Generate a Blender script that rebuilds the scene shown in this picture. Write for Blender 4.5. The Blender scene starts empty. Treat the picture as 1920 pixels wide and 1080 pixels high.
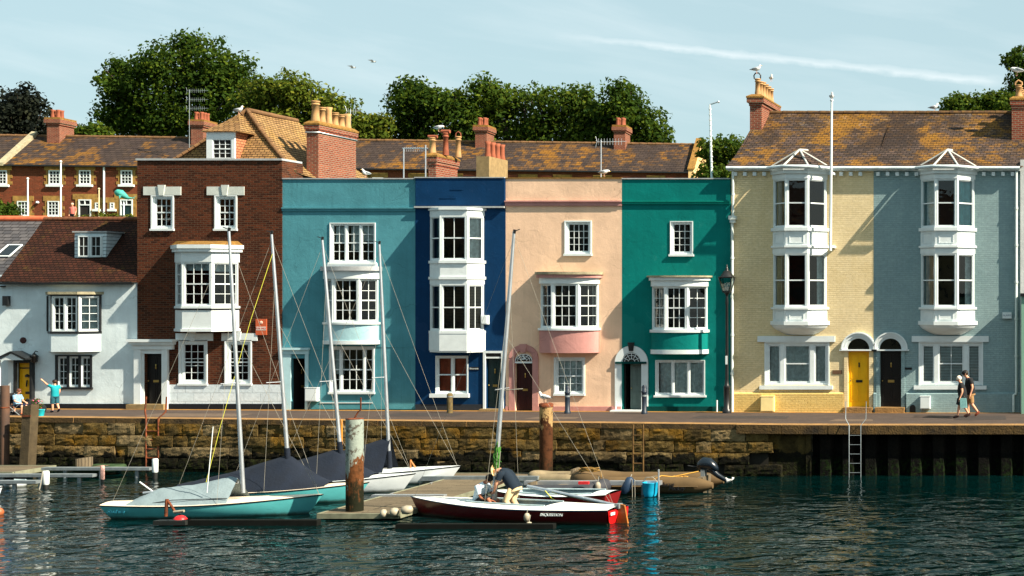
import bpy, bmesh, math, random
from mathutils import Vector, Matrix
import numpy as np
random.seed(7); np.random.seed(7)
R=math.radians
scene=bpy.context.scene; COL=scene.collection
# ---------------------------------------------------------------- camera
F=2600.0; CX=2075.0; CY=560.0; CZ=4.1; WZ=-1.65
cam=bpy.data.cameras.new('camera'); co=bpy.data.objects.new('camera',cam); COL.objects.link(co)
co.location=(0,0,CZ); co.rotation_euler=(R(90),0,0)
cam.sensor_width=36; cam.lens=F/1920*36; cam.shift_x=(960-CX)/1920; cam.shift_y=(CY-540)/1920
cam.clip_start=.5; cam.clip_end=9000
scene.camera=co
# ---------------------------------------------------------------- sky and sun
SUN=Vector((4.6,-1.2,4.1)).normalized()
EXPO=1.38
scene.view_settings.view_transform='Standard'; scene.view_settings.look='None'
scene.view_settings.exposure=EXPO; scene.view_settings.gamma=1
w=bpy.data.worlds.new('World'); scene.world=w; w.use_nodes=True
nt=w.node_tree; nt.nodes.clear()
def nd(nt,t,inp=None,**kw):
    n=nt.nodes.new(t)
    for k,v in kw.items(): setattr(n,k,v)
    if inp:
        for k,v in inp.items():
            s=n.inputs[k]
            if hasattr(v,'is_output') and v.is_output: nt.links.new(v,s)
            else: s.default_value=v
    return n
def mth(nt,op,a,b=0.0,c=0.0,clamp=False):
    n=nt.nodes.new('ShaderNodeMath'); n.operation=op; n.use_clamp=clamp
    for i,v in enumerate((a,b,c)):
        if hasattr(v,'is_output'): nt.links.new(v,n.inputs[i])
        else: n.inputs[i].default_value=v
    return n.outputs[0]
def mixc(nt,fac,a,b,mode='MIX'):
    n=nt.nodes.new('ShaderNodeMix'); n.data_type='RGBA'; n.blend_type=mode
    for i,v in ((0,fac),(6,a),(7,b)):
        if hasattr(v,'is_output'): nt.links.new(v,n.inputs[i])
        else: n.inputs[i].default_value=v if i==0 else (tuple(v)+(1,))[:4]
    return n.outputs[2]
def ramp(nt,fac,stops):
    n=nt.nodes.new('ShaderNodeValToRGB'); nt.links.new(fac,n.inputs[0])
    e=n.color_ramp.elements
    while len(e)<len(stops): e.new(.5)
    for i,(p,c) in enumerate(stops):
        e[i].position=p; e[i].color=(c,c,c,1) if isinstance(c,(int,float)) else (tuple(c)+(1,))[:4]
    return n.outputs[0]
sky=nd(nt,'ShaderNodeTexSky',sky_type='NISHITA',sun_disc=False,sun_elevation=math.asin(SUN.z),
       sun_rotation=math.atan2(SUN.x,SUN.y),air_density=1.0,dust_density=1.6,ozone_density=2.2)
tc=nd(nt,'ShaderNodeTexCoord'); sp=nd(nt,'ShaderNodeSeparateXYZ',{0:tc.outputs['Generated']})
yy=mth(nt,'MAXIMUM',sp.outputs[1],.02)
u=mth(nt,'DIVIDE',sp.outputs[0],yy); v=mth(nt,'DIVIDE',sp.outputs[2],yy)
# thin streaky high cloud, and one vapour trail
cv=nd(nt,'ShaderNodeCombineXYZ',{0:mth(nt,'MULTIPLY',u,2.2),1:mth(nt,'ADD',mth(nt,'MULTIPLY',v,13.),mth(nt,'MULTIPLY',u,2.4))})
cn=nd(nt,'ShaderNodeTexNoise',{'Vector':cv.outputs[0],'Scale':2.1,'Detail':7.,'Roughness':.55,'Distortion':.3})
cl=ramp(nt,cn.outputs[0],[(.46,0),(.75,1)])
dl=mth(nt,'SUBTRACT',v,mth(nt,'MULTIPLY_ADD',u,-.106,.1477))       # height over the trail's line
nz=nd(nt,'ShaderNodeTexNoise',{'Vector':nd(nt,'ShaderNodeCombineXYZ',{0:mth(nt,'MULTIPLY',u,60.),1:mth(nt,'MULTIPLY',v,90.)}).outputs[0],'Scale':1.,'Detail':4.})
dl=mth(nt,'ADD',dl,mth(nt,'MULTIPLY_ADD',nz.outputs[0],.006,-.003))
wd=mth(nt,'MULTIPLY_ADD',u,.005,.0048)
tr=mth(nt,'SUBTRACT',1.,mth(nt,'DIVIDE',mth(nt,'ABSOLUTE',dl),wd),clamp=True)
tr=mth(nt,'POWER',tr,.8)
ends=mth(nt,'MULTIPLY',ramp(nt,mth(nt,'MULTIPLY_ADD',u,1.,.5),[(.10,0),(.17,1)]),ramp(nt,mth(nt,'MULTIPLY_ADD',u,1.,.5),[(.41,1),(.43,0)]))
tr=mth(nt,'MULTIPLY',mth(nt,'MULTIPLY',tr,ends),mth(nt,'MULTIPLY_ADD',nz.outputs[0],.9,.25),clamp=True)
pale=mixc(nt,.66,sky.outputs[0],(6.1,8.3,8.5))
c1=mixc(nt,mth(nt,'MULTIPLY',cl,.22),pale,(10.,10.6,10.7))
c2=mixc(nt,mth(nt,'MULTIPLY',tr,.5),c1,(11.,11.3,11.3))
bg=nd(nt,'ShaderNodeBackground',{0:c2,1:.0425}); ou=nd(nt,'ShaderNodeOutputWorld',{0:bg.outputs[0]})
sl=bpy.data.lights.new('sun','SUN'); sl.energy=5.0; sl.angle=R(.53); sl.color=(1,.88,.70)
so=bpy.data.objects.new('sun',sl); COL.objects.link(so); so.rotation_euler=SUN.to_track_quat('Z','Y').to_euler(); so.location=(20,-10,30)
# ---------------------------------------------------------------- helpers
def X(px,D=50.): return (px-CX)*D/F
def Z(py,D=50.): return CZ-(py-CY)*D/F
def P(px,py,D): return Vector((X(px,D),D,Z(py,D)))
class MB:
    def __init__(s,T=None): s.v=[]; s.f=[]; s.m=[]; s.T=T; s.mi=0; s.sm=[]
    def add(s,vs,fs,smooth=False):
        o=len(s.v)
        if s.T is not None: s.v+= [tuple(s.T@Vector(p)) for p in vs]
        else: s.v+=[tuple(p) for p in vs]
        s.f+=[tuple(i+o for i in f) for f in fs]; s.m+=[s.mi]*len(fs); s.sm+=[smooth]*len(fs); return s
    def box(s,x0,x1,y0,y1,z0,z1):
        return s.add([(x0,y0,z0),(x1,y0,z0),(x1,y1,z0),(x0,y1,z0),(x0,y0,z1),(x1,y0,z1),(x1,y1,z1),(x0,y1,z1)],
              [(0,3,2,1),(4,5,6,7),(0,1,5,4),(1,2,6,5),(2,3,7,6),(3,0,4,7)])
    def poly(s,pts): return s.add(pts,[tuple(range(len(pts)))])
    def slab(s,pts,z0,z1,smooth=False):                       # plan polygon between two heights
        n=len(pts); v=[(p[0],p[1],z0) for p in pts]+[(p[0],p[1],z1) for p in pts]
        return s.add(v,[tuple(range(n))[::-1],tuple(range(n,2*n))]+[(i,(i+1)%n,n+(i+1)%n,n+i) for i in range(n)][:0 if smooth else None]) if not smooth else s.add(v,[tuple(range(n))[::-1],tuple(range(n,2*n))]).add(v,[(i,(i+1)%n,n+(i+1)%n,n+i) for i in range(n)],True)
    def plate(s,pts,y0,y1):                      # x,z outline between two depths
        n=len(pts); v=[(p[0],y0,p[1]) for p in pts]+[(p[0],y1,p[1]) for p in pts]
        return s.add(v,[tuple(range(n)),tuple(range(n,2*n))[::-1]]+[(i,n+i,n+(i+1)%n,(i+1)%n) for i in range(n)])
    def tube(s,pts,r,n=8,cap=True):
        pts=[Vector(p) for p in pts]; rs=r if isinstance(r,(list,tuple)) else [r]*len(pts)
        v=[];f=[]; up=None
        for i,p in enumerate(pts):
            d=(pts[min(i+1,len(pts)-1)]-pts[max(i-1,0)]).normalized()
            a=Vector((0,0,1)) if abs(d.z)<.95 else Vector((0,1,0))
            if up is not None: a=up
            e=d.cross(a).normalized(); g=e.cross(d).normalized(); up=g
            for k in range(n):
                t=2*math.pi*k/n; q=p+(e*math.cos(t)+g*math.sin(t))*rs[i]; v.append(q)
        for i in range(len(pts)-1):
            for k in range(n):
                f.append((i*n+k,i*n+(k+1)%n,(i+1)*n+(k+1)%n,(i+1)*n+k))
        s.add(v,f,True)
        if cap: s.add(v[:n],[tuple(range(n))[::-1]]); s.add(v[-n:],[tuple(range(n))])
        return s
    def lathe(s,c,prof,n=14):                    # profile of (r,z) up an axis through c
        v=[];f=[]
        for r,z in prof:
            for k in range(n):
                t=2*math.pi*k/n; v.append((c[0]+r*math.cos(t),c[1]+r*math.sin(t),c[2]+z))
        for i in range(len(prof)-1):
            for k in range(n): f.append((i*n+k,i*n+(k+1)%n,(i+1)*n+(k+1)%n,(i+1)*n+k))
        s.add(v,f,True); s.add(v[-n:],[tuple(range(n))]); s.add(v[:n],[tuple(range(n))[::-1]]); return s
    def ball(s,c,r,n=10,m=7,rot=None):
        v=[];f=[]; r=(r,r,r) if isinstance(r,(int,float)) else r
        for i in range(m+1):
            a=math.pi*i/m
            for k in range(n):
                t=2*math.pi*k/n; q=Vector((r[0]*math.sin(a)*math.cos(t),r[1]*math.sin(a)*math.sin(t),-r[2]*math.cos(a)))
                if rot is not None: q=rot@q
                v.append(Vector(c)+q)
        for i in range(m):
            for k in range(n): f.append((i*n+k,i*n+(k+1)%n,(i+1)*n+(k+1)%n,(i+1)*n+k))
        return s.add(v,f,True)
    def grid(s,rows,smooth=True,close=False):
        n=len(rows[0]); v=[p for r in rows for p in r]; f=[]
        for i in range(len(rows)-1):
            for k in range(n if close else n-1): f.append((i*n+k,i*n+(k+1)%n,(i+1)*n+(k+1)%n,(i+1)*n+k))
        return s.add(v,f,smooth)
    def build(s,name,mats,parent=None,loc=None,fix=False):
        me=bpy.data.meshes.new(name)
        if parent is not None:
            r=parent
            while r.parent: r=r.parent
            L=r.location
            if abs(r.rotation_euler.z)>1e-9: L=Vector((0,0,0))   # turned things are modelled in their own axes
        else: L=Vector(loc) if loc is not None else Vector((0,0,0))
        me.from_pydata([(a-L[0],b-L[1],c-L[2]) for a,b,c in s.v],[],s.f)
        mats=mats if isinstance(mats,(list,tuple)) else [mats]
        for m in mats: me.materials.append(m)
        me.polygons.foreach_set('material_index',s.m); me.polygons.foreach_set('use_smooth',s.sm)
        if fix:
            b=bmesh.new(); b.from_mesh(me); bmesh.ops.recalc_face_normals(b,faces=b.faces); b.to_mesh(me); b.free()
        me.update()
        o=bpy.data.objects.new(name,me); COL.objects.link(o)
        if parent is not None: o.parent=parent
        else: o.location=L
        return o
def tag(o,label=None,cat=None,group=None,kind=None):
    if label: o['label']=label
    if cat: o['category']=cat
    if group: o['group']=group
    if kind: o['kind']=kind
    return o
def empty(name,loc,label,cat,group=None,rz=0):
    o=bpy.data.objects.new(name,None); COL.objects.link(o); o.location=loc; o.rotation_euler=(0,0,rz); o.empty_display_size=.3
    return tag(o,label,cat,group)
def copy_tree(o,parent=None,loc=None,label=None):
    c=o.copy(); COL.objects.link(c); c.parent=parent
    if loc is not None: c.location=loc
    if label: c['label']=label
    for ch in list(o.children): copy_tree(ch,c)
    return c
def planT(p0,p1):                                # local x from p0 to p1, local y inward, z up
    a=Vector((p0[0],p0[1],0)); d=Vector((p1[0]-p0[0],p1[1]-p0[1],0)).normalized()
    return Matrix(((d.x,-d.y,0,a.x),(d.y,d.x,0,a.y),(0,0,1,0),(0,0,0,1)))
def text_mesh(parent,s,T,size,mt,name='lettering',ext=.004,shear=0,bold=0):
    cu=bpy.data.curves.new(name,'FONT'); cu.body=s; cu.size=size; cu.extrude=ext; cu.align_x='CENTER'; cu.align_y='CENTER'; cu.shear=shear; cu.offset=bold
    o=bpy.data.objects.new('t',cu); COL.objects.link(o); bpy.context.view_layer.update()
    me=bpy.data.meshes.new_from_object(o); bpy.data.objects.remove(o)
    mb=MB(T); mb.add([tuple(v.co) for v in me.vertices],[tuple(p.vertices) for p in me.polygons])
    return mb.build(name,mt,parent)
# ---------------------------------------------------------------- materials
def C(r,g,b):
    f=lambda q:(q/255/12.92) if q/255<=.04045 else ((q/255+.055)/1.055)**2.4
    return (f(r),f(g),f(b))
def mul(c,k): return tuple(q*k for q in c)
def base(name,rough=.8,metal=0,spec=.12):
    m=bpy.data.materials.new(name); m.use_nodes=True; nt=m.node_tree; b=nt.nodes['Principled BSDF']
    b.inputs['Roughness'].default_value=rough; b.inputs['Metallic'].default_value=metal; b.inputs['Specular IOR Level'].default_value=spec
    return m,nt,b
def objv(nt): return nd(nt,'ShaderNodeTexCoord').outputs['Object']
def noise(nt,vec,scale,detail=4,rough=.55,dist=0): return nd(nt,'ShaderNodeTexNoise',{'Vector':vec,'Scale':scale,'Detail':detail,'Roughness':rough,'Distortion':dist}).outputs[0]
def bump(nt,b,h,dist=.02,st=1.):
    n=nd(nt,'ShaderNodeBump',{'Height':h,'Distance':dist,'Strength':st}); nt.links.new(n.outputs[0],b.inputs['Normal'])
def plain(name,col,rough=.6,metal=0,var=.18,scale=6,spec=.35,bp=0,col2=None):
    m,nt,b=base(name,rough,metal,spec); v=objv(nt); n=noise(nt,v,scale,5)
    f=ramp(nt,n,[(.3,0),(.7,1)])
    nt.links.new(mixc(nt,f,mul(col,1-var),col2 or mul(col,1+var)),b.inputs['Base Color'])
    if bp: bump(nt,b,noise(nt,v,scale*6,3),bp)
    return m
def stretch(nt,v,x,y,z): return nd(nt,'ShaderNodeVectorMath',{0:v,1:(x,y,z)},operation='MULTIPLY').outputs[0]
def stucco(name,col,dirt=.45,bp=.013):
    m,nt,b=base(name,.78); v=objv(nt)
    big=ramp(nt,noise(nt,v,.9,6,.6),[(.35,0),(.7,1)])
    c=mixc(nt,big,mul(col,.84),mul(col,1.08))
    st=ramp(nt,noise(nt,stretch(nt,v,5,5,.35),1.2,5,.6),[(.52,0),(.78,1)])
    c=mixc(nt,mth(nt,'MULTIPLY',st,dirt),c,mul(col,.55))
    pt=ramp(nt,noise(nt,v,2.7,8,.7,1.5),[(.60,0),(.64,1)])
    c=mixc(nt,mth(nt,'MULTIPLY',pt,.22),c,tuple(min(1,q*1.25+.03) for q in col))
    # hairline cracks and a few repaired patches
    dv_=nd(nt,'ShaderNodeVectorMath',{0:v,1:nd(nt,'ShaderNodeVectorMath',{0:nd(nt,'ShaderNodeTexNoise',{'Vector':v,'Scale':1.7,'Detail':5.}).outputs[1],1:(.9,.9,.9)},operation='MULTIPLY').outputs[0]},operation='ADD').outputs[0]
    vo=nd(nt,'ShaderNodeTexVoronoi',{'Vector':dv_,'Scale':.55},feature='DISTANCE_TO_EDGE').outputs[0]
    ck=mth(nt,'MULTIPLY',ramp(nt,vo,[(.0,1),(.012,0)]),ramp(nt,noise(nt,v,.7,2),[(.5,0),(.62,1)]))
    c=mixc(nt,mth(nt,'MULTIPLY',ck,.55),c,mul(col,.45))
    rp=ramp(nt,nd(nt,'ShaderNodeTexVoronoi',{'Vector':stretch(nt,dv_,1,1,.7),'Scale':.5}).outputs[1],[(.80,0),(.82,1)])
    c=mixc(nt,mth(nt,'MULTIPLY',rp,.18),c,tuple(min(1,q*1.3+.02) for q in col))
    nt.links.new(c,b.inputs['Base Color'])
    h=mth(nt,'ADD',mth(nt,'MULTIPLY',noise(nt,v,2.2,4,.6,.6),.9),mth(nt,'MULTIPLY',noise(nt,v,18,4,.7),.35))
    bump(nt,b,h,bp); return m
def bvec(nt,v,ky=1.):
    s=nd(nt,'ShaderNodeSeparateXYZ',{0:v}); 
    return nd(nt,'ShaderNodeCombineXYZ',{0:mth(nt,'ADD',s.outputs[0],mth(nt,'MULTIPLY',s.outputs[1],ky)),1:s.outputs[2]}).outputs[0]
def brickm(name,c1,c2,mortar,bw=.225,bh=.075,ms=.012,bp=.012,stain=None,paint=False,rough=.85,chips=None,mix=.0,ky=1.):
    m,nt,b=base(name,rough); v=objv(nt); vv=bvec(nt,v,ky)
    wob=nd(nt,'ShaderNodeVectorMath',{0:vv,1:nd(nt,'ShaderNodeVectorMath',{0:nd(nt,'ShaderNodeTexNoise',{'Vector':v,'Scale':3.,'Detail':2.}).outputs[1],1:(.02,.02,0)},operation='MULTIPLY').outputs[0]},operation='ADD').outputs[0]
    br=nd(nt,'ShaderNodeTexBrick',{'Vector':wob,'Color1':c1+(1,),'Color2':c2+(1,),'Mortar':mortar+(1,),'Scale':1.,'Mortar Size':ms,'Mortar Smooth':.3,'Bias':mix,'Brick Width':bw,'Row Height':bh})
    c=br.outputs[0]
    n=ramp(nt,noise(nt,v,.8,6,.65),[(.35,0),(.7,1)]); c=mixc(nt,mth(nt,'MULTIPLY',n,.45),c,(.72,.72,.75),'MULTIPLY')
    fine=noise(nt,v,9,4,.7); c=mixc(nt,.35,c,mixc(nt,ramp(nt,fine,[(.3,0),(.7,1)]),(.6,.6,.6),(1.25,1.25,1.25)),'MULTIPLY')
    if stain: 
        for (sc,lo,hi,colr,am,sx,sz) in stain:
            f=ramp(nt,noise(nt,stretch(nt,v,sx,sx,sz),sc,6,.65,.4),[(lo,0),(hi,1)]); c=mixc(nt,mth(nt,'MULTIPLY',f,am),c,colr)
    nt.links.new(c,b.inputs['Base Color'])
    h=mth(nt,'SUBTRACT',mth(nt,'MULTIPLY',noise(nt,v,14,4),.5),br.outputs[1]); bump(nt,b,h,bp); return m
M={}
WHT=(.64,.70,.71)
M['blue']=stucco('blue_render',C(76,138,150))
M['navy']=stucco('navy_render',C(6,50,88),.3,.012)
M['peach']=stucco('peach_render',C(230,194,164),.25)
M['pink']=stucco('dusty_pink_render',C(184,134,128),.3)
M['teal']=stucco('teal_render',C(0,112,107),.3)
M['tealdark']=stucco('dark_teal_render',C(0,60,58))
M['white']=stucco('white_render',(.64,.74,.77),.22,.012)
M['black']=stucco('black_plinth_paint',(.012,.014,.018),.3)
M['yellow']=brickm('yellow_painted_brick',C(220,200,156),C(226,207,165),C(214,194,151),ms=.007,bp=.007,stain=[(1.1,.5,.8,C(190,165,110),.4,1,.5)])
M['yelplinth']=brickm('yellow_plinth_brick',C(216,184,112),C(222,192,122),C(198,168,100),ms=.008,bp=.014)
M['grey']=brickm('grey_painted_brick',C(134,158,161),C(140,164,166),C(129,153,156),ms=.007,bp=.007,stain=[(1.1,.5,.8,C(100,130,134),.4,1,.5)])
M['brick']=brickm('brown_brick',C(94,48,28),C(56,28,18),C(92,72,56),ms=.010,stain=[(2.,.62,.8,C(70,50,45),.3,1,1)])
M['redbrick']=brickm('red_brick',C(150,72,48),C(120,54,38),C(150,125,105),ms=.012)
M['chimbrick']=brickm('chimney_brick',C(140,70,50),C(112,50,38),C(140,120,100),ms=.014,stain=[(2.5,.55,.75,C(150,120,100),.35,1,1)])
M['terbrick']=brickm('terrace_brick',C(128,62,40),C(104,50,32),C(112,80,58),ms=.012)
M['stoneq']=plain('ochre_stone',C(140,108,54),.9,var=.4,scale=5)
M['lintel']=plain('pale_stone',C(190,196,190),.8,var=.12)
M['wood_white']=plain('white_paint',WHT,.45,var=.06,scale=4)
M['whitebrick']=brickm('white_painted_block',C(215,225,230),C(205,218,224),C(190,204,210),bw=.6,bh=.3,ms=.012)
M['blackpaint']=plain('black_paint',(.012,.013,.014),.35,var=.3)
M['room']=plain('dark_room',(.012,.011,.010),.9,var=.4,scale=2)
M['lead']=plain('lead_flashing',(.35,.37,.38),.6,var=.15)
M['concrete']=plain('render_concrete',C(132,112,76),.9,var=.2,bp=.01)
M['doorblack']=plain('black_door_paint',(.010,.009,.009),.3,var=.2)
M['dooryellow']=plain('yellow_door_paint',C(236,180,10),.4,var=.05)
M['doormaroon']=plain('maroon_door_paint',C(50,18,18),.35,var=.15)
M['doorgreen']=plain('dark_green_door_paint',C(22,46,46),.4,var=.15)
M['doorgrey']=plain('grey_green_door_paint',C(96,112,108),.4,var=.1)
M['brass']=plain('brass',(.55,.38,.12),.35,1,.1)
M['pot']=plain('ochre_chimney_pot',C(168,130,86),.8,var=.22,scale=5)
M['potred']=plain('terracotta_pot',C(132,72,48),.8,var=.2,scale=5)
M['net']=plain('net_curtain',(.62,.70,.70),.9,var=.25,scale=9)
M['curtain']=plain('cream_curtain',(.55,.5,.44),.9,var=.2)
M['blind']=plain('slatted_blind',(.74,.80,.80),.7,var=.1)
M['orangecurtain']=plain('orange_curtain',C(190,88,60),.9,var=.3,scale=3)
M['bevel']=plain('galvanised_metal',(.5,.53,.55),.4,.8,.15)
M['alu']=plain('anodised_aluminium',(.52,.56,.60),.38,.75,.12,scale=3)
M['rustdark']=plain('rusty_dark_steel',C(70,38,24),.9,var=.45,scale=9,col2=C(128,66,34))
M['greymetal']=plain('grey_metal',(.24,.28,.30),.5,.5,.2)
M['rope']=plain('pale_rope',(.26,.25,.21),.9); M['yrope']=plain('yellow_rope',(.55,.55,.06),.8); M['grope']=plain('green_rope',(.04,.15,.02),.8)
M['agedlead']=plain('aged_lead',C(150,142,116),.9,var=.3,scale=5,bp=.01)
M['lichen']=plain('lichen_cap',C(128,94,40),.95,var=.35,scale=7,bp=.03)
def glassm():
    m=bpy.data.materials.new('window_glass'); m.use_nodes=True; nt=m.node_tree; nt.nodes.clear()
    fr=nd(nt,'ShaderNodeFresnel',{'IOR':1.5}); v=objv(nt)
    nb=nd(nt,'ShaderNodeBump',{'Height':noise(nt,v,1.6,2),'Distance':.02,'Strength':.35})
    g=nd(nt,'ShaderNodeBsdfGlossy',{'Color':(1,1,1,1),'Roughness':.02,'Normal':nb.outputs[0]}); t=nd(nt,'ShaderNodeBsdfTransparent',{'Color':(.78,.84,.84,1)})
    mx=nd(nt,'ShaderNodeMixShader',{0:mth(nt,'MULTIPLY',fr.outputs[0],1.15,clamp=True),1:t.outputs[0],2:g.outputs[0]})
    nd(nt,'ShaderNodeOutputMaterial',{0:mx.outputs[0]}); return m
M['glass']=glassm()
def roofm(name,c1,c2,gap,tw,th,lich,ky=1.,axis=0,rough=.85,bp=.03,zb=None):
    # tiles laid in courses: along the roof and up it (height used for the courses)
    m,nt,b=base(name,rough); v=nd(nt,'ShaderNodeNewGeometry').outputs['Position']; s=nd(nt,'ShaderNodeSeparateXYZ',{0:v})
    vv=nd(nt,'ShaderNodeCombineXYZ',{0:s.outputs[axis],1:s.outputs[2]}).outputs[0]
    wob=nd(nt,'ShaderNodeVectorMath',{0:vv,1:nd(nt,'ShaderNodeVectorMath',{0:nd(nt,'ShaderNodeTexNoise',{'Vector':v,'Scale':1.3,'Detail':3.}).outputs[1],1:(.05,.05,0)},operation='MULTIPLY').outputs[0]},operation='ADD').outputs[0]
    br=nd(nt,'ShaderNodeTexBrick',{'Vector':wob,'Color1':c1+(1,),'Color2':c2+(1,),'Mortar':gap+(1,),'Scale':1.,'Mortar Size':.012,'Mortar Smooth':.4,'Brick Width':tw,'Row Height':th})
    c=br.outputs[0]
    cell=nd(nt,'ShaderNodeTexWhiteNoise',{'Vector':nd(nt,'ShaderNodeVectorMath',{0:nd(nt,'ShaderNodeVectorMath',{0:wob,1:(1/tw,1/th,1)},operation='MULTIPLY').outputs[0]},operation='FLOOR').outputs[0]}).outputs[0]
    for (sc,lo,hi,col,am) in lich:
        f=noise(nt,v,sc,7,.68,.5)
        if zb: f=mth(nt,'ADD',f,mth(nt,'MULTIPLY_ADD',s.outputs[2],zb[0],zb[1]))
        f=mth(nt,'ADD',f,mth(nt,'MULTIPLY_ADD',cell,.12,-.06))
        c=mixc(nt,mth(nt,'MULTIPLY',ramp(nt,f,[(lo,0),(hi,1)]),am),c,col)
    c=mixc(nt,mth(nt,'MULTIPLY',br.outputs[1],.8),c,gap)
    nt.links.new(c,b.inputs['Base Color'])
    fr=mth(nt,'FRACT',mth(nt,'DIVIDE',nd(nt,'ShaderNodeSeparateXYZ',{0:wob}).outputs[1],th))
    h=mth(nt,'SUBTRACT',mth(nt,'MULTIPLY',mth(nt,'SUBTRACT',1.,fr),.8),br.outputs[1]); h=mth(nt,'ADD',h,mth(nt,'MULTIPLY',noise(nt,v,7,4),.7))
    bump(nt,b,h,bp); return m
OR=C(196,128,24); OR2=C(170,120,40)
M['browntile']=roofm('brown_clay_tiles',C(62,34,24),C(44,25,18),C(11,7,5),.17,.085,[(.9,.56,.75,C(92,72,28),.5)],bp=.03)
M['goldtile']=roofm('lichened_clay_tiles',C(150,120,80),C(122,94,62),C(36,25,16),.2,.09,[(1.2,.5,.7,C(160,128,66),.5)],axis=1,bp=.04)
M['goldtile_front']=roofm('lichened_clay_tiles_front',C(140,108,70),C(112,84,54),C(36,25,16),.2,.09,[(1.2,.5,.7,C(150,120,60),.5)],axis=0,bp=.04)
M['slate']=roofm('lichened_slates',C(80,66,60),C(54,46,42),C(22,17,15),.22,.085,[(.5,.47,.58,C(126,88,30),.9),(1.3,.60,.72,C(150,142,138),.35),(3.,.50,.66,C(120,86,18),.6),(.30,.50,.60,C(46,38,35),.9)],bp=.02,zb=(.045,-.46))
M['terslate']=roofm('terrace_slates',C(62,52,48),C(50,42,40),C(26,22,20),.34,.14,[(.22,.52,.64,C(126,86,28),.85),(1.5,.5,.8,C(76,60,38),.4)],bp=.02)
M['greyslate']=roofm('grey_slates',C(84,82,84),C(62,62,66),C(30,28,30),.32,.14,[(1.2,.6,.8,C(150,140,130),.4)],axis=0,bp=.03)
M['ridge']=plain('ridge_tiles',C(104,76,48),.9,var=.35,scale=4,bp=.02)
M['ridgered']=plain('terracotta_ridge',C(196,96,62),.85,var=.2,scale=5)
# ---------------------------------------------------------------- the setting: ground, quay, water, hill
def yq(x): return 44.9+(x+10.45)*(-.06) if x<-10.45 else 44.9
def zg(x): return max(0.,min(.16,(-8-x)*.0045))
M['asphalt']=plain('old_asphalt',C(62,51,45),.95,var=.22,scale=1.6,bp=.006)
M['kerb']=plain('ochre_kerb_edge',C(140,100,42),.9,var=.35,scale=2.2,bp=.02)
M['coping']=plain('quay_coping_stone',C(134,102,60),.9,var=.3,scale=2.5,bp=.02)
xs=[-75+i*1.5 for i in range(0,74)]
mb=MB(); mb.grid([[(x,yq(x)+.5,zg(x)) for x in xs],[(x,52.,zg(x)) for x in xs]],False)
tag(mb.build('pavement',M['asphalt'],fix=True),kind='structure')
mb=MB(); mb.grid([[(x,49.62,zg(x)+.004) for x in xs],[(x,49.98,zg(x)+.004) for x in xs]],False)
tag(mb.build('gutter_strip',M['kerb'],fix=True),kind='structure')
# coping along the quay edge
mb=MB()
for i in range(len(xs)-1):
    a,b=xs[i]+.008,xs[i+1]-.008; h=.28 if a>-12 else .16; j=random.uniform(-.012,.012)
    o=.12 if a>-12 else .05
    for (p,q) in ((a,b),):
        mb.mi=0
        mb.add([(p,yq(p)-o+j,zg(p)-h),(q,yq(q)-o+j,zg(q)-h),(q,yq(q)+.52,zg(q)-h),(p,yq(p)+.52,zg(p)-h),
                (p,yq(p)-o+.02+j,zg(p)+.006),(q,yq(q)-o+.02+j,zg(q)+.006),(q,yq(q)+.52,zg(q)+.006),(p,yq(p)+.52,zg(p)+.006)],
               [(0,3,2,1),(4,5,6,7),(1,2,6,5),(2,3,7,6),(3,0,4,7)])
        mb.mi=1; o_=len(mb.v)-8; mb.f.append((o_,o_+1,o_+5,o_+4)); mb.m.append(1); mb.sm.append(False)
def wallmat(name,dry,wet,low,weed,z1=-.45,z2=-.85,lich=.8):
    m,nt,b=base(name,.88); v=nd(nt,'ShaderNodeNewGeometry').outputs['Position']
    at=nd(nt,'ShaderNodeAttribute',attribute_name='tint').outputs['Fac']
    z=nd(nt,'ShaderNodeSeparateXYZ',{0:v}).outputs[2]
    zz=mth(nt,'ADD',z,mth(nt,'MULTIPLY_ADD',noise(nt,v,1.3,5,.65),.9,-.45))
    zz=mth(nt,'ADD',zz,mth(nt,'MULTIPLY_ADD',at,.3,-.15))
    n=noise(nt,v,3.5,7,.7)
    c=mixc(nt,ramp(nt,n,[(.36,0),(.62,1)]),mul(dry,.48),dry)
    c=mixc(nt,mth(nt,'MULTIPLY',ramp(nt,noise(nt,v,1.1,6,.6),[(.5,0),(.68,1)]),lich),c,C(126,90,18))
    c=mixc(nt,mth(nt,'MULTIPLY',ramp(nt,at,[(.62,0),(.72,1)]),.6*(lich>0)),c,C(136,120,90))
    f=ramp(nt,mth(nt,'MULTIPLY_ADD',zz,1.,2.),[(z2+2-.2,1),(z1+2,0)])
    wn=mixc(nt,ramp(nt,n,[(.5,0),(.68,1)]),low,wet)
    c=mixc(nt,f,c,wn)
    f2=ramp(nt,mth(nt,'MULTIPLY_ADD',zz,1.,2.),[(.55,1),(.85,0)])
    c=mixc(nt,mth(nt,'MULTIPLY',f2,.75),c,mixc(nt,ramp(nt,noise(nt,v,9,4),[(.45,0),(.6,1)]),mul(low,.6),weed))
    sk=ramp(nt,noise(nt,stretch(nt,v,.8,.8,.25),.8,5,.65,.3),[(.48,0),(.62,1)]); c=mixc(nt,mth(nt,'MULTIPLY',sk,.6),c,mul(low,.9))
    nt.links.new(c,b.inputs['Base Color']); bump(nt,b,mth(nt,'ADD',mth(nt,'MULTIPLY',noise(nt,v,5,5,.7),1.2),mth(nt,'MULTIPLY',noise(nt,v,28,3,.7),.4)),.075); return m
M['quaystone']=wallmat('quay_stone',C(104,86,48),C(50,44,24),C(18,17,10),C(40,46,14))
cop=mb.build('quay_coping',[M['coping'],plain('stained_coping_face',C(48,38,22),.9,var=.5,scale=3,col2=C(82,62,28),bp=.03)],fix=True); tag(cop,kind='structure')
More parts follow.
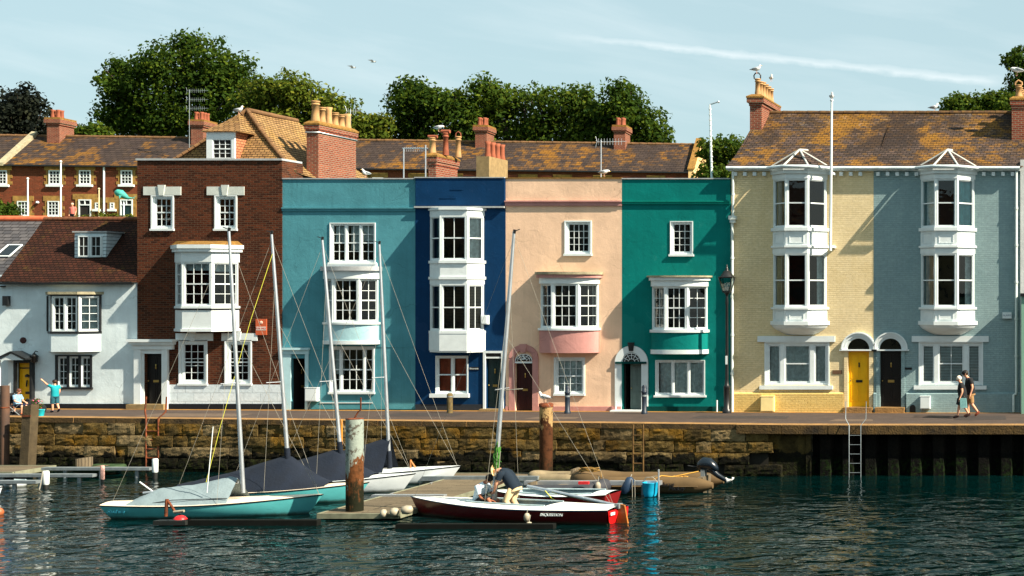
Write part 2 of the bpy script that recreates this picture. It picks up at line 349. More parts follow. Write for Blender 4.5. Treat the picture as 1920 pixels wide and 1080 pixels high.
# block work of the old quay wall: one wall, blocks shaped inside its mesh
mb=MB(); tints=[]
tops=[-.16,-.56,-.93,-1.30,-1.66]; ends=[-10.95,-10.80,-10.66,-10.52,-10.4]
hs=[.40,.37,.37,.36,.8]
for r in range(5):
    x=-60.+random.random()
    batter=-.05-.02*r
    while x<ends[r]-.02:
        wdt=random.uniform(.42,1.35); x2=min(x+wdt,ends[r])
        if ends[r]-x2<.35: x2=ends[r]
        g=.022; j=random.uniform(-.05,.035); zt=tops[r]+zg(x)-.006; zb=zt-hs[r]+g
        t=random.random()
        if random.random()<.025 and r in(1,2,3): x=x2; continue
        x0,x1=x+g*.5,x2-g*.5; n0=len(mb.v)
        nx=max(3,int((x1-x0)/.12)); nz=5; rows=[]
        for a in range(nz+1):
            row=[]
            for c_ in range(nx+1):
                px_=x0+(x1-x0)*c_/nx; pz=zb+(zt-zb)*a/nz
                ed=min(c_,nx-c_)/1.; ez=min(a,nz-a)/1.
                rnd=.0 if (ed>0 and ez>0) else .018
                row.append((px_+(random.uniform(-.012,.012)),yq(px_)+batter+j+rnd+random.uniform(-.014,.014)+ .3*0,pz+random.uniform(-.01,.01)))
            rows.append(row)
        f0=len(mb.f); mb.grid(rows,False)
        # block sides going back into the wall
        B=.35
        mb.grid([[rows[-1][k] for k in range(nx+1)],[(p[0],p[1]+B,p[2]) for p in rows[-1]]],False)
        mb.grid([[(p[0],p[1]+B,p[2]) for p in rows[0]],[rows[0][k] for k in range(nx+1)]],False)
        mb.grid([[rw[-1] for rw in rows],[(rw[-1][0],rw[-1][1]+B,rw[-1][2]) for rw in rows]],False)
        mb.grid([[(rw[0][0],rw[0][1]+B,rw[0][2]) for rw in rows],[rw[0] for rw in rows]],False)
        tints+=[t]*(len(mb.f)-f0)
        x=x2
# joints: backing
f0=len(mb.f); mb.mi=1
mb.grid([[(x,yq(x)+.06,-2.6) for x in [q for q in xs if q<-11]+[-10.97]],[(x,yq(x)+.06,zg(x)-.162) for x in [q for q in xs if q<-11]+[-10.97]]],False)
tints+=[.3]*(len(mb.f)-f0)
M['joint']=plain('dark_joint',(.014,.012,.008),.95)
qw=mb.build('quay_wall',[M['quaystone'],M['joint']]); at=qw.data.attributes.new('tint','FLOAT','FACE'); at.data.foreach_set('value',tints)
tag(qw,'old quay wall of weathered ochre stone blocks stepping down to the water','quay wall')
# steel sheet piling on the right, set back under the coping
M['piling']=wallmat('piling_steel',C(26,21,16),C(14,12,9),C(8,7,6),C(24,44,8),-.7,-.9,0)
mb=MB(); pts=[]; x=-9.6; d=0
while x<20:
    pts+=[(x,45.28),(x+.22,45.28),(x+.30,45.02),(x+.62,45.02),(x+.70,45.28)]; x+=.735
mb.grid([[(p[0],p[1],-2.6) for p in pts],[(p[0],p[1],-.29) for p in pts]],False)
tag(mb.build('sheet_piling',M['piling']),'dark corrugated steel sheet piling under the right hand quay edge','sheet piling')
mb=MB(); mb.box(-11.3,-9.62,45.06,45.9,-2.6,-.282); mb.box(-9.75,-9.6,44.98,45.06,-2.6,-.284)
o=mb.build('wall_end_block',M['quaystone'],loc=(-10.4,45.1,-2.6)); tag(o,'brown concrete block wall between the stepped stone and the steel piling','wall')
# repaired patches in the asphalt
pm_=plain('newer_asphalt',C(48,42,40),.9,var=.2); pm2=plain('pale_patch',C(86,72,60),.9,var=.2)
for k,(a,b,c_,d_) in enumerate(((-33.,-29.5,46.9,48.2),(-25,-22.4,47.4,48.8),(-19.6,-17.9,46.6,47.5),(-14.2,-10.9,47.2,48.3),(-9.3,-7.8,46.2,47.1),(-5.2,-3.4,46.9,48.6))):
    mb=MB(); z=[zg(a)+.004,zg(b)+.004]; mb.poly([(a,c_,z[0]),(b,c_+.1,z[1]),(b-.15,d_,z[1]),(a+.1,d_,z[0])]); tag(mb.build('asphalt_patch',pm_ if k%2 else pm2),kind='structure')
# water
m,nt,b=base('harbour_water',.03,0,.36); b.inputs['IOR'].default_value=1.33; b.inputs['Specular Tint'].default_value=(.30,.74,.74,1)
v=objv(nt)
nt.links.new(mixc(nt,ramp(nt,noise(nt,v,.08,4),[(.3,0),(.7,1)]),(.0002,.0052,.0052),(.0004,.010,.010)),b.inputs['Base Color'])
h1=mth(nt,'POWER',noise(nt,stretch(nt,v,.85,1.15,1),1.35,2,.5,.5),1.6); h2=noise(nt,stretch(nt,v,1,1.3,1),3.6,2,.5,.3); h3=noise(nt,v,.35,2)
h4=mth(nt,'POWER',noise(nt,stretch(nt,v,.8,1.5,1),6.5,2,.5,.5),3.)
hh=mth(nt,'ADD',mth(nt,'MULTIPLY',h1,1.9),mth(nt,'ADD',mth(nt,'MULTIPLY',h2,.22),mth(nt,'MULTIPLY',h3,.8)))
calm=ramp(nt,noise(nt,stretch(nt,v,.5,1.5,1),.35,3),[(.35,.45),(.65,1.1)])
ysh=mth(nt,'MULTIPLY_ADD',nd(nt,'ShaderNodeSeparateXYZ',{0:v}).outputs[1],-.11,5.2,clamp=True)   # sheltered water by the wall
n=nd(nt,'ShaderNodeBump',{'Height':hh,'Distance':.12,'Strength':mth(nt,'MULTIPLY',calm,mth(nt,'MAXIMUM',ysh,.3))}); nt.links.new(n.outputs[0],b.inputs['Normal'])
mb=MB(); mb.poly([(-1500,-1500,WZ),(1500,-1500,WZ),(1500,48.,WZ),(-1500,48.,WZ)])
tag(mb.build('harbour_water',m),kind='structure')
# harbour bed out of sight and the land behind
M['earth']=plain('grassy_ground',C(70,84,40),.95,var=.4,scale=.5)
def hz(y): return 0-.03 if y<58 else (min(1,(y-58)/22)**1.2)*7.2-.03
ysl=[52.,58,62,66,70,75,80,84,100,150,400,1500,6000]; xl=[-5000,-600,-150]+[-120+i*10 for i in range(18)]+[120,600,5000]
mb=MB(); mb.grid([[(x,y,hz(y)-(.15 if y<53 else 0)) for x in xl] for y in ysl])
mb.poly([(75*-1-.0,47.,-.2),(-5000,47.,-.2),(-5000,52,-.18),(-75,52,-.18)][::-1]); mb.poly([(34.5,44.9,-.2),(5000,44.9,-.2),(5000,52,-.18),(34.5,52,-.18)])
mb.poly([(-5000,47.,-.2),(-75,47.,-.2),(-75,47.,-3),(-5000,47.,-3)]); mb.poly([(34.5,44.9,-.2),(5000,44.9,-.2),(5000,44.9,-3),(34.5,44.9,-3)])
tag(mb.build('hill',M['earth'],fix=True),kind='structure')
# ---------------------------------------------------------------- house kit
def front(root,D,x0,x1,z0,z1,holes,mt,depth=8.,name='wall',reveal=.14,room=1.1,roof=True):
    """wall shell with real openings (X,Z metres), a dark room behind each"""
    mb=MB(); xsx=sorted({x0,x1,*[h[0] for h in holes],*[h[1] for h in holes]}); zs=sorted({z0,z1,*[h[2] for h in holes],*[h[3] for h in holes]})
    for i in range(len(xsx)-1):
        for k in range(len(zs)-1):
            cx,cz=(xsx[i]+xsx[i+1])/2,(zs[k]+zs[k+1])/2
            if any(h[0]<cx<h[1] and h[2]<cz<h[3] for h in holes): continue
            mb.poly([(xsx[i],D,zs[k]),(xsx[i+1],D,zs[k]),(xsx[i+1],D,zs[k+1]),(xsx[i],D,zs[k+1])])
    for a,b,c,d in holes:
        mb.mi=0; y=D+reveal
        for q in (((a,D,c),(a,D,d),(a,y,d),(a,y,c)),((b,D,d),(b,D,c),(b,y,c),(b,y,d)),((a,D,d),(b,D,d),(b,y,d),(a,y,d)),((b,D,c),(a,D,c),(a,y,c),(b,y,c))): mb.poly(q)
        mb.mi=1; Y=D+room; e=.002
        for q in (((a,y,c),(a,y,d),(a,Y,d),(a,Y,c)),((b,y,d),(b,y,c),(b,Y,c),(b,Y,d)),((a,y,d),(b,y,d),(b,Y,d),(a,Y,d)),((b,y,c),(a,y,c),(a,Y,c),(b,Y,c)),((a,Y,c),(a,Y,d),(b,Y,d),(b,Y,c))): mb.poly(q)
    mb.mi=0; Y=D+depth
    mb.poly([(x0,Y,z0),(x0,D,z0),(x0,D,z1),(x0,Y,z1)]); mb.poly([(x1,D,z0),(x1,Y,z0),(x1,Y,z1),(x1,D,z1)]); mb.poly([(x1,Y,z0),(x0,Y,z0),(x0,Y,z1),(x1,Y,z1)])
    if roof: mb.poly([(x0,D,z1),(x1,D,z1),(x1,Y,z1),(x0,Y,z1)])
    return mb.build(name,[mt,M['room']],root)
def sash(mb,x0,x1,z0,z1,cols,rows,fr=.034,bar=.019,mid=True,y0=.05,y1=.10):
    """one light: surround, meeting rail, glazing bars"""
    mb.box(x0,x0+fr,y0,y1,z0,z1); mb.box(x1-fr,x1,y0,y1,z0,z1)
    mb.box(x0+fr,x1-fr,y0,y1,z0,z0+fr*1.3); mb.box(x0+fr,x1-fr,y0,y1,z1-fr,z1)
    a,b,c,d=x0+fr,x1-fr,z0+fr*1.3,z1-fr
    zm=(c+d)/2 if mid else None
    if mid: mb.box(a,b,y0+.005,y1-.01,zm-.022,zm+.022)
    for i in range(1,cols):
        xx=a+(b-a)*i/cols; mb.box(xx-bar/2,xx+bar/2,y0+.015,y1-.015,c,d)
    for k in range(1,rows):
        zz=c+(d-c)*k/rows
        if mid and abs(zz-zm)<.03: continue
        mb.box(a,b,y0+.018,y1-.018,zz-bar/2,zz+bar/2)
def curtain_mb(T,x0,x1,z0,z1,y=.18,amp=.05,wave=15):
    mb=MB(T); n=max(6,int((x1-x0)*22)); rows=[]
    ph=random.random()*6
    for z in (z0,z1): rows.append([(x0+(x1-x0)*i/n,y+amp*math.sin(wave*(x0+(x1-x0)*i/n)+ph)+amp*.4*math.sin(41*(x0+(x1-x0)*i/n)),z) for i in range(n+1)])
    mb.grid(rows); return mb
def blind_mb(T,x0,x1,z0,z1,y=.14,p=.055):
    mb=MB(T); z=z0
    while z<z1-.01: mb.add([(x0,y,z),(x1,y,z),(x1,y+.03,z+p*.72),(x0,y+.03,z+p*.72)],[(0,1,2,3)]); z+=p
    return mb
def window(root,T,x0,x1,z0,z1,lights,mt=None,sill=True,dress=None,fw=.04,mul_=.06,name='window',y0=.02,bay=False,bar=.019,fr=.034,surround=0,smat=None,label=None):
    """lights: list of (relative width, cols, rows, mid). dress: list of (kind, f0, f1, g0, g1, material)"""
    mt=mt or M['wood_white']; mb=MB(T)
    if surround: 
        s=surround; mb.box(x0-s,x0,-.03,.03,z0-s*.2,z1+s); mb.box(x1,x1+s,-.03,.03,z0-s*.2,z1+s); mb.box(x0,x1,-.03,.03,z1,z1+s)
    mb.box(x0,x0+fw,y0,.13,z0,z1); mb.box(x1-fw,x1,y0,.13,z0,z1); mb.box(x0+fw,x1-fw,y0,.13,z0,z0+fw); mb.box(x0+fw,x1-fw,y0,.13,z1-fw,z1)
    a,b,c,d=x0+fw,x1-fw,z0+fw,z1-fw; tot=sum(l[0] for l in lights); wt=(b-a)-mul_*(len(lights)-1); x=a
    for i,l in enumerate(lights):
        ww=wt*l[0]/tot; sash(mb,x,x+ww,c,d,l[1],l[2],fr=fr,bar=bar,mid=l[3],y0=y0+.03,y1=.115); x+=ww
        if i<len(lights)-1: mb.box(x,x+mul_,y0,.125,c,d); x+=mul_
    fo=mb.build(name,mt,root)
    if label: fo['label']=label
    par=root if bay else fo
    g=MB(T); g.poly([(x0+fw*.5,y0+.06,z0+fw*.5),(x1-fw*.5,y0+.06,z0+fw*.5),(x1-fw*.5,y0+.06,z1-fw*.5),(x0+fw*.5,y0+.06,z1-fw*.5)]); g.build('pane',M['glass'],par)
    if sill and not bay:
        s=MB(T); s.box(x0-.07,x1+.07,-.07,.05,z0-.075,z0-.002); s.build('sill',smat or M['wood_white'],par)
    for kd,f0,f1,g0,g1,cm in (dress or []):
        xa,xb=x0+.03+(x1-x0-.06)*f0,x0+.03+(x1-x0-.06)*f1; za,zb=z0+.03+(z1-z0-.06)*g0,z0+.03+(z1-z0-.06)*g1
        if kd=='c': curtain_mb(T,xa,xb,za,zb).build('curtain',cm,par)
        else: blind_mb(T,xa,xb,za,zb).build('blind',cm,par)
    return fo
def FT(D): return Matrix.Translation((0,D,0))
def hr(px0,px1,py0,py1,D=50.): return (X(px0,D),X(px1,D),Z(py1,D),Z(py0,D))
def fwin(root,D,px0,px1,py0,py1,lights,**k):
    a=hr(px0,px1,py0,py1,D); return window(root,FT(D),a[0]+.003,a[1]-.003,a[2]+.003,a[3]-.003,lights,**k)
def bayplan(Xl,Xr,D,d,rl,rr,p=0.,curved=False):
    q=[(Xl-p,D),(Xl+rl-p*.45,D-d-p),(Xr-rr+p*.45,D-d-p),(Xr+p,D)]
    if not curved: return q
    # smooth curve through the four corners
    V=[Vector((a,b)) for a,b in q]; out=[]
    cx=(Xl+Xr)/2; hw=(Xr-Xl)/2+p; dd=d+p+.05
    for i in range(15):
        t=math.pi*(i/14); out.append((cx-hw*math.cos(t)*1.0,D-dd*math.sin(t)**.8))
    return out
def bay(root,D,Xl,Xr,d,rl,rr,levels,mt=None,name='bay_window',label=None):
    """levels top to bottom: ('band',ztop,zbot,proud,curved,material,name) or ('win',ztop,zbot,[left,mid,right])"""
    mt=mt or M['wood_white']; b=MB(); subs=[]
    q=bayplan(Xl,Xr,D,d,rl,rr)
    for L in levels:
        if L[0]=='band':
            _,zt,zb,pr,cu,bm=L[:6]
            pl=bayplan(Xl,Xr,D,d,rl,rr,pr,cu)
            if bm is None: b.slab(pl,zb,zt,cu)
            else: s=MB(); s.slab(pl,zb,zt,cu); subs.append((s,L[6],bm))
        elif L[0]=='taper':
            _,zt,zb,p0,p1,cu,bm=L[:7]
            A=bayplan(Xl,Xr,D,d,rl,rr,p0,cu); cxm=(Xl+Xr)/2
            Bp=[((a-cxm)*p1+cxm,D+(c-D)*p1*.35) for a,c in A]; s=MB() if bm else b
            n=len(A); k=len(L)>8 and L[8]; rows=[]
            for j in range(6):
                t=j/5; e=1-(1-t)**.5 if not k else t
                e=t
                f=1-(1-p1)*(t**1.6); rows.append([((a-cxm)*f+cxm,D+(c-D)*(1-t**2.2*.92),zt+(zb-zt)*t) for a,c in A])
            s.grid(rows); s.add(rows[-1],[tuple(range(n))])
            if bm: subs.append((s,L[7],bm))
        else: 
            zt,zb=L[1],L[2]; cp=.075
            for k in range(4):
                x,y=q[k]; 
                if k in(1,2): b.slab([(x-cp/2,y+.01),(x,y-.006),(x+cp/2,y+.01),(x+cp/2,y+cp),(x-cp/2,y+cp)],zb,zt)
    bo=b.build(name,mt,root)
    if label: bo['label']=label
    for s,n,bm in subs: s.build(n,bm,bo)
    for L in levels:
        if L[0]!='win': continue
        zt,zb,specs=L[1],L[2],L[3]
        for k,sp_ in enumerate(specs):
            T=planT(q[k],q[k+1]); ln=math.hypot(q[k+1][0]-q[k][0],q[k+1][1]-q[k][1])
            window(bo,T,.028,ln-.028,zb,zt,sp_[0],dress=sp_[1] if len(sp_)>1 else None,bay=True,name='sash_frame',fw=.042,y0=.0,fr=sp_[2] if len(sp_)>2 else .034)
    return bo
def pot(mb,x,y,z,h,r,rings=True,n=12):
    p=[(r*1.05,0),(r*1.0,h*.12),(r*.86,h*.3),(r*.80,h*.8)]
    if rings: p+=[(r*1.0,h*.81),(r*1.0,h*.86),(r*.84,h*.87),(r*.86,h*.93),(r*1.05,h*.94)]
    p+=[(r*1.05,h),(r*.75,h),(r*.75,h*.9)]
    mb.lathe((x,y,z),p,n)
def chimney(root,x0,x1,y0,y1,z0,z1,mt,pots,name='chimney',cap=.06,lich=True,potm=None):
    mb=MB(); h=z1-z0; mb.box(x0,x1,y0,y1,z0,z1-.42); mb.box(x0-.03,x1+.03,y0-.03,y1+.03,z1-.42,z1-.30); mb.box(x0-cap,x1+cap,y0-cap,y1+cap,z1-.30,z1-.12)
    c=mb.build(name,mt,root)
    s=MB(); a=cap+.02; s.box(x0-a,x1+a,y0-a,y1+a,z1-.12,z1-.06)
    s.add([(x0-a,y0-a,z1-.06),(x1+a,y0-a,z1-.06),(x1+a,y1+a,z1-.06),(x0-a,y1+a,z1-.06),(x0+.05,y0+.05,z1+.04),(x1-.05,y0+.05,z1+.04),(x1-.05,y1-.05,z1+.04),(x0+.05,y1-.05,z1+.04)],[(0,1,5,4),(1,2,6,5),(2,3,7,6),(3,0,4,7),(4,5,6,7)])
    s.build('chimney_cap',M['lichen'],c)
    for (px_,py_,hh,rr,pm) in pots:
        p=MB(); pot(p,px_,py_,z1+.02,hh,rr); p.build('chimney_pot',M[pm],c)
    return c
def door(root,D,px0,px1,py0,py1,mt,y=.12,panels=((.12,.88,.55,.93,),(.12,.88,.1,.45)),handle=True,letter=True,name='door',metal='brass',split=True):
    a,b,c,d=hr(px0,px1,py0,py1,D); mb=MB(FT(D)); mb.box(a,b,y,y+.05,c,d)
    w_=b-a; h_=d-c
    cols=((.12,.46),(.54,.88)) if split else ((.12,.88),)
    for (f0,f1) in cols:
        for (g0,g1) in ((.10,.40),(.50,.93)):
            X0,X1,Z0,Z1=a+w_*f0,a+w_*f1,c+h_*g0,c+h_*g1; t=.018
            for q in ((X0,X0+t,Z0,Z1),(X1-t,X1,Z0,Z1),(X0+t,X1-t,Z0,Z0+t),(X0+t,X1-t,Z1-t,Z1)): mb.box(q[0],q[1],y-.012,y,q[2],q[3])
    o=mb.build(name,mt,root)
    if letter:
        s=MB(FT(D)); s.box(a+w_*.35,a+w_*.65,y-.022,y-.002,c+h_*.43,c+h_*.475); s.build('letter_box',M[metal],o)
        s=MB(FT(D)); s.lathe((a+w_*.5,y-.02,c+h_*.70),[(.02,0),(.028,.03),(.018,.1),(.03,.14),(.01,.17)],8); s.build('door_knocker',M[metal],o)
    if handle:
        s=MB(FT(D)); s.ball((a+w_*.10,y-.04,c+h_*.46),.025); s.tube([(a+w_*.10,y-.04,c+h_*.46),(a+w_*.10,y,c+h_*.46)],.012); s.build('door_handle',M[metal],o)
    return o
def arch_pts(cx,z,r,n=20,rz=None): return [(cx+r*math.cos(math.pi*i/n),z+(rz or r)*math.sin(math.pi*i/n)) for i in range(n+1)]
def arch(root,D,cx,zs,r,t,zb,mt,name='door_surround',proud=.07,key=None,side=None,rz=None):
    """moulded round arch with side posts down to zb, ring between r and r+t"""
    mb=MB(FT(D)); o=arch_pts(cx,zs,r+t,20,(rz or r)+t); i=arch_pts(cx,zs,r,20,rz)
    for k in range(20):
        mb.plate([i[k],o[k],o[k+1],i[k+1]],-proud,.0-.002)
    side=t if side is None else side
    if side: mb.box(cx-r-side,cx-r,-proud*.8,-.002,zb,zs); mb.box(cx+r,cx+r+side,-proud*.8,-.002,zb,zs)
    ob=mb.build(name,mt,root); return ob
def fanlight(root,D,cx,zs,r,rz=None,bars=True,mt=None,style=0,glass=True,ry=.0):
    """half-round light over a door: dark void, glass and curved bars; sits proud of the wall inside its arch"""
    mb=MB(FT(D)); mb.plate(arch_pts(cx,zs,r,20,rz),-.012,-.003); o=mb.build('fanlight',M['room'],root)
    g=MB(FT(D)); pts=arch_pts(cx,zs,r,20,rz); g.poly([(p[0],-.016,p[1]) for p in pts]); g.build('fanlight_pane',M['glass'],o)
    if bars:
        b=MB(FT(D)); rr=rz or r
        for k in range(1,6):
            a=math.pi*k/6; b.tube([(cx+r*.35*math.cos(a),-.025,zs+rr*.35*math.sin(a)),(cx+r*.97*math.cos(a),-.025,zs+rr*.97*math.sin(a))],.011,5)
        for f in (.35,.72): b.tube([(p[0],-.025,p[1]) for p in arch_pts(cx,zs,r*f,14,rr*f)],.010,5)
        b.tube([(p[0],-.025,p[1]) for p in arch_pts(cx,zs,r*.96,18,rr*.96)],.016,5)
        b.build('glazing_bars',mt or M['wood_white'],o)
    return o
def fbox(root,D,px0,px1,py0,py1,y0,y1,mt,name,sub=None):
    a,b,c,d=hr(px0,px1,py0,py1,D); mb=MB(FT(D)); mb.box(a,b,y0,y1,c,d); return mb.build(name,mt,sub or root)
def meterbox(root,D,px0,px1,py0,py1,mt,name='meter_box'):
    a,b,c,d=hr(px0,px1,py0,py1,D); mb=MB(FT(D)); mb.box(a,b,-.17,-.0025,c,d); mb.box(a+.025,b-.025,-.185,-.17,c+.03,d-.03); mb.box(a-.01,b+.01,-.19,-.0025,d,d+.02)
    o=mb.build(name,mt,root); s=MB(FT(D)); s.tube([(a+.05,-.06,c),(a+.05,-.06,Z(772,D))],.018,6); s.tube([(a+.12,-.06,c),(a+.12,-.06,Z(772,D))],.012,6); s.build('pipe',M['greymetal'],o); return o
def pipe(root,pts,r,mt,name='drainpipe',collars=True):
    mb=MB(); mb.tube(pts,r,8)
    if collars:
        a,b=Vector(pts[0]),Vector(pts[-1]) if len(pts)==2 else Vector(pts[1])
        n=int(abs(a.z-b.z)/1.5)
        for i in range(1,n+1):
            p=a.lerp(b,i/(n+1)); mb.tube([p-Vector((0,0,.04)),p+Vector((0,0,.04))],r*1.35,8)
    return mb.build(name,mt,root)
# ================================================================ the row of houses along the quay
G='houses in the terrace along the quay'
D=50.
W2=(1,2,4,True)
def hroot(name,px0,px1,label):
    xc=(X(px0)+X(px1))/2; return empty(name,(xc,D,zg(xc)),label,'house',G)
# ---- white cottage
r=hroot('white_cottage',-60,257,'low white rendered cottage with brown tiled roof, weatherboarded dormer and small yellow door')
h=[hr(29,61,676,760),hr(91,188,552,624),hr(106,171,668,726)]
front(r,D,X(-90),X(257.5),-.1,Z(527),h,M['white'],depth=7)
# roof slope: eave to ridge
ez=Z(529); rz=4.1+150*52/F; y0=49.78; y1=52.; xl0,xr0=X(2,49.8),X(257.5); xl1,xr1=X(85,52.),X(257.5)+.0
mb=MB(); xl=-39.82
mb.grid([[(xl+(xr0-xl)*i/12,y0+(y1-y0)*k/8,ez+(rz-ez)*k/8+.02*math.sin(i*1.3+k)+.015*math.sin(k*2.1)) for i in range(13)] for k in range(9)],False)
mb.grid([[(xl+(xr0-xl)*i/12,y1,rz) for i in range(13)],[(xl+(xr0-xl)*i/12,y1+4.5,ez) for i in range(13)]],False)
mb.poly([(xl,y0,ez),(xl,y1,rz),(xl,y1+4.5,ez)]); mb.poly([(xr0,y0,ez),(xr0,y1+4.5,ez),(xr0,y1,rz)])
rf=mb.build('roof',M['browntile'],r)
mb=MB(); mb.box(xl,xr0,49.74,49.80,ez-.09,ez-.01); mb.build('gutter',M['blackpaint'],rf)
mb=MB(); n=26
for i in range(n): a=xl+(xr0-xl)*i/n; mb.tube([(a,y1,rz-.02),(a+(xr0-xl)/n*.97,y1,rz-.02)],[.10,.085],8)
mb.build('ridge_tiles',plain('old_brown_ridge',C(96,58,36),.9,var=.3),rf)
# dormer
dy=50.62; a,b=X(140,dy),X(200,dy); zt=Z(436,dy); zb=Z(484,dy)
def roofy(z): return y0+(y1-y0)*(z-ez)/(rz-ez)
M['board']=brickm('white_weatherboard',C(205,218,222),C(205,218,222),C(120,135,140),bw=9.,bh=.13,ms=.012,bp=.02)
mb=MB(); mb.poly([(a,dy,zb),(b,dy,zb),(b,dy,zt),(a,dy,zt)]); yb=roofy(zt); mb.poly([(b,dy,zb),(b,roofy(zb),zb),(b,yb,zt),(b,dy,zt)]); mb.poly([(a,roofy(zb),zb),(a,dy,zb),(a,dy,zt),(a,yb,zt)])
dm=mb.build('dormer',M['board'],r)
mb=MB(); mb.slab([(a-.05,dy-.06),(b+.05,dy-.06),(b+.05,yb+.05),(a-.05,yb+.05)],zt,zt+.05); mb.build('dormer_roof',M['lead'],dm)
a2,b2,c2,d2=X(147,dy),X(193,dy),Z(482,dy),Z(442,dy)
mb=MB(FT(dy)); mb.box(a2,b2,-.03,-.003,c2,d2); o=mb.build('window',M['wood_white'],dm)
mb=MB(FT(dy))
for f0,f1 in((.03,.47),(.53,.97)):
    A,B=a2+(b2-a2)*f0,a2+(b2-a2)*f1; 
    mb.mi=0; mb.box(A+.05,B-.05,-.034,-.031,c2+.06,d2-.05)
mb.build('pane',M['room'],dm)
mb=MB(FT(dy))
for f0,f1 in((.03,.47),(.53,.97)):
    A,B=a2+(b2-a2)*f0,a2+(b2-a2)*f1; sash(mb,A,B,c2+.01,d2-.01,2,2,mid=False,y0=-.06,y1=-.036)
mb.build('glazing_bars',M['wood_white'],dm)
# oriel with black frame
bf=plain('black_window_frame',(.014,.015,.017),.4)
q=hr(90,189,547,627)
xl_,xr_=X(90.5),X(189.5); dd=.42; rl=.42; rr_=.52
oneL=([ (1,2,4,False)],[('c',.0,.9,0,1,M['curtain'])]); 
bo=bay(r,D,xl_,xr_,dd,rl,rr_,[('band',Z(547),Z(552),.10,False,M['agedlead'],'bay_roof'),('band',Z(552),Z(555),.03,False,bf,'head_rail'),
  ('win',Z(555),Z(621),[([(1,2,4,False)],None),([(1,2,4,False),(1,2,4,False)],None),([(1,2,4,False)],[('c',.1,.9,0,1,M['net'])])]),
  ('band',Z(621),Z(625),.03,False,bf,'sill'),('band',Z(625),Z(659),0,False,M['white'],'apron')],name='oriel_window',label='black framed oriel window')
q_=bayplan(xl_,xr_,D,dd,rl,rr_)
mb=MB()
for (x_,y_) in q_[1:3]: mb.slab([(x_-.035,y_+.03),(x_,y_-.03),(x_+.035,y_+.03)],Z(621),Z(555))
mb.box(xl_-.02,xl_+.03,D-.06,D+.02,Z(621),Z(555)); mb.box(xr_-.03,xr_+.02,D-.06,D+.02,Z(621),Z(555)); 
xm=(q_[1][0]+q_[2][0])/2; mb.build('corner_post',bf,bo)
o=fwin(r,D,106,171,668,726,[(1,2,4,False),(1,2,4,False),(1,2,4,False)],mt=M['wood_white'],mul_=.10,smat=bf)
mb=MB(FT(D)); a,b,c,d=hr(106,171,668,726)
for xx in (a,a+(b-a)*.333,a+(b-a)*.667,b): mb.box(xx-.04,xx+.04,-.02,.02-.002,c,d)
mb.box(a-.04,b+.04,-.025,.02,d-.002,d+.05); mb.build('black_surround',bf,r)
# yellow plank door with canopy
dr=door(r,D,32,57,681,760,M['dooryellow'],split=False,letter=False,metal='brass',handle=False)
a,b,c,d=hr(32,57,681,757); mb=MB(FT(D+.12)); mb.box(a+.02,b-.1,-.02,-.003,d-.2,d-.16); mb.lathe((a+(b-a)*.6,-.02,d-.50),[(.07,0),(.07,.06),(.02,.1)],10); mb.tube([(a+(b-a)*.6,-.03,d-.62),(a+(b-a)*.58,-.05,d-.85)],.022); mb.box(a+.22,b-.08,-.02,-.003,d-1.12,d-1.03); mb.build('door_furniture',M['blackpaint'],dr)
mb=MB(FT(D)); a,b,c,d=hr(27,64,675,760); mb.box(a,a+.09,-.05,.0,c,d); mb.box(b-.05,b+.03,-.16,0,c,d); mb.box(a+.09,b-.05,-.05,0,d-.1,d); mb.build('door_frame',M['blackpaint'],r)
a,b=X(13),X(70); zm=Z(659); ze=Z(673); mb=MB(FT(D)); xm=(a+b)/2
mb.plate([(a,ze),(a,ze+.045),(xm,zm+.03),(b,ze+.045),(b,ze),(xm,zm-.03)],-.55,-.003); cn_=mb.build('door_canopy',M['blackpaint'],r)
mb=MB(FT(D)); mb.plate([(a+.12,ze-.02),(xm,zm-.05),(b-.12,ze-.02)],-.5,-.46); mb.build('gable_board',M['wood_white'],cn_)
mb=MB(FT(D)); mb.box(X(16),X(18),-.45,-.4,Z(760),ze-.02); mb.box(X(16),X(26),-.003-.02,-.003,Z(760),ze-.02); mb.build('porch_side',M['wood_white'],r)
mb=MB(FT(D)); mb.lathe((X(70.5),-.16,Z(680)),[(.02,0),(.10,.04),(.12,.22),(.14,.24),(.05,.32),(.02,.36)],8); mb.tube([(X(70.5),-.16,Z(680)+.36),(X(70.5),-.1,Z(680)+.42),(X(70.5),0,Z(680)+.40)],.015); mb.build('wall_lantern',M['blackpaint'],r)
mb=MB(FT(D)); mb.T=FT(D)@Matrix.Translation((X(44),0,Z(638)))@Matrix.Rotation(R(90),4,'X'); mb.lathe((0,0,0),[(.11,0),(.11,.03),(.09,.035)],16); mb.build('wall_plaque',plain('dark_red_plaque',C(60,26,26)),r)
fbox(r,D,10,20,555,573,-.14,-.003,M['blackpaint'],'alarm_box'); fbox(r,D,2,11,536,538,-.3,-.003,M['blackpaint'],'bracket')
fbox(r,D,-90,247,757,773,-.03,-.004,M['black'],'plinth')
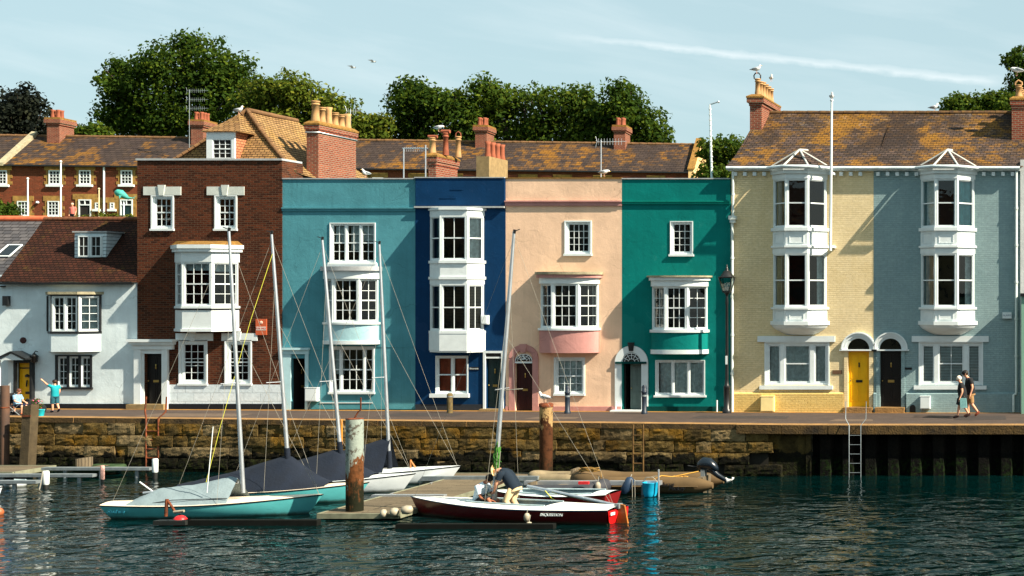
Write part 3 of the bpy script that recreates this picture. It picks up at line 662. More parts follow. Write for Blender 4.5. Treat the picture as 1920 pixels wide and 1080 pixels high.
# slate roofed neighbour at the far left
r=empty('slate_roofed_house',(X(-30,54),53.,0),'house beyond the white cottage at left edge with grey slate roof and terracotta ridge','house')
mb=MB(); A=53.2; ez2=Z(520,A); rz2=4.1+(560-412)*56.5/F
mb.grid([[(x,A,ez2) for x in (-56,X(60,A))],[(x,56.5,rz2) for x in (-56,X(88,56.5))]],False); mb.grid([[(x,56.5,rz2) for x in (-56,X(88,56.5))],[(x,60,ez2) for x in (-56,X(88,56.5))]],False)
rf=mb.build('roof',M['greyslate'],r); mb=MB(); mb.box(-56,X(60,A)-.0,A+.05,59.9,-.1,ez2+.1); mb.build('wall',M['white'],r)
mb=MB(); mb.tube([(-56,56.5,rz2+.02),(X(88,56.5),56.5,rz2+.02)],.14,8); mb.build('ridge_tiles',M['ridgered'],rf)
dv=Vector((0,3.3,rz2-ez2)).normalized()
p0=Vector((X(-8,54.3),54.3,ez2+(54.3-A)/(56.5-A)*(rz2-ez2))); mb=MB(); nn=Vector((0,-dv.z,dv.y))*.05
qs=[p0+nn,p0+nn+Vector((.55,0,0)),p0+nn+Vector((.55,0,0))+dv*.8,p0+nn+dv*.8]; mb.poly(qs); mb.build('skylight',M['glass'],rf)
mb=MB()
for i in range(4): mb.tube([qs[i],qs[(i+1)%4]],.035,5)
mb.build('skylight_frame',M['wood_white'],rf)
# ---- brown brick town house
r=hroot('brick_townhouse',258,530,'tall brown brick town house with white canted oriel, white door surround and dormered tile roof')
HB=Z(301)
h=[hr(286,324,368,429),hr(405,443,368,429),hr(338,387,640,719),hr(424,470,640,719),hr(272,306,663,757),hr(340,440,488,574)]
front(r,D-.02,X(258),X(529.5),-.1,HB,h,M['brick'],depth=1.3)
mb=MB(); mb.box(X(258)+.01,X(529.5)-.01,D+1.28,D+8,-.1,7.7); mb.build('rear_wall',M['brick'],r)
mb=MB(); mb.box(X(256.5),X(530.5),D-.07,D+.25,HB,HB+.07); mb.box(X(529.5)-.28,X(530.5),D+.25,D+1.2,HB,HB+.07); mb.build('parapet_coping',M['lead'],r)
for (a,b) in((284.5,325),(403.5,443.5)): 
    fwin(r,D-.02,a+1.5,b-1,368,429,[(1,3,4,True)],fw=.07,surround=.05)
    fbox(r,D-.02,a-15,b+15,350,366,-.03,-.003,M['lintel'],'lintel')
    mb=MB(FT(D-.02)); m_=(X(a)+X(b))/2; mb.plate([(m_-.08,Z(366.5)),(m_+.08,Z(366.5)),(m_+.13,Z(347)),(m_-.13,Z(347))],-.06,-.003); mb.build('keystone',M['lintel'],r)
for (a,b) in((338,387),(424,470)):
    fwin(r,D-.02,a,b,640,719,[(1,3,5,True)],fw=.09,surround=.05); fbox(r,D-.02,a-8,b+13,625,639,-.03,-.003,M['wood_white'],'lintel')
    mb=MB(FT(D-.02)); m_=(X(a)+X(b))/2; mb.plate([(m_-.08,Z(639)),(m_+.08,Z(639)),(m_+.13,Z(622)),(m_-.13,Z(622))],-.05,-.003); mb.build('keystone',M['wood_white'],r)
cz=M['curtain']
bay(r,D-.02,X(329),X(449),.6,.65,.61,[('band',Z(460),Z(467),.17,False,None),('taper',Z(460),Z(455),.0,.9,False,M['agedlead'],'bay_roof') if 0 else ('band',Z(467),Z(473),.12,False,None),
  ('band',Z(473),Z(492),.02,False,None),('win',Z(492),Z(574),[([(1,2,4,True)],None),([(1,3,4,True)],[('c',.0,1,.82,1,M['net'])]),([(1,2,4,True)],[('c',.0,1,.8,1,M['net'])])]),
  ('band',Z(574),Z(578),.04,False,None),('band',Z(578),Z(581),.02,False,M['blackpaint'],'sill_line'),('band',Z(581),Z(616),0,False,None),('band',Z(616),Z(621),.05,False,None)],label='white canted oriel window with lead hood')
mb=MB(); pl=bayplan(X(329),X(449),D-.02,.6,.65,.61,.15); pi=[(a*.85+X(389)*.15,D-.02+(b-D)*.15) for a,b in pl]
mb.grid([[(a,b,Z(460)) for a,b in pl],[(a,b,Z(452)) for a,b in pi]],False); mb.build('oriel_roof',M['lichen'],r)
mb=MB(FT(D-.02))                                          # white painted base course
for (u0,u1) in((317,529),): a,b,c,d=hr(u0,u1,721,757); mb.box(a,b,-.03,-.004,c,d)
mb.build('painted_base',M['whitebrick'],r); fbox(r,D-.02,317,529,757,773,-.05,-.004,M['black'],'plinth')
mb=MB(FT(D-.02))
for (u0,u1,v0,v1,pr) in((255,268,655,768,.10),(307,318,655,768,.10),(252,328,646,655,.12),(249,331,641,646,.20),(247,333,636,641,.27),(268,272,663,768,.04),(306,307,663,768,.04),(268,307,655,663,.06)):
    a,b,c,d=hr(u0,u1,v0,v1); mb.box(a,b,-pr,-.004,c,d)
mb.build('door_surround',M['wood_white'],r); door(r,D,272,306,664,757,M['doorblack'])
fbox(r,D,247,317,757,770,-.3,-.004,M['concrete'],'doorstep')
# sale board
a,b,c,d=hr(481.5,502,598,628); mb=MB(FT(D-.02)); mb.box(a,b,-.05,-.02,c,d); sb=mb.build('sale_board',plain('orange_board',C(186,88,54),.5,var=.05),r)
mb=MB(FT(D-.02)); mb.box(a+.02,b-.02,-.053,-.05,c+.17,c+.30); mb.build('white_panel',plain('pale_board',C(205,190,180),.5,var=.05),sb)
mb=MB(FT(D-.02)); 
TT=Matrix.Translation(((a+b)/2,D-.02-.056,c+.235))@Matrix.Rotation(R(90),4,'X'); text_mesh(sb,'FOR SALE',TT,.085,plain('board_letter',C(190,70,60)),ext=.001)
mb=MB(FT(D-.02)@Matrix.Translation(((a+b)/2,-.05,d-.13))@Matrix.Rotation(R(90),4,'X')); mb.lathe((0,0,0),[(.06,0),(.06,.004),(.03,.005)],12); mb.build('board_emblem',plain('emblem_pink',C(235,190,170)),sb)
# hipped tile roof behind the parapet: tiles gently bellied
bx0,bx1=X(258)+.05,X(529.5)+.0; by0=50.75; zb_=8.72; ax=-32.3; ay=52.1; az=11.17; by=55.3; byb=57.9
def slope(mb,A,B,Cc,Dd,n=8,m=10):
    rows=[]
    for k in range(m+1):
        t=k/m; L=Vector(A).lerp(Vector(Dd),t); Rr=Vector(B).lerp(Vector(Cc),t); rows.append([L.lerp(Rr,i/n)+Vector((0,0,.03*math.sin(3.1*t*3+i*.7)-.10*math.sin(math.pi*t))) for i in range(n+1)])
    mb.grid(rows,False)
mb=MB(); slope(mb,(bx0,by0,zb_),(bx1,by0,zb_),(ax,ay,az),(ax,ay,az)); mb.mi=1
slope(mb,(bx1,by0,zb_),(bx1+.75,byb,zb_-.9),(ax,by,az),(ax,ay,az)); slope(mb,(bx0,byb,zb_),(bx0,by0,zb_),(ax,ay,az),(ax,by,az)); mb.mi=0; slope(mb,(bx1+.75,byb,zb_-.9),(bx0,byb,zb_),(ax,by,az),(ax,by,az))
rf=mb.build('roof',[M['goldtile_front'],M['goldtile']],r)
mb=MB()
def hiprow(a,b,n,rr=.085):
    a=Vector(a); b=Vector(b)
    for i in range(n): 
        p=a.lerp(b,i/n); q=a.lerp(b,(i+1)/n)
        f=lambda t:-.10*math.sin(math.pi*t)
        p.z+=f(i/n)+.03; q.z+=f((i+1)/n)+.03; mb.tube([p,q],[rr,rr*.8],7)
hiprow((bx1,by0,zb_),(ax,ay,az),16); hiprow((bx0,by0,zb_),(ax,ay,az),16); mb.tube([(ax,ay,az+.02),(ax,by,az+.02)],.10,7); mb.build('ridge_tiles',M['ridge'],rf)
# dormer with its own small pyramid roof
dy=50.85; a,b=X(389,dy),X(442,dy); zb=Z(300,dy)-.2; zt=Z(246,dy)
mb=MB(); mb.box(a,b,dy+.01,53.,zb,zt); dm=mb.build('dormer',brickm('dormer_tile_cheek',C(190,128,92),C(170,104,74),C(110,70,50),bw=.17,bh=.1),r)
w0=hr(400,436,261,298,dy)
mb=MB(FT(dy)); 
for q in((a,w0[0],zb,zt),(w0[1],b,zb,zt),(w0[0],w0[1],w0[3],zt),(w0[0],w0[1],zb,w0[2])): mb.box(q[0],q[1],-.06,.008,q[2],q[3])
mb.build('dormer_front',M['wood_white'],dm)
mb=MB(FT(dy)); sash(mb,w0[0],w0[1],w0[2],w0[3],3,4,y0=-.05,y1=-.002); mb.build('sash_frame',M['wood_white'],dm)
mb=MB(FT(dy)); mb.box(w0[0]+.002,w0[1]-.002,.0,.006,w0[2]+.002,w0[3]-.002); mb.build('pane',M['room'],dm)
mb=MB(); cx_=(a+b)/2; e=.13; pk=(cx_+.05,dy+.95,Z(213,dy+.95)); 
q=[(a-e,dy-.14,zt),(b+e+.12,dy-.14,zt),(b+e+.12,dy+1.9,zt),(a-e,dy+1.9,zt)]
for i in range(4):
    A,B=Vector(q[i]),Vector(q[(i+1)%4]); mb.mi=0 if i in(0,2) else 1
    mb.grid([[A.lerp(B,j/6).lerp(Vector(pk),t)+Vector((0,0,-.06*math.sin(math.pi*t))) for j in range(7)] for t in (0,.25,.5,.75,1)],False)
mb.mi=0; mb.slab([(p[0],p[1]) for p in q],zt-.04,zt-.002)
dr_=mb.build('dormer_roof',[M['goldtile_front'],M['goldtile']],dm)
BRICKPEAK=pk
# ---- blue house
r=hroot('blue_house',529,779,'pale blue rendered house with white bow window, triple sashes and low parapet')
h=[hr(546,573,672,768),hr(620,703,419,492),hr(620,700,652,735),hr(618,704,523,605)]
front(r,D,X(529.5)+.002,X(779)-.002,-.1,Z(336),h,M['blue'])
mb=MB(); mb.box(X(529.5)+.004,X(779)-.004,D-.04,D+.3,Z(336),Z(336)+.04); mb.build('parapet_coping',M['lead'],r)
mb=MB(FT(D)); a,b,c,d=hr(529.6,778.9,389,396); mb.plate([(a,c),(b,c),(b,d),(a,d)],-.04,-.002); mb.box(a,b,-.07,-.04,c+.09,d); mb.build('string_course',M['blue'],r)
fwin(r,D,620,703,419,492,[(1,2,4,True),(1,2,4,True),(1,2,4,True)],surround=.03,dress=[('c',.05,.3,.5,1,M['net']),('c',.37,.64,.3,1,M['net']),('c',.7,.97,.55,1,M['net'])])
fbox(r,D,614,708,494,501,-.05,-.003,M['wood_white'],'sill_panel')
oh=[('c',.0,1,.7,1,M['net'])]
bay(r,D,X(610),X(711),.45,.5,.5,[('band',Z(500),Z(508),.11,True,M['lead'],'bay_roof'),('band',Z(508),Z(523),.02,True,None),
 ('win',Z(523),Z(604),[([(1,2,4,True)],None),([(1,3,4,True)],None),([(1,2,4,True)],None)]),('band',Z(604),Z(608),.05,True,None),
 ('band',Z(608),Z(638),0,True,stucco('pale_blue_apron',C(160,198,206)),'apron'),('band',Z(638),Z(645),.03,True,M['wood_white'],'apron_trim')],label='white bow window with pale blue apron')
fwin(r,D,620,700,652,735,[(.55,1,4,True),(1.6,3,4,True),(.55,1,4,True)],surround=.05,dress=[('c',.0,.24,.4,1,M['net'])])
fbox(r,D,529.8,627,649.5,651,-.015,-.003,M['blue'],'string_line') ; fbox(r,D,705,778.5,649.5,651,-.015,-.003,M['blue'],'string_line')
mb=MB(FT(D))
for (u0,u1,v0,v1,pr) in((530,546.5,664,768,.05),(573,579,664,768,.05),(529.8,580,656,664,.07),(529.8,582,652,656,.13)): a,b,c,d=hr(u0,u1,v0,v1); mb.box(a,b,-pr,-.004,c,d)
mb.build('door_surround',plain('pale_grey_blue_paint',C(170,205,212),.5,var=.06),r)
door(r,D+.5,548,577,672,768,M['doorblack']); 
meterbox(r,D,576.5,599,727,752,M['wood_white'])
fbox(r,D,600,699,754.5,756,-.02,-.003,M['wood_white'],'pipe_run')
fbox(r,D,529.8,778.6,767,773,-.04,-.004,M['tealdark'],'plinth')
ch=chimney(r,X(575,52),X(597,52)-.0,52.,54.6,Z(340,50),Z(228,52),M['chimbrick'],[])
c0=X(586,52); Zc=Z(228,52)
for i in range(6):
    mb=MB(); hh=(.78,.60,.66,.52,.50,.58)[i]; pot(mb,c0,52.2+i*.44,Zc+.02,hh,.13 if i else .15,rings=i in(0,1,3,4)); mb.build('chimney_pot',M['pot'],ch)
mb=MB(); mb.tube([(X(575,52)-.03,51.96,Z(248,52)),(X(597,52)+.03,51.96,Z(248,52)),(X(597,52)+.03,54.63,Z(248,52))],.022,6); mb.build('strap',M['bevel'],ch)
# ---- navy house
r=hroot('navy_house',779,948,'dark navy rendered house with two storey white canted bay')
h=[hr(812,902,405,490),hr(812,902,533,622),hr(818,877,668,738),hr(912,940,672,765)]
front(r,D-.01,X(779),X(948),-.1,Z(334),h,M['navy'])
a,b,c,d=hr(781,947.6,334,386); mb=MB(FT(D-.01)); mb.box(a,b,-.06,-.003,c,d); mb.build('parapet_band',M['navy'],r)
mb=MB(); mb.box(X(779)+.003,X(948)-.003,D-.1,D+.3,Z(334),Z(334)+.035); mb.build('parapet_coping',M['lead'],r)
fbox(r,D-.01,779.5,947.5,387,390,-.13,-.003,M['lead'],'cornice')
bl=M['blind']
bay(r,D-.01,X(806),X(909),.52,.62,.40,[('band',Z(391),Z(395),.06,False,None),('band',Z(395),Z(406),.0,False,None),
 ('win',Z(406),Z(489),[([(1,1,1,True)],None),([(1,2,1,True)],None),([(1,1,1,True)],[('c',0,1,.0,1,M['net'])])]),('band',Z(489),Z(494),.05,False,None),('band',Z(494),Z(519),.0,False,None),('band',Z(519),Z(524),.05,False,None),('band',Z(524),Z(533),.0,False,None),
 ('win',Z(533),Z(620),[([(1,1,1,True)],None),([(1,2,1,True)],[('b',0,1,0,1,plain('dark_blind',C(70,62,50)))]),([(1,2,1,True)],[('b',0,1,0,1,plain('tan_blind',C(120,100,60)))])]),('band',Z(620),Z(625),.04,False,None),('band',Z(625),Z(657),.03,False,None),('band',Z(657),Z(660),.0,False,None)],mt=M['board'] if 0 else M['wood_white'],label='two storey white canted bay')
fwin(r,D-.01,818,877,668,738,[(1,1,1,True),(1,1,1,True)],dress=[('c',.03,.97,0,1,M['orangecurtain'])],surround=.02)
fbox(r,D-.01,808,881,738,745,-.12,-.003,M['wood_white'],'sill')
mb=MB(FT(D-.01))
for (u0,u1,v0,v1,pr) in((907,911.5,658,768,.05),(941,945,658,768,.05),(911.5,941,658,662,.05),(911.5,941,669,672,.03)): a,b,c,d=hr(u0,u1,v0,v1); mb.box(a,b,-pr,-.004,c,d)
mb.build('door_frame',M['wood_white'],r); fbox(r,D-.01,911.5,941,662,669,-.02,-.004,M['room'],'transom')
door(r,D,912,940,672,766,M['doorgreen']); fbox(r,D,905,947,766,773,-.3,-.004,M['concrete'],'doorstep')
o=fbox(r,D-.01,881,898,688,694,-.02,-.003,M['blackpaint'],'name_plaque'); text_mesh(o,'Riverside',Matrix.Translation(((X(889.5)),D-.035,Z(691)))@Matrix.Rotation(R(90),4,'X'),.085,M['wood_white'],ext=.001)
mb=MB(FT(D-.01)); a,b,c,d=hr(905,918,591,608); mb.box(a,b,-.14,-.003,c,d); mb.box(a+.03,b-.03,-.16,-.14,c+.03,d-.03); mb.build('alarm_box',M['wood_white'],r)
fbox(r,D-.01,779.5,906,758,773,-.03,-.004,plain('dark_plinth',(.014,.02,.028)),'plinth')
for (u0,u1,v) in((845,868,354),(826,856,370)): fbox(r,D-.07,u0,u1,v,v+2,-.015,-.003,M['navy'],'patch')
ch=chimney(r,X(806,51.5)-.05,X(815,51.5)+.05,51.5,53.2,Z(345,50),Z(288,51.5),M['chimbrick'],[]) 
cx0=X(811,51.5); zc=Z(288,51.5)
mb=MB(); pot(mb,cx0-.12,51.75,zc,.62,.13); mb.build('chimney_pot',M['pot'],ch)
mb=MB(); pot(mb,cx0+.18,52.15,zc,.85,.11); mb.build('chimney_pot',M['potred'],ch)
mb=MB(); pot(mb,cx0+.30,52.9,zc,.80,.11); mb.build('chimney_pot',M['pot'],ch)
mb=MB(); mb.tube([(cx0+.30-.1,52.9,zc+.8),(cx0+.30-.09,52.9,zc+.92),(cx0+.30,52.9,zc+.99),(cx0+.30+.09,52.9,zc+.92),(cx0+.30+.1,52.9,zc+.8)],.02,6); mb.tube([(cx0-.28,51.75,zc+.66),(cx0+.06,51.75,zc+.66)],.06,8); mb.tube([(cx0+.02,52.15,zc+.9),(cx0+.34,52.15,zc+.9)],.07,8); mb.build('cowl',M['potred'],ch)
mb=MB(); mb.box(X(893,51.5),X(917,51.5),51.5,53.1,Z(345,50),Z(293,51.5)); ch=mb.build('chimney',M['concrete'],r)
for i in range(4): mb=MB(); pot(mb,X(908,51.5)+.02*i,51.8+i*.36,Z(293,51.5),.58,.11,False); mb.build('chimney_pot',M['potred'],ch)
# ---- peach house
r=hroot('peach_house',948,1166,'peach rendered house with dusty pink cornice, bow window apron and arched pink doorway')
h=[hr(1061,1107,416,476),hr(1042,1094,673,738),hr(966,999,680,773),hr(1017,1120,532,616)]
front(r,D,X(948)+.002,X(1166)-.002,-.1,Z(335),h,M['peach'])
mb=MB(FT(D)); a,b,c,d=hr(948,1166.5,379,386); mb.box(a,b,-.06,-.003,c,d); mb.box(a-.0,b,-.11,-.003,d,d+.05); mb.build('cornice',M['pink'],r)
mb=MB(); mb.box(X(948)+.004,X(1166)-.004,D-.03,D+.3,Z(335),Z(335)+.04); mb.build('parapet_coping',M['lichen'],r)
fwin(r,D,1061,1107,416,476,[(1,4,4,False)],surround=.05,fw=.06,smat=M['wood_white'])
bay(r,D,X(1013),X(1124),.46,.6,.6,[('band',Z(510),Z(515),.15,True,M['agedlead'],'bay_roof'),('band',Z(515),Z(521),.10,True,M['pink'],'bay_cornice'),('band',Z(521),Z(532),.01,True,None),
 ('win',Z(532),Z(615),[([(1,2,4,True)],None),([(1,3,4,True)],None),([(1,2,4,True)],[('c',.75,1,0,1,cz)])]),('band',Z(615),Z(619),.05,True,None),('band',Z(619),Z(661),.0,True,M['pink'],'apron')],label='white bow window with dusty pink apron')
fwin(r,D,1042,1094,673,738,[(1,4,4,True)],surround=.06,dress=[('c',.02,.98,0,1,M['net'])])
mb=MB(FT(D)); arcx=(X(966)+X(999))/2; rr=X(999)-arcx
arch(r,D,arcx,Z(671),rr,.21,-.1,M['pink'],rz=rr*.85,proud=.06); mb=MB(FT(D)); mb.plate([(arcx-.09,Z(661)+.0),(arcx+.09,Z(661)),(arcx+.13,Z(645)),(arcx-.13,Z(645))],-.10,-.05); mb.build('keystone',M['pink'],r)
fl=fanlight(r,D,arcx,Z(680)+.06,rr*.98,rr*.98*.82)
text_mesh(fl,'5',Matrix.Translation((arcx,D-.035,Z(670)))@Matrix.Rotation(R(90),4,'X'),.28,M['wood_white'],ext=.004,name='house_number')
fbox(r,D,966,999,678,681,-.04,-.004,M['wood_white'],'transom'); door(r,D,967,998.5,681,773,M['doormaroon'])
fbox(r,D,1008,1165,762,773,-.045,-.004,M['pink'],'plinth'); fbox(r,D,948.5,953,762,773,-.045,-.004,M['pink'],'plinth')
# ---- teal house
r=hroot('teal_house',1166,1370,'deep teal rendered house with white bow window and white arched doorway')
h=[hr(1258,1298,416,477),hr(1230,1321,676,741),hr(1168,1203,680,770),hr(1226,1324,536,620)]
front(r,D,X(1166),X(1369.5),-.1,Z(336),h,M['teal'])
mb=MB(); mb.box(X(1166)+.003,X(1369)-.003,D-.04,D+.3,Z(336),Z(336)+.04); mb.build('parapet_coping',M['lead'],r)
mb=MB(FT(D)); a,b,c,d=hr(1167,1369.3,378.5,383); mb.box(a,b,-.05,-.003,c,d); mb.box(a,b,-.085,-.003,d,d+.03); mb.build('cornice',stucco('pale_teal_cornice',C(10,135,120)),r)
fwin(r,D,1258,1298,416,477,[(1,3,4,False)],surround=.03,fw=.06)
bay(r,D,X(1222),X(1328),.46,.62,.62,[('band',Z(517),Z(520),.15,True,M['agedlead'],'bay_roof'),('band',Z(520),Z(526),.08,True,None),('band',Z(526),Z(537),.01,True,None),
 ('win',Z(537),Z(618),[([(1,2,4,True)],[('c',.1,.6,0,1,M['curtain'])]),([(1,3,4,True)],None),([(1,2,4,True)],None)]),('band',Z(618),Z(623),.05,True,None),('band',Z(623),Z(655),.0,True,M['teal'],'apron'),('band',Z(655),Z(663),.02,True,M['wood_white'],'apron_trim')],label='white bow window with teal apron')
fwin(r,D,1230,1321,676,741,[(1,1,1,False),(1,1,1,False),(1,1,1,False)],mul_=.05,surround=.02,dress=[('c',.02,.98,0,1,M['net'])])
arcx=X(1184.5); rr=X(1203)-arcx
arch(r,D,arcx,Z(680),rr,.24,-.1,M['wood_white'],rz=rr*1.05,proud=.05)
mb=MB(FT(D)); mb.plate([(arcx-.07,Z(658)),(arcx+.07,Z(658)),(arcx+.12,Z(642)),(arcx-.12,Z(642))],-.10,-.05); mb.build('keystone',M['blackpaint'],r)
fanlight(r,D,arcx,Z(680)+.02,rr*.97,rr*.97*.98); fbox(r,D,1155,1213,678,682,-.09,-.052,M['tealdark'],'transom')
door(r,D+.1,1180,1203,681,768,M['doorgrey'],letter=False); 
mb=MB(); a=X(1169); mb.box(a,a+.05,D+.1,D+.85,0,Z(681)); mb.build('open_door',M['doorblack'],r)
fbox(r,D,1150,1212,768,774,-.35,-.004,M['wood_white'],'doorstep')
fbox(r,D,1213,1369.3,762,774,-.045,-.004,M['tealdark'],'plinth'); fbox(r,D,1166.5,1168,762,774,-.02,-.004,M['tealdark'],'plinth')
for u in (1157,1207,1346): 
    mb=MB(FT(D)); mb.tube([(X(u),-.12,Z(772)),(X(u),-.12,Z(752 if u<1300 else 750))],.028,6); mb.build('vent_pipe',M['wood_white'],r)
# ---- yellow and grey pair under one slate roof
def pair(name,px0,px1,label,wm,pm,bayc,bl_,gw,doorpx,dm,win_dress):
    r=hroot(name,px0,px1,label)
    bh=[(X(bayc)-.55,X(bayc)+.85,Z(430),Z(334)),(X(bayc)-.55,X(bayc)+.85,Z(576),Z(474))]
    h=[hr(gw[0]+4,gw[1]-4,643,722),hr(doorpx[0],doorpx[1],656,764)]+bh
    front(r,D-.0,X(px0)+.002,X(px1)-.002,-.1,8.82,h,wm,roof=False)
    xl,xr=bl_; pb=plain('bay_panel_white',WHT,.45,var=.05)
    nn=None; cu=[('c',0,.35,0,1,M['curtain'])]; cu2=[('c',.65,1,0,1,M['net'])]
    bo=bay(r,D,xl,xr,.6,.6,.58,[('band',Z(317),Z(322),.14,False,None),('band',Z(322),Z(328),.09,False,None),('band',Z(328),Z(337),.02,False,None),
     ('win',Z(337),Z(428),[([(1,1,1,True)],cu if name=='yellow_house' else [('c',0,1,0,1,M['net'])]),([(1,1,1,True)],None),([(1,1,1,True)],None if name=='yellow_house' else [('c',0,1,0,1,plain('sky_reflection_sheet',C(120,190,196)))])]),  # grey house's right pane: sky reflection put in as a teal sheet
     ('band',Z(428),Z(434),.07,False,None),('band',Z(434),Z(461),.0,False,None),('band',Z(461),Z(465),.07,False,None),('band',Z(465),Z(476),.01,False,None),
     ('win',Z(476),Z(576),[([(1,1,1,True)],cu),([(1,1,1,True)],None),([(1,1,1,True)],cu2)]),
     ('band',Z(576),Z(580),.07,False,None),('band',Z(580),Z(602),.0,False,None),('band',Z(602),Z(609),.09,False,None),('taper',Z(609),Z(628),.05,.45,False,None)],label='two storey white canted bay with small hipped roof')
    q=bayplan(xl,xr,D,.6,.6,.58)                       # raised mouldings on the two solid bands
    for (zt,zb) in((Z(438),Z(457)),(Z(583),Z(599))):
        for k in range(3):
            mb=MB(); T=planT(q[k],q[k+1]); ln=math.hypot(q[k+1][0]-q[k][0],q[k+1][1]-q[k][1]); mb.T=T; e=.13; t=.022
            for s in((e,ln-e,zb,zb+t),(e,ln-e,zt-t,zt),(e,e+t,zb+t,zt-t),(ln-e-t,ln-e,zb+t,zt-t)): mb.box(s[0],s[1],-.016,-.002,s[2],s[3])
            mb.build('panel_moulding',M['wood_white'],bo)
    # hipped bay roof, slates with lead hips
    qq=bayplan(xl,xr,D,.6,.6,.58,.16); pk=[(X(bayc)-.08,D+.6,Z(280)+.14),(X(bayc)+.42,D+.9,Z(280)+.2)]
    ap=(X(bayc)+.02,D-.05,Z(281)); ap2=(X(bayc)+.05,D+1.1,Z(281)+.1)
    mb=MB(); zq=Z(316); v=[(a,b,zq) for a,b in qq]
    mb.poly([v[1],v[2],ap]); mb.poly([v[0],v[1],ap]); mb.poly([v[2],v[3],ap]); mb.poly([v[0],ap,ap2,(v[0][0],D+.6,zq)]); mb.poly([v[3],(v[3][0],D+.6,zq),ap2,ap])
    br=mb.build('bay_roof',[M['slate']],bo)
    mb=MB()
    for k in (0,1,2,3): mb.tube([v[k],ap],.042,6)
    mb.tube([ap,ap2],.045,6); mb.build('lead_hips',plain('pale_lead',C(176,178,172),.6),br)
    # brackets under the gutter
    n=int((px1-px0)/18)
    for i in range(n):
        u=px0+9+i*18.
        if abs(X(u)-(xl+xr)/2)<1.02: continue
        mb=MB(FT(D)); mb.box(X(u)-.06,X(u)+.06,-.13,-.003,Z(330),Z(323)); mb.build('eaves_bracket',M['wood_white'],r)
    mb=MB(); a,b=X(px0),X(px1)
    mb.box(a-(.08 if px0<1400 else 0),b,D-.16,D+.05,8.70,8.815); mb.build('eaves_board',M['wood_white'],r)
    mb=MB(); 
    def gut(a,b): mb.tube([(a,D-.21,8.79),(b,D-.21,8.79)],.065,8)
    gut(a-(.12 if px0<1400 else 0),xl-.05); gut(xr+.05,b)
    g=[(a_,b_-.10,8.79) for a_,b_ in bayplan(xl,xr,D,.6,.6,.58,.16)]; g[0]=(g[0][0],D-.2,8.79); g[-1]=(g[-1][0],D-.2,8.79); mb.tube(g,.06,8); mb.build('gutter',plain('grey_white_gutter',C(190,202,206),.5),r)
    # ground floor window, lintel, sill, plinth
    fbox(r,D,gw[0]-11,gw[1]+9,630,641,-.07,-.003,M['wood_white'],'lintel')
    fwin(r,D,gw[0]+4,gw[1]-4,643,722,[(1,1,1,False),(2.1,2 if win_dress=='b' else 1,1,True),(1,1,1,False)],mul_=.15,fw=.07,fr=.05,surround=.05,sill=False,dress=[('c',.02,.98,0,1,M['net'])] if win_dress=='c' else [('b',.02,.98,0,1,M['blind'])])
    fbox(r,D,gw[0]-7,gw[1]+5,723,730,-.10,-.003,M['wood_white'],'sill')
    pl=[(px0+.5,doorpx[0]-8),(doorpx[1]+8,px1-.5)] if px0<1400 else [(px0+.5,doorpx[0]-6),(doorpx[1]+10,px1-.5)]
    mb=MB(FT(D))
    for (u0,u1) in pl:
        if u1-u0<3: continue
        a,b,c,d=hr(u0,u1,738,775); mb.box(a,b,-.10,-.004,c-.05,d); mb.add([(a,-.1,d),(b,-.1,d),(b,-.003,d+.05),(a,-.003,d+.05)],[(0,1,2,3)])
    mb.build('plinth',pm,r)
    # arched doorway
    cx_=(X(doorpx[0])+X(doorpx[1]))/2; rr=X(doorpx[1])-cx_
    mb=MB(FT(D)); Ro=rr*1.62; zs=Z(655)
    for (r0,r1,pr) in((rr*1.03,rr*1.25,.05),(rr*1.25,rr*1.5,.09),(rr*1.5,Ro,.13)):
        o_=arch_pts(cx_,zs,r1,22); i_=arch_pts(cx_,zs,r0,22)
        for k in range(22): mb.plate([i_[k],o_[k],o_[k+1],i_[k+1]],-pr,-.002)
    mb.box(cx_-Ro-.05,cx_+Ro+.05-.0,-.12,-.002,zs-.05,zs); mb.build('door_arch',M['wood_white'],r)
    fanlight(r,D,cx_,zs,rr,bars=False)
    mb=MB(FT(D)); c=Z(768)
    for s in(-1,1): mb.box(cx_+s*(rr+.065)-.065,cx_+s*(rr+.065)+.065,-.05,-.003,-.05,zs-.055)
    mb.build('door_posts',wm,r)
    door(r,D,doorpx[0],doorpx[1],657,763,dm,metal='blackpaint' if name=='yellow_house' else 'brass')
    fbox(r,D,doorpx[0]-7,doorpx[1]+7,763,774,-.28,.1,M['coping'],'doorstep')
    return r
ry=pair('yellow_house',1371,1638,'pale yellow painted brick house with bright yellow arched door and white bay',M['yellow'],M['yelplinth'],1499,(X(1449),X(1551)),(1432,1557),(1590,1630),M['dooryellow'],'c')
rg=pair('grey_house',1638,1913,'blue grey painted brick house with black arched door and white bay',M['grey'],M['grey'],1776,(X(1726),X(1828)),(1721,1845),(1650,1690),M['doorblack'],'b')
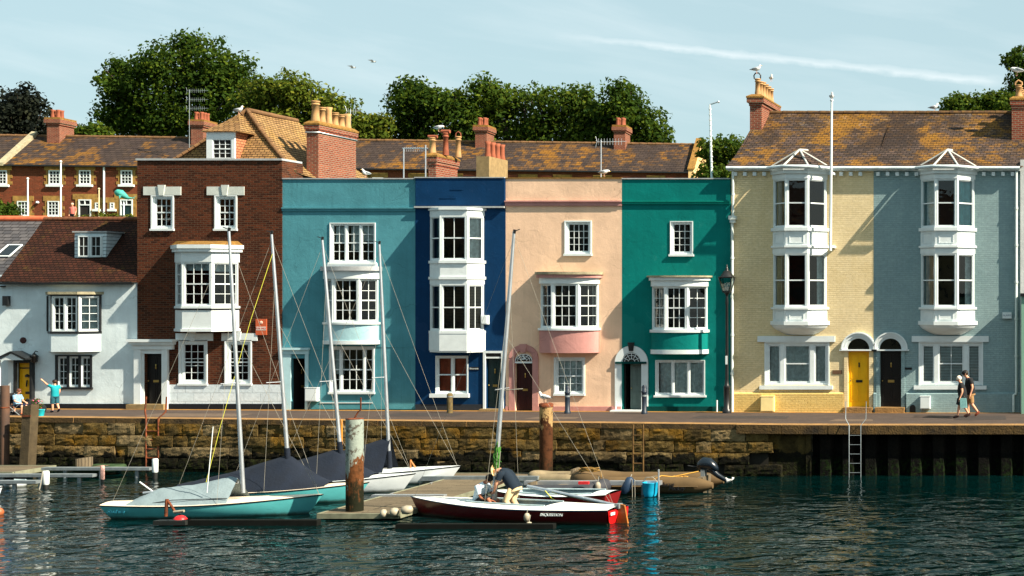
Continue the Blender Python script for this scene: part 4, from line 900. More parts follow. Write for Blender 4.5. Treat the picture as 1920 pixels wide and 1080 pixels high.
def halfroof(r,a,b,a1):
    mb=MB(); e=D-.22; rd=54.5; zr=11.4; rows=[]
    for k in range(11):
        t=k/10; y=e+(rd-e)*t; z=8.82+(zr-8.82)*t-.16*math.sin(math.pi*t)
        rows.append([(aa+(0),y,z+.02*math.sin(aa*1.7+k)) for aa in [a+(b-a)*i/12 for i in range(13)]])
    mb.grid(rows,False); mb.grid([[(aa,rd,zr) for aa in (a,b)],[(aa,59.,8.8) for aa in (a,b)]],False)
    mb.poly([(a1,D,8.8),(a1,rd,zr-.05),(a1,58.,8.8)]) ; mb.poly([(b,58,8.8),(b,rd,zr-.05),(b,D,8.8)])
    rf=mb.build('roof',M['slate'],r)
    mb=MB(); n=int((b-a)/.45)
    for i in range(n): mb.tube([(a+(b-a)*i/n,rd,zr+.0),(a+(b-a)*(i+.97)/n,rd,zr+.0)],[.10,.09],7)
    mb.build('ridge_tiles',plain('dark_ridge',C(70,52,44),.9,var=.4,scale=6,col2=C(110,80,40)),rf); return rf
halfroof(ry,X(1371)-.14,X(1638),X(1371)); halfroof(rg,X(1638)+.001,X(1919),X(1638)+.001)
ch=chimney(ry,X(1406,53.2),X(1428,53.2),53.2,55.8,9.9,4.1+(560-178)*53.2/F,M['chimbrick'],[],cap=.10)
zc=4.1+(560-176)*53.2/F; c0=X(1418,53.2)
for i in range(6): mb=MB(); pot(mb,c0+.02,53.35+i*.42,zc-.02,(.62,.58,.62,.60,.58,.56)[i],.115); mb.build('chimney_pot',M['pot'],ch)
mb=MB(); mb.tube([(c0-.11,53.35,zc+.6),(c0-.13,53.35,zc+.72),(c0-.07,53.35,zc+.82),(c0+.05,53.35,zc+.83),(c0+.13,53.35,zc+.74),(c0+.12,53.35,zc+.6)],.025,6); mb.build('cowl',M['blackpaint'],ch)
ch=chimney(rg,X(1897,52.4),X(1897,52.4)+.55,52.4,55.6,9.3,4.1+(560-182)*52.4/F,M['chimbrick'],[],cap=.06)
zc=4.1+(560-182)*52.4/F; c0=X(1909,52.4)
for i in range(4): mb=MB(); pot(mb,c0,52.7+i*.6,zc,.50,.13); mb.build('chimney_pot',M['pot'],ch)
mb=MB(); mb.tube([(c0-.13,52.7,zc+.5),(c0-.12,52.7,zc+.6),(c0,52.7,zc+.68),(c0+.12,52.7,zc+.6),(c0+.13,52.7,zc+.5)],.035,6); mb.build('cowl',M['pot'],ch)
# pipes, boxes
pw=plain('white_pipe',C(200,210,206),.5,var=.1)
dp=pipe(ry,[(X(1376),D-.12,Z(322)),(X(1376),D-.12,Z(408))],.045,pw); pipe(ry,[(X(1374.5),D-.11,Z(412)),(X(1374.5),D-.11,Z(772))],.05,pw)
mb=MB(FT(D)); mb.box(X(1369),X(1382),-.24,-.004,Z(412),Z(405)); mb.box(X(1371),X(1380),-.2,-.004,Z(418),Z(412)); mb.build('hopper',pw,ry)
meterbox(ry,D-.1,1428,1453,743,771,plain('cream_box',C(236,214,150),.5,var=.06))
fbox(ry,D,1561,1579,694,701,-.02,-.003,plain('brown_sign',C(96,70,50)),'name_plaque')
pipe(rg,[(X(1906),D-.12,Z(322)),(X(1906),D-.12,Z(736)),(X(1905),D-.15,Z(739)),(X(1901),D-.17,Z(740)),(X(1901),D-.17,Z(772))],.048,pw)
meterbox(rg,D-.1,1726,1745,743,766,M['wood_white'])
fbox(rg,D,1696,1710,689,693,-.02,-.003,M['blackpaint'],'name_plaque')
mb=MB(FT(D-.1)); mb.plate([(X(1706.5),-.0),(X(1717.5),-.0),(X(1717.5),Z(764))]+arch_pts(X(1712),Z(764),(X(1717.5)-X(1712)),8)[1:-1]+[(X(1706.5),Z(764))],-.02,-.003); mb.build('vent',M['blackpaint'],rg)
a,b,c,d=hr(1880,1897,585.5,597); mb=MB(FT(D)); mb.box(a,b,-.12,-.003,c,d); ob=mb.build('alarm_box',M['wood_white'],rg); text_mesh(ob,'ALARM',Matrix.Translation(((a+b)/2,D-.123,(c+d)/2))@Matrix.Rotation(R(90),4,'X'),.09,plain('blue_letter',C(60,90,120)),ext=.001)
# neighbour at the right edge: white wall above a pale green shopfront standing forward
r=empty('green_fronted_house',(X(1990),D,0),'pale green shopfront and white wall of the next house at right edge','house')
mb=MB(); mb.box(X(1913.5),X(2160),D-.12,D+8,-.1,Z(300)); mb.build('wall',stucco('off_white_wall',C(205,208,206)),r)
mb=MB(); mb.box(X(1915.5,49.5),X(2150,49.5),D-.62,D-.13,-.1,Z(556)); mb.build('shopfront',plain('pale_green_paint',C(120,160,142),.5,var=.05),r); mb=MB(); mb.box(X(1913.6,49.4),X(2152,49.4),D-.7,D-.13,Z(556),Z(550)); mb.build('shopfront_cornice',M['blackpaint'],r)
# ================================================================ behind: brick terrace up the hill
A0=Vector((X(0,85),85,0)); A1=Vector((X(1290,90),90,0)); TD=(A1-A0).normalized()
TT_=planT(A0,A1)
def ts(px):            # distance along the terrace front that a sight line through px meets
    k=(px-CX)/F; return (k*A0.y-A0.x)/(TD.x-k*TD.y)
def tz(py,px): 
    p=A0+TD*ts(px); return CZ-(py-CY)*p.y/F
EZ=12.33; RZ=14.42; GZ=6.2
units=[(-260,103),(103,372),(372,640),(640,905),(905,1165),(1165,1292)]
lbl=['terraced brick house at far left behind the slate roof, with yellow stone window surrounds','terraced brick house above the white cottage, behind its ridge','terraced brick house behind the brown town house chimney, roof mostly hidden','terraced brick house behind the navy house, with heavy orange lichen on its roof','terraced brick house behind the peach house, under the television aerial','end terrace house with a cream gable behind the teal house']
stn=M['stoneq']
def twin(root,px,w,zt,zb,cols=3,rows=4,small=False):
    s=ts(px); 
    mb=MB(TT_); q=.16
    mb.box(s-w/2-q,s-w/2,-.03,-.003,zb,zt); mb.box(s+w/2,s+w/2+q,-.03,-.003,zb,zt)
    for k in range(int((zt-zb)/.4)): mb.box(s-w/2-q-.12,s-w/2-q,-.028,-.003,zb+.4*k,zb+.4*k+.2); mb.box(s+w/2+q,s+w/2+q+.12,-.028,-.003,zb+.4*k,zb+.4*k+.2)
    mb.box(s-w/2-q-.1,s+w/2+q+.1,-.035,-.003,zt,zt+.32)
    wo=mb.build('window',stn,root)
    mb=MB(TT_); mb.box(s-w/2,s+w/2,-.012,-.003,zb,zt); mb.build('pane',M['room'],wo)
    mb=MB(TT_); sash(mb,s-w/2+.002,s+w/2-.002,zb,zt,cols,rows,fr=.06,bar=.03,y0=-.07,y1=-.014); mb.box(s-w/2-.12,s+w/2+.12,-.14,-.004,zb-.14,zb-.003); mb.build('sash_frame',M['wood_white'],wo)
troots=[]
for i,(a,b) in enumerate(units):
    s0,s1=ts(a),ts(b)
    if i==0: s0=-9.
    c=A0+TD*((s0+s1)/2); r=empty('terraced_house',(c.x,c.y,GZ),lbl[i],'house','brick terraced houses on the hill behind'); troots.append(r)
    mb=MB(TT_); mb.box(s0+.003,s1-.003,0,5.9,GZ-3.5,EZ); mb.build('wall',M['terbrick'],r)
    mb=MB(TT_); n=10
    mb.grid([[(s0+(s1-s0)*k/n,-.15+3.15*t/6,EZ-.03+(RZ-EZ+.03)*t/6+.03*math.sin(k*1.9+i)) for k in range(n+1)] for t in range(7)],False)
    mb.grid([[(s0+(s1-s0)*k/n,3.,RZ) for k in range(n+1)],[(s0+(s1-s0)*k/n,6.1,EZ) for k in range(n+1)]],False)
    rf=mb.build('roof',M['terslate'],r)
    mb=MB(TT_); mb.box(s0,s1,-.26,-.16,EZ-.10,EZ-.01); mb.build('gutter',M['blackpaint'],rf)
    mb=MB(TT_); m_=int((s1-s0)/.5)
    for k in range(m_): mb.tube([(s0+(s1-s0)*k/m_,3.,RZ),(s0+(s1-s0)*(k+.97)/m_,3.,RZ)],[.12,.10],6)
    mb.build('ridge_tiles',M['ridge'],rf)
for i,px_ in ((0,-22),(0,3),(1,103),(1,160),(1,238),(3,677),(3,709),(3,784),(3,850),(4,990),(4,1055),(4,1130),(5,1230)):
    twin(troots[i],px_,.66,tz(319.5,px_) if px_<500 else 11.75,tz(346,px_) if px_<500 else 10.6)
for i,px_ in ((0,44),(1,101)): twin(troots[i],px_,.66,tz(377,px_),tz(405,px_))
for px_ in (183,211): twin(troots[1],px_,.24,tz(380,px_),tz(392,px_),1,2)
def tdoor(px_,mt):
    s=ts(px_); zt,zb=tz(374,px_),tz(420,px_); mb=MB(TT_)
    for q in((s-.55,s-.36,zb,zt),(s+.36,s+.55,zb,zt),(s-.7,s+.7,zt,zt+.34)): mb.box(q[0],q[1],-.04,-.003,q[2],q[3])
    o=mb.build('door_surround',stn,troots[1]); mb=MB(TT_)
    for q in((s-.36,s-.29,zb,zt),(s+.29,s+.36,zb,zt),(s-.29,s+.29,zt-.07,zt),(s-.29,s+.29,zt-.37,zt-.3),(s-.02,s+.02,zt-.3,zt-.07)): mb.box(q[0],q[1],-.08,-.004,q[2],q[3])
    mb.build('door_frame',M['wood_white'],o); mb=MB(TT_); mb.box(s-.28,s+.28,-.03,-.004,zb,zt-.37); mb.build('door',mt,troots[1])
    mb=MB(TT_); mb.box(s-.28,s+.28,-.02,-.004,zt-.30,zt-.07); mb.build('fanlight',M['room'],o)
tdoor(160,M['room']); tdoor(238,M['doorgreen'])
s=ts(197); mb=MB(TT_); mb.tube([(s,-.12,tz(420,197)),(s,-.12,EZ-.1)],.06,6); mb.build('drainpipe',M['wood_white'],troots[1])
for px_,py_ in ((72,381),): s=ts(px_); mb=MB(TT_); mb.lathe((s,-.1,tz(py_,px_)),[(.09,0),(.1,.06),(.05,.12)],8); mb.build('wall_lamp',M['wood_white'],troots[1])
def tchim(root,px0,px1,ytop,ybot,pots,T_=2.3,dep=1.5,pm='potred'):
    s0,s1=ts(px0),ts(px1-10); Dd=(A0+TD*s0).y+T_
    f=lambda px:((px-CX)/F*(A0.y+T_*TD.x)-(A0.x-T_*TD.y))/(TD.x-(px-CX)/F*TD.y)
    s0=f(px0); s1=s0+.72; zt=CZ-(ytop-CY)*Dd/F; zb=EZ+.9
    mb=MB(TT_); mb.box(s0,s1,T_,T_+dep,zb,zt-.5); mb.box(s0-.06,s1+.06,T_-.06,T_+dep+.06,zt-.5,zt-.38); mb.box(s0-.12,s1+.12,T_-.12,T_+dep+.12,zt-.38,zt-.14)
    c=mb.build('chimney',M['chimbrick'],root); mb=MB(TT_); mb.box(s0-.1,s1+.1,T_-.1,T_+dep+.1,zt-.14,zt-.02); mb.build('chimney_cap',M['lichen'],c)
    mb=MB(TT_); mb.box(s0-.04,s1+.04,T_-.06,T_+dep+.04,zb,zb+.28); mb.build('flashing',M['lead'],c)
    for k in range(pots):
        mb=MB(TT_); pot(mb,s0+.2+.32*(k%2),T_+.25+.3*(k//2)*1.2,zt-.03,.52,.13,False,9); mb.build('chimney_pot',M[pm],c)
tchim(troots[0],88,120,220,265,5); tchim(troots[1],358,388,224,268,6); tchim(troots[3],891,917,234,278,4); tchim(troots[4],1151,1175,234,280,5)
# cream gable end with sloping parapet
s=ts(1292); mb=MB(TT_); prof=[(-.25,GZ-3),(6,GZ-3),(6,EZ+.1),(3,RZ+.35),(-.25,EZ+.1)]
v0=[(s,a,b) for a,b in prof]; v1=[(s+.32,a,b) for a,b in prof]; n=5
mb.add(v0+v1,[(4,3,2,1,0),(5,6,7,8,9)]+[(k,(k+1)%n,n+(k+1)%n,n+k) for k in range(n)])
mb.build('gable_wall',plain('cream_gable',C(222,182,126),.85,var=.12),troots[5],fix=True)
mb=MB(TT_); mb.add([(s-.06,-.3,EZ+.11),(s+.38,-.3,EZ+.11),(s+.38,3,RZ+.37),(s-.06,3,RZ+.37),(s-.06,-.3,EZ+.19),(s+.38,-.3,EZ+.19),(s+.38,3,RZ+.45),(s-.06,3,RZ+.45)],[(0,3,2,1),(4,5,6,7),(0,1,5,4),(1,2,6,5),(2,3,7,6),(3,0,4,7)]); mb.build('gable_coping',M['lichen'],troots[5])
s=ts(-30); mb=MB(TT_); s=ts(8); mb.add([(s-.25,-.3,EZ+.08),(s+.1,-.3,EZ+.08),(s+.1,3,RZ+.30),(s-.25,3,RZ+.30),(s-.25,-.3,EZ-.1),(s+.1,-.3,EZ-.1),(s+.1,3,RZ-.1),(s-.25,3,RZ-.1)],[(0,1,2,3),(0,4,5,1),(1,5,6,2),(0,3,7,4)]); mb.build('party_coping',M['agedlead'],troots[0])
# garden poles, whale vane, shrub
def pole(px,py0,py1,D_,r,mt,label,cat='pole',name='pole',grp=None):
    p0,p1=P(px,py0,D_),P(px,py1,D_); mb=MB(); mb.tube([p0,p1],[r,r*.8],7); mb.ball(p1,r*1.5,8,5); o=mb.build(name,mt,loc=p0); tag(o,label,cat,grp); return o
wp=M['wood_white']
pole(52,420,335,78,.045,wp,'shorter white garden pole at far left behind the slate roof','pole','garden_pole')
pole(114,425,303,78,.045,wp,'tall white garden pole between two terrace windows','pole','garden_pole')
pole(185.5,425,354,78,.04,plain('buff_pole',C(214,190,150)),'buff wooden garden pole left of the white drainpipe','pole','garden_pole')
p=P(232,420,78); r=empty('whale_vane',p,'turquoise whale shaped weather vane on a pole behind the cottage roof','weather vane')
mb=MB(); mb.tube([p,P(232,376,78)],.04,7); mb.build('pole',M['wood_white'],r)
c0=P(217,361,78); c1=P(247,372,78); pts=[c0,c0.lerp(c1,.12)+Vector((0,0,.03)),c0.lerp(c1,.3)+Vector((0,0,.06)),c0.lerp(c1,.55)+Vector((0,0,-.02)),c0.lerp(c1,.8)+Vector((0,0,-.06)),c1+Vector((0,0,.03))]
mb=MB(); mb.tube(pts,[.12,.20,.21,.16,.08,.03],10); wb=mb.build('whale_body',plain('verdigris',C(60,150,140),.6,var=.3),r)
mb=MB(); e=pts[-1]; mb.add([e,e+Vector((.24,.05,.12)),e+Vector((.10,0,-.0)),e+Vector((.22,-.05,-.06)),e+Vector((0,.05,0))],[(0,1,2),(0,2,3),(4,2,1)]); mb.build('tail_fluke',plain('verdigris_fin',C(60,150,140)),wb)
mb=MB(); e=pts[2]; mb.add([e+Vector((0,-.15,-.1)),e+Vector((.2,-.15,-.1)),e+Vector((.16,-.3,-.34)),e+Vector((.02,-.17,-.12))],[(0,1,2),(3,2,1)]); mb.build('flipper',plain('verdigris_flipper',C(60,150,140)),wb)
# ---------------------------------------------------------------- trees
def leafmat(name,c1,c2,c3,tr=.35):
    m,nt,b=base(name,.75,0,.06); v=nd(nt,'ShaderNodeNewGeometry').outputs['Position']
    at=nd(nt,'ShaderNodeAttribute',attribute_name='shade').outputs['Fac']
    n=ramp(nt,noise(nt,v,.45,4,.6),[(.38,0),(.66,1)])
    c=mixc(nt,n,c1,c2); c=mixc(nt,ramp(nt,at,[(.72,0),(1,1)]),c,c3); nt.links.new(c,b.inputs['Base Color'])
    t=nd(nt,'ShaderNodeBsdfTranslucent',{'Color':mixc(nt,.5,c,mul(c3,1.3))}); o=nt.nodes['Material Output']
    mx=nd(nt,'ShaderNodeMixShader',{0:tr,1:b.outputs[0],2:t.outputs[0]}); nt.links.new(mx.outputs[0],o.inputs[0]); return m
M['leafdark']=leafmat('dark_green_leaves',(.014,.034,.005),(.034,.066,.007),(.090,.13,.010))
M['leafmid']=leafmat('green_leaves',(.022,.048,.006),(.050,.088,.010),(.12,.155,.015))
M['leaflight']=leafmat('yellow_green_leaves',(.040,.068,.008),(.085,.118,.012),(.17,.18,.02))
M['leafcopper']=leafmat('copper_leaves',(.006,.009,.008),(.012,.016,.010),(.026,.03,.016),.15)
M['bark']=plain('bark',(.06,.045,.03),.95,var=.35,scale=6,bp=.02)
def leaves(cl,n,size,gap=.0,seed=1):
    """cl: list of (centre, radius); leaf-sized quads spread through the shells of the clumps"""
    rg_=np.random.RandomState(seed); cs=np.array([c[0] for c in cl]); rs=np.array([c[1] for c in cl]); wt=rs**2; wt/=wt.sum()
    k=rg_.choice(len(cl),n,p=wt); d=rg_.normal(size=(n,3)); d/=np.linalg.norm(d,axis=1)[:,None]; rad=rs[k]*(1-.55*rg_.rand(n)**1.7)*(1+.12*rg_.normal(size=n))
    c=cs[k]+d*rad[:,None]*np.array([1,1,.8])
    nrm=d*.7+rg_.normal(size=(n,3))*.55+np.array([0,0,.25]); nrm/=np.linalg.norm(nrm,axis=1)[:,None]
    t=np.cross(nrm,rg_.normal(size=(n,3))); t/=np.linalg.norm(t,axis=1)[:,None]; b=np.cross(nrm,t)
    s=size*(.6+.8*rg_.rand(n))[:,None]; 
    v=np.stack([c-t*s*.5,c+b*s*.34+nrm*s*.06,c+t*s*.55,c-b*s*.34+nrm*s*.06],1).reshape(-1,3)
    return v,rg_.rand(n)
def crown_mesh(root,cl,n,size,mt,seed,loc,name='crown'):
    v,sh=leaves(cl,n,size,seed=seed); v=v-np.array(loc); m=len(sh)
    me=bpy.data.meshes.new(name); me.vertices.add(len(v)); me.vertices.foreach_set('co',v.ravel()); me.loops.add(m*4); me.loops.foreach_set('vertex_index',np.arange(m*4)); me.polygons.add(m)
    me.polygons.foreach_set('loop_start',np.arange(m)*4); me.polygons.foreach_set('loop_total',np.full(m,4)); me.update(calc_edges=True)
    a=me.attributes.new('shade','FLOAT','FACE'); a.data.foreach_set('value',sh.astype(np.float32)); me.materials.append(mt)
    o=bpy.data.objects.new(name,me); COL.objects.link(o); o.parent=root; return o
def tree(name,label,blobs,D_,n,mt,size=.26,cr=1.1,base_z=6.8,seed=3,cat='tree',grp='trees on the hill behind the terrace',tr=.28,per=1.,depth=1.):
    """blobs: ellipses (px,py,rx,ry) of the outline, each a solid lobe of the crown at its real depth"""
    rg_=np.random.RandomState(seed); cl=[]; cen=[]
    for (px,py,rx,ry) in blobs:
        c=P(px,py,D_); ax,az=rx*D_/F,ry*D_/F; ay=min(ax,az*1.2)*depth; cen.append((c,az))
        m=max(5,int(per*(ax*az+ax*ay)*2.1/(cr*cr)))
        for i in range(m):
            d=rg_.normal(size=3); d/=np.linalg.norm(d); q=cr*(.55+.8*rg_.rand()); f=(.62+.36*rg_.rand())
            o=np.array([d[0]*max(ax-q*.75,.1),d[1]*max(ay-q*.6,.1),d[2]*max(az-q*.7,.1)])*f/.9
            cl.append((np.array(c)+o,q))
            if i%3==0: e=np.array([d[0]*ax,d[1]*ay,d[2]*az])*(.95+.15*rg_.rand()); cl.append((np.array(c)+e,cr*(.22+.25*rg_.rand())))
    xc=sum(c[0].x for c in cen)/len(cen); zc=min(c[0].z-c[1] for c in cen)
    r=empty(name,(xc,D_,base_z),label,cat,grp)
    crown_mesh(r,cl,n,size,mt,seed,(xc,D_,base_z))
    mb=MB(); top=max(c[0].z for c in cen); b=Vector((xc,D_,base_z-.3))
    mb.tube([b,b+Vector((.1,0,(top-base_z)*.35)),Vector((xc,D_,base_z+(top-base_z)*.7))],[tr*1.3,tr,tr*.6],8)
    for (c,az) in cen:
        st=Vector((xc,D_,base_z+(top-base_z)*random.uniform(.3,.6))); mid=st.lerp(c,.55)+Vector((0,0,.25)); mb.tube([st,mid,c],[tr*.5,tr*.32,tr*.12],6)
        for k in range(3):
            e=c+Vector((random.uniform(-1,1)*az,random.uniform(-.8,.8)*az,random.uniform(0,.8)*az)); mb.tube([mid,mid.lerp(e,.6)+Vector((0,0,.1)),e],[tr*.22,tr*.14,.02],5)
    mb.build('trunk',M['bark'],r); return r
tree('dark_tree','darkest, nearly black tree at the far left edge of the hill',[(-10,215,70,55),(45,205,40,45),(75,235,28,30),(20,230,50,50)],98,9000,M['leafcopper'],seed=11)
tree('bush','low green bush between the copper tree and the big tree',[(150,250,34,18),(180,246,24,18)],97,1800,M['leafmid'],cr=.7,seed=12,tr=.1)
tree('sycamore_tree','largest dark green tree with ragged left edge, left of centre',[(330,130,95,55),(255,165,62,50),(225,205,45,42),(400,130,70,52),(330,205,110,60),(430,190,60,60),(220,150,25,22),(230,130,22,14),(355,85,40,18),(245,235,60,30)],100,26000,M['leafdark'],seed=13,tr=.45)
tree('ash_tree','yellow green looser tree right of the largest tree',[(560,255,80,26),(630,255,50,26),(520,170,50,38),(570,175,55,42),(610,200,52,40),(520,225,70,50),(590,230,62,35),(480,180,40,45)],98,14000,M['leaflight'],seed=14,per=.9)
tree('young_tree','small pale green tree in the gap left of the middle trees',[(690,262,45,22),(680,235,34,32),(712,240,32,28),(660,225,22,26)],95,4200,M['leaflight'],cr=.8,seed=15,tr=.15)
tree('elm_tree','rounded dark tree behind the navy house chimneys',[(740,262,60,30),(880,230,40,40),(850,262,60,24),(790,205,55,48),(760,200,32,34),(830,195,52,42),(800,250,80,35),(770,170,26,14)],97,12000,M['leafdark'],seed=16)
tree('lime_tree','broad mid green tree behind the peach house',[(900,262,60,26),(870,200,40,34),(1100,225,40,40),(1000,262,70,26),(1090,255,50,34),(920,185,60,32),(985,195,70,42),(1050,195,55,36),(940,235,80,40),(1040,240,80,38),(1085,185,24,22),(905,165,20,12)],98,18000,M['leafmid'],seed=17,tr=.35)
tree('oak_tree','dark domed tree above the cream gable end',[(1130,262,50,22),(1120,215,36,36),(1200,262,60,20),(1165,195,48,34),(1195,225,55,42),(1150,235,45,40),(1225,250,34,30),(1160,172,26,14)],97,10500,M['leafdark'],seed=18)
tree('garden_tree','bright green tree beside the verge of the yellow house roof',[(1340,285,34,32),(1375,278,28,26),(1350,325,48,40),(1395,310,26,40)],72,5200,M['leafmid'],size=.2,cr=.6,base_z=4.2,seed=19,tr=.15)
tree('hedge_tree','low rounded bright green tree above the right hand slate roof ridge',[(1800,198,34,22),(1845,195,45,27),(1885,205,40,32),(1780,212,20,14)],75,6000,M['leafmid'],size=.2,cr=.7,base_z=5.5,seed=20,tr=.15)
tree('tall_tree','dark tall tree at the right edge behind the end chimney',[(1915,115,32,24),(1925,160,42,40),(1905,190,30,34),(1960,150,50,60),(1940,215,60,30)],78,8000,M['leafdark'],size=.22,cr=.8,base_z=5.5,seed=21,tr=.25)
tree('garden_shrub','bright green shrub in the garden at far left above the slate roof',[(8,392,24,20),(-14,395,24,20),(26,398,14,14)],76,2200,M['leafmid'],size=.15,cr=.4,base_z=6.2,seed=22,tr=.05,cat='shrub',grp=None)
tree('climbing_plant','scrubby flowering plant along the cottage ridge',[(160,408,18,5),(190,405,18,6),(225,409,24,4),(243,410,14,4)],53.2,700,M['leaflight'],size=.08,cr=.12,base_z=6.2,seed=23,tr=.02,cat='plant',grp=None)
# more wood beyond the frame and along the hill, for other viewpoints
# ---------------------------------------------------------------- aerials and masts
def aerial(p0,h,label,dirx=1,n=9,L=.9,name='tv_aerial',mt=None,arms=1):
    r=empty(name,p0,label,'aerial'); mt=mt or M['alu']; mb=MB(); mb.tube([p0,p0+Vector((0,0,h))],.022,6); mb.build('pole',mt,r)
    for a_ in range(arms):
        z=p0.z+h-.08-a_*.55; mb=MB(); mb.tube([(p0.x-.15*dirx,p0.y,z),(p0.x+L*dirx,p0.y+.1,z+.03)],.012,5)
        for k in range(n): x=p0.x-.1*dirx+(L+.05)*dirx*k/n; mb.tube([(x,p0.y-.0+.02,z-.11),(x,p0.y+.02,z+.13)],.007,4)
        for s in(-1,1): mb.tube([(p0.x-.15*dirx,p0.y,z+.02),(p0.x-.2*dirx,p0.y,z+s*.2)],.01,4)
        mb.build('antenna',mt,r)
    return r
aerial(P(1127,332,51.2),P(0,262,51.2).z-P(0,332,51.2).z,'thin television aerial on the peach house roof by the standing gull',1)
aerial(P(355,300,86.5)-Vector((0,0,1)),P(0,168,86.5).z-P(0,300,86.5).z+1,'tall dark mast with two television aerials left of the hipped roof',1,mt=M['greymetal'],arms=3,L=1.1)
aerial(P(657,262,55),P(0,205,55).z-P(0,262,55).z,'thin aerial rod right of the big brick chimney',1,n=4,L=.35)
r=empty('roof_aerial_frame',P(757,332,51),'goalpost shaped aerial frame of grey poles on the blue and navy roofs','aerial')
mb=MB(); a,b,c=P(757,334,51),P(757,278,51),P(798,278,51); mb.tube([a,b],.025,6); mb.tube([P(798,334,51),P(798,272,51)],.025,6); mb.build('pole',M['alu'],r)
mb=MB(); mb.tube([b+Vector((-.05,0,0)),c+Vector((.08,0,0))],.018,6)
for k in range(12): q=b.lerp(c,(k+.5)/12); mb.tube([q+Vector((0,0,-.12)),q+Vector((0,0,.05))],.007,4)
mb.build('antenna',M['alu'],r)
p=P(1335,334,53); r=empty('mast_light',p,'tall thin white mast with a short angled arm behind the teal house','mast')
mb=MB(); t=P(1331,196,53); mb.tube([p-Vector((0,0,.5)),t],[.045,.035],7)
for k in range(14): q=p.lerp(t,k/14); mb.tube([q,q+Vector((0,0,.04))],.055,7)
mb.build('pole',M['wood_white'],r); mb=MB(); mb.tube([t,P(1346,191,53)],.03,6); mb.ball(P(1347,191,53),.05); mb.build('arm',M['alu'],r)
# flagpole standing off the front of the yellow house
D_=49.3; p=P(1557,470,D_); r=empty('flagpole',p,'white flagpole fixed to the front of the yellow house','flagpole')
mb=MB(); mb.tube([p,P(1559.5,190,D_)],[.05,.04],9); mb.build('pole',M['wood_white'],r)
mb=MB(); mb.lathe(P(1559.5,190,D_),[(.045,0),(.07,.02),(.05,.06)],8); mb.build('truck_cap',M['wood_white'],r)
mb=MB(); 
for py in (324,462): q=P(1557.5,py,D_); mb.box(q.x-.06,q.x+.06,q.y,49.99,q.z-.04,q.z+.04)
mb.build('bracket',M['wood_white'],r)
# ---------------------------------------------------------------- quayside furniture
def gz(px,D_): return zg(X(px,D_))
r=empty('street_lamp',(X(1363,49.4),49.4,zg(X(1363))),'black street lamp with traditional glazed lantern in front of the teal house edge','street lamp')
lx,ly=X(1363,49.4),49.4; z0=zg(lx); zt=Z(556,49.4)
mb=MB(); mb.lathe((lx,ly,z0),[(.16,0),(.16,.12),(.11,.16),(.11,.9),(.13,.93),(.08,1.),(.06,1.2),(.055,2.2),(.045,zt-z0-.3),(.06,zt-z0-.25),(.04,zt-z0)],12); mb.build('pole',M['blackpaint'],r)
mb=MB(); 
def ring(z,h): return [(lx+a*h,ly+b*h,z) for a,b in ((-1,-1),(1,-1),(1,1),(-1,1))]
lz=Z(546,49.4); lt=Z(520,49.4)
for k in range(4):
    a,b=ring(lz,.12)[k],ring(lt,.23)[k]; mb.tube([a,b],.018,5); mb.tube([b,ring(lt,.23)[(k+1)%4]],.022,5); mb.tube([a,ring(lz,.12)[(k+1)%4]],.018,5)
mb.slab([(lx-.13,ly-.13),(lx+.13,ly-.13),(lx+.13,ly+.13),(lx-.13,ly+.13)],lz-.05,lz); mb.lathe((lx,ly,lz-.2),[(.03,0),(.06,.08),(.12,.16)],8)
mb.lathe((lx,ly,lt),[(.28,0),(.24,.05),(.12,.22),(.05,.26),(.07,.30),(.03,.34),(.03,.40),(.01,.45)],8); lf=mb.build('lantern',M['blackpaint'],r)
mb=MB(); A,B=ring(lz,.115),ring(lt,.225)
for k in range(4): mb.poly([A[k],A[(k+1)%4],B[(k+1)%4],B[k]])
mb.build('lantern_glass',M['glass'],lf); mb=MB(); mb.lathe((lx,ly,lz),[(.03,0),(.05,.1),(.05,.18),(.02,.22)],8); mb.build('bulb',plain('bulb_glass',(.6,.62,.6),.3),lf)
mb=MB(); mb.box(lx-.035,lx+.035,ly-.075,ly-.06,Z(683,49.4),Z(667,49.4)); mb.build('sticker',M['wood_white'],r)
def bollard(px,py,label,metal=True,h=.9,D_=48.9):
    x=X(px,D_); z=zg(x); r=empty('bollard',(x,D_,z),label,'bollard'); mb=MB()
    if metal: mb.lathe((x,D_,z),[(.11,0),(.11,.08),(.085,.10),(.085,h*.72),(.10,h*.74),(.10,h*.79),(.075,h*.80),(.085,h*.93),(.05,h)],12); mb.build('post',plain('blue_black_paint',C(26,38,52),.5,var=.2),r); mb=MB(); mb.lathe((x,D_,z),[(.088,h*.60),(.090,h*.62),(.088,h*.66)],12); mb.build('band',M['greymetal'],r)
    else: mb.lathe((x,D_,z),[(.10,0),(.095,h*.5),(.10,h*.92),(.06,h)],9); mb.build('post',plain('weathered_timber',C(96,82,50),.9,var=.4,scale=8,bp=.02),r); mb=MB(); mb.lathe((x,D_,z),[(.10,h*.8),(.103,h*.82),(.10,h*.85)],9); mb.build('band',M['greymetal'],r)
bollard(843.5,738,'weathered timber post in front of the navy house window',False,.70)
bollard(1064,725,'dark metal bollard in front of the peach house window',True,.97)
bollard(1208,722,'dark metal bollard in front of the teal house doorway',True,1.02)
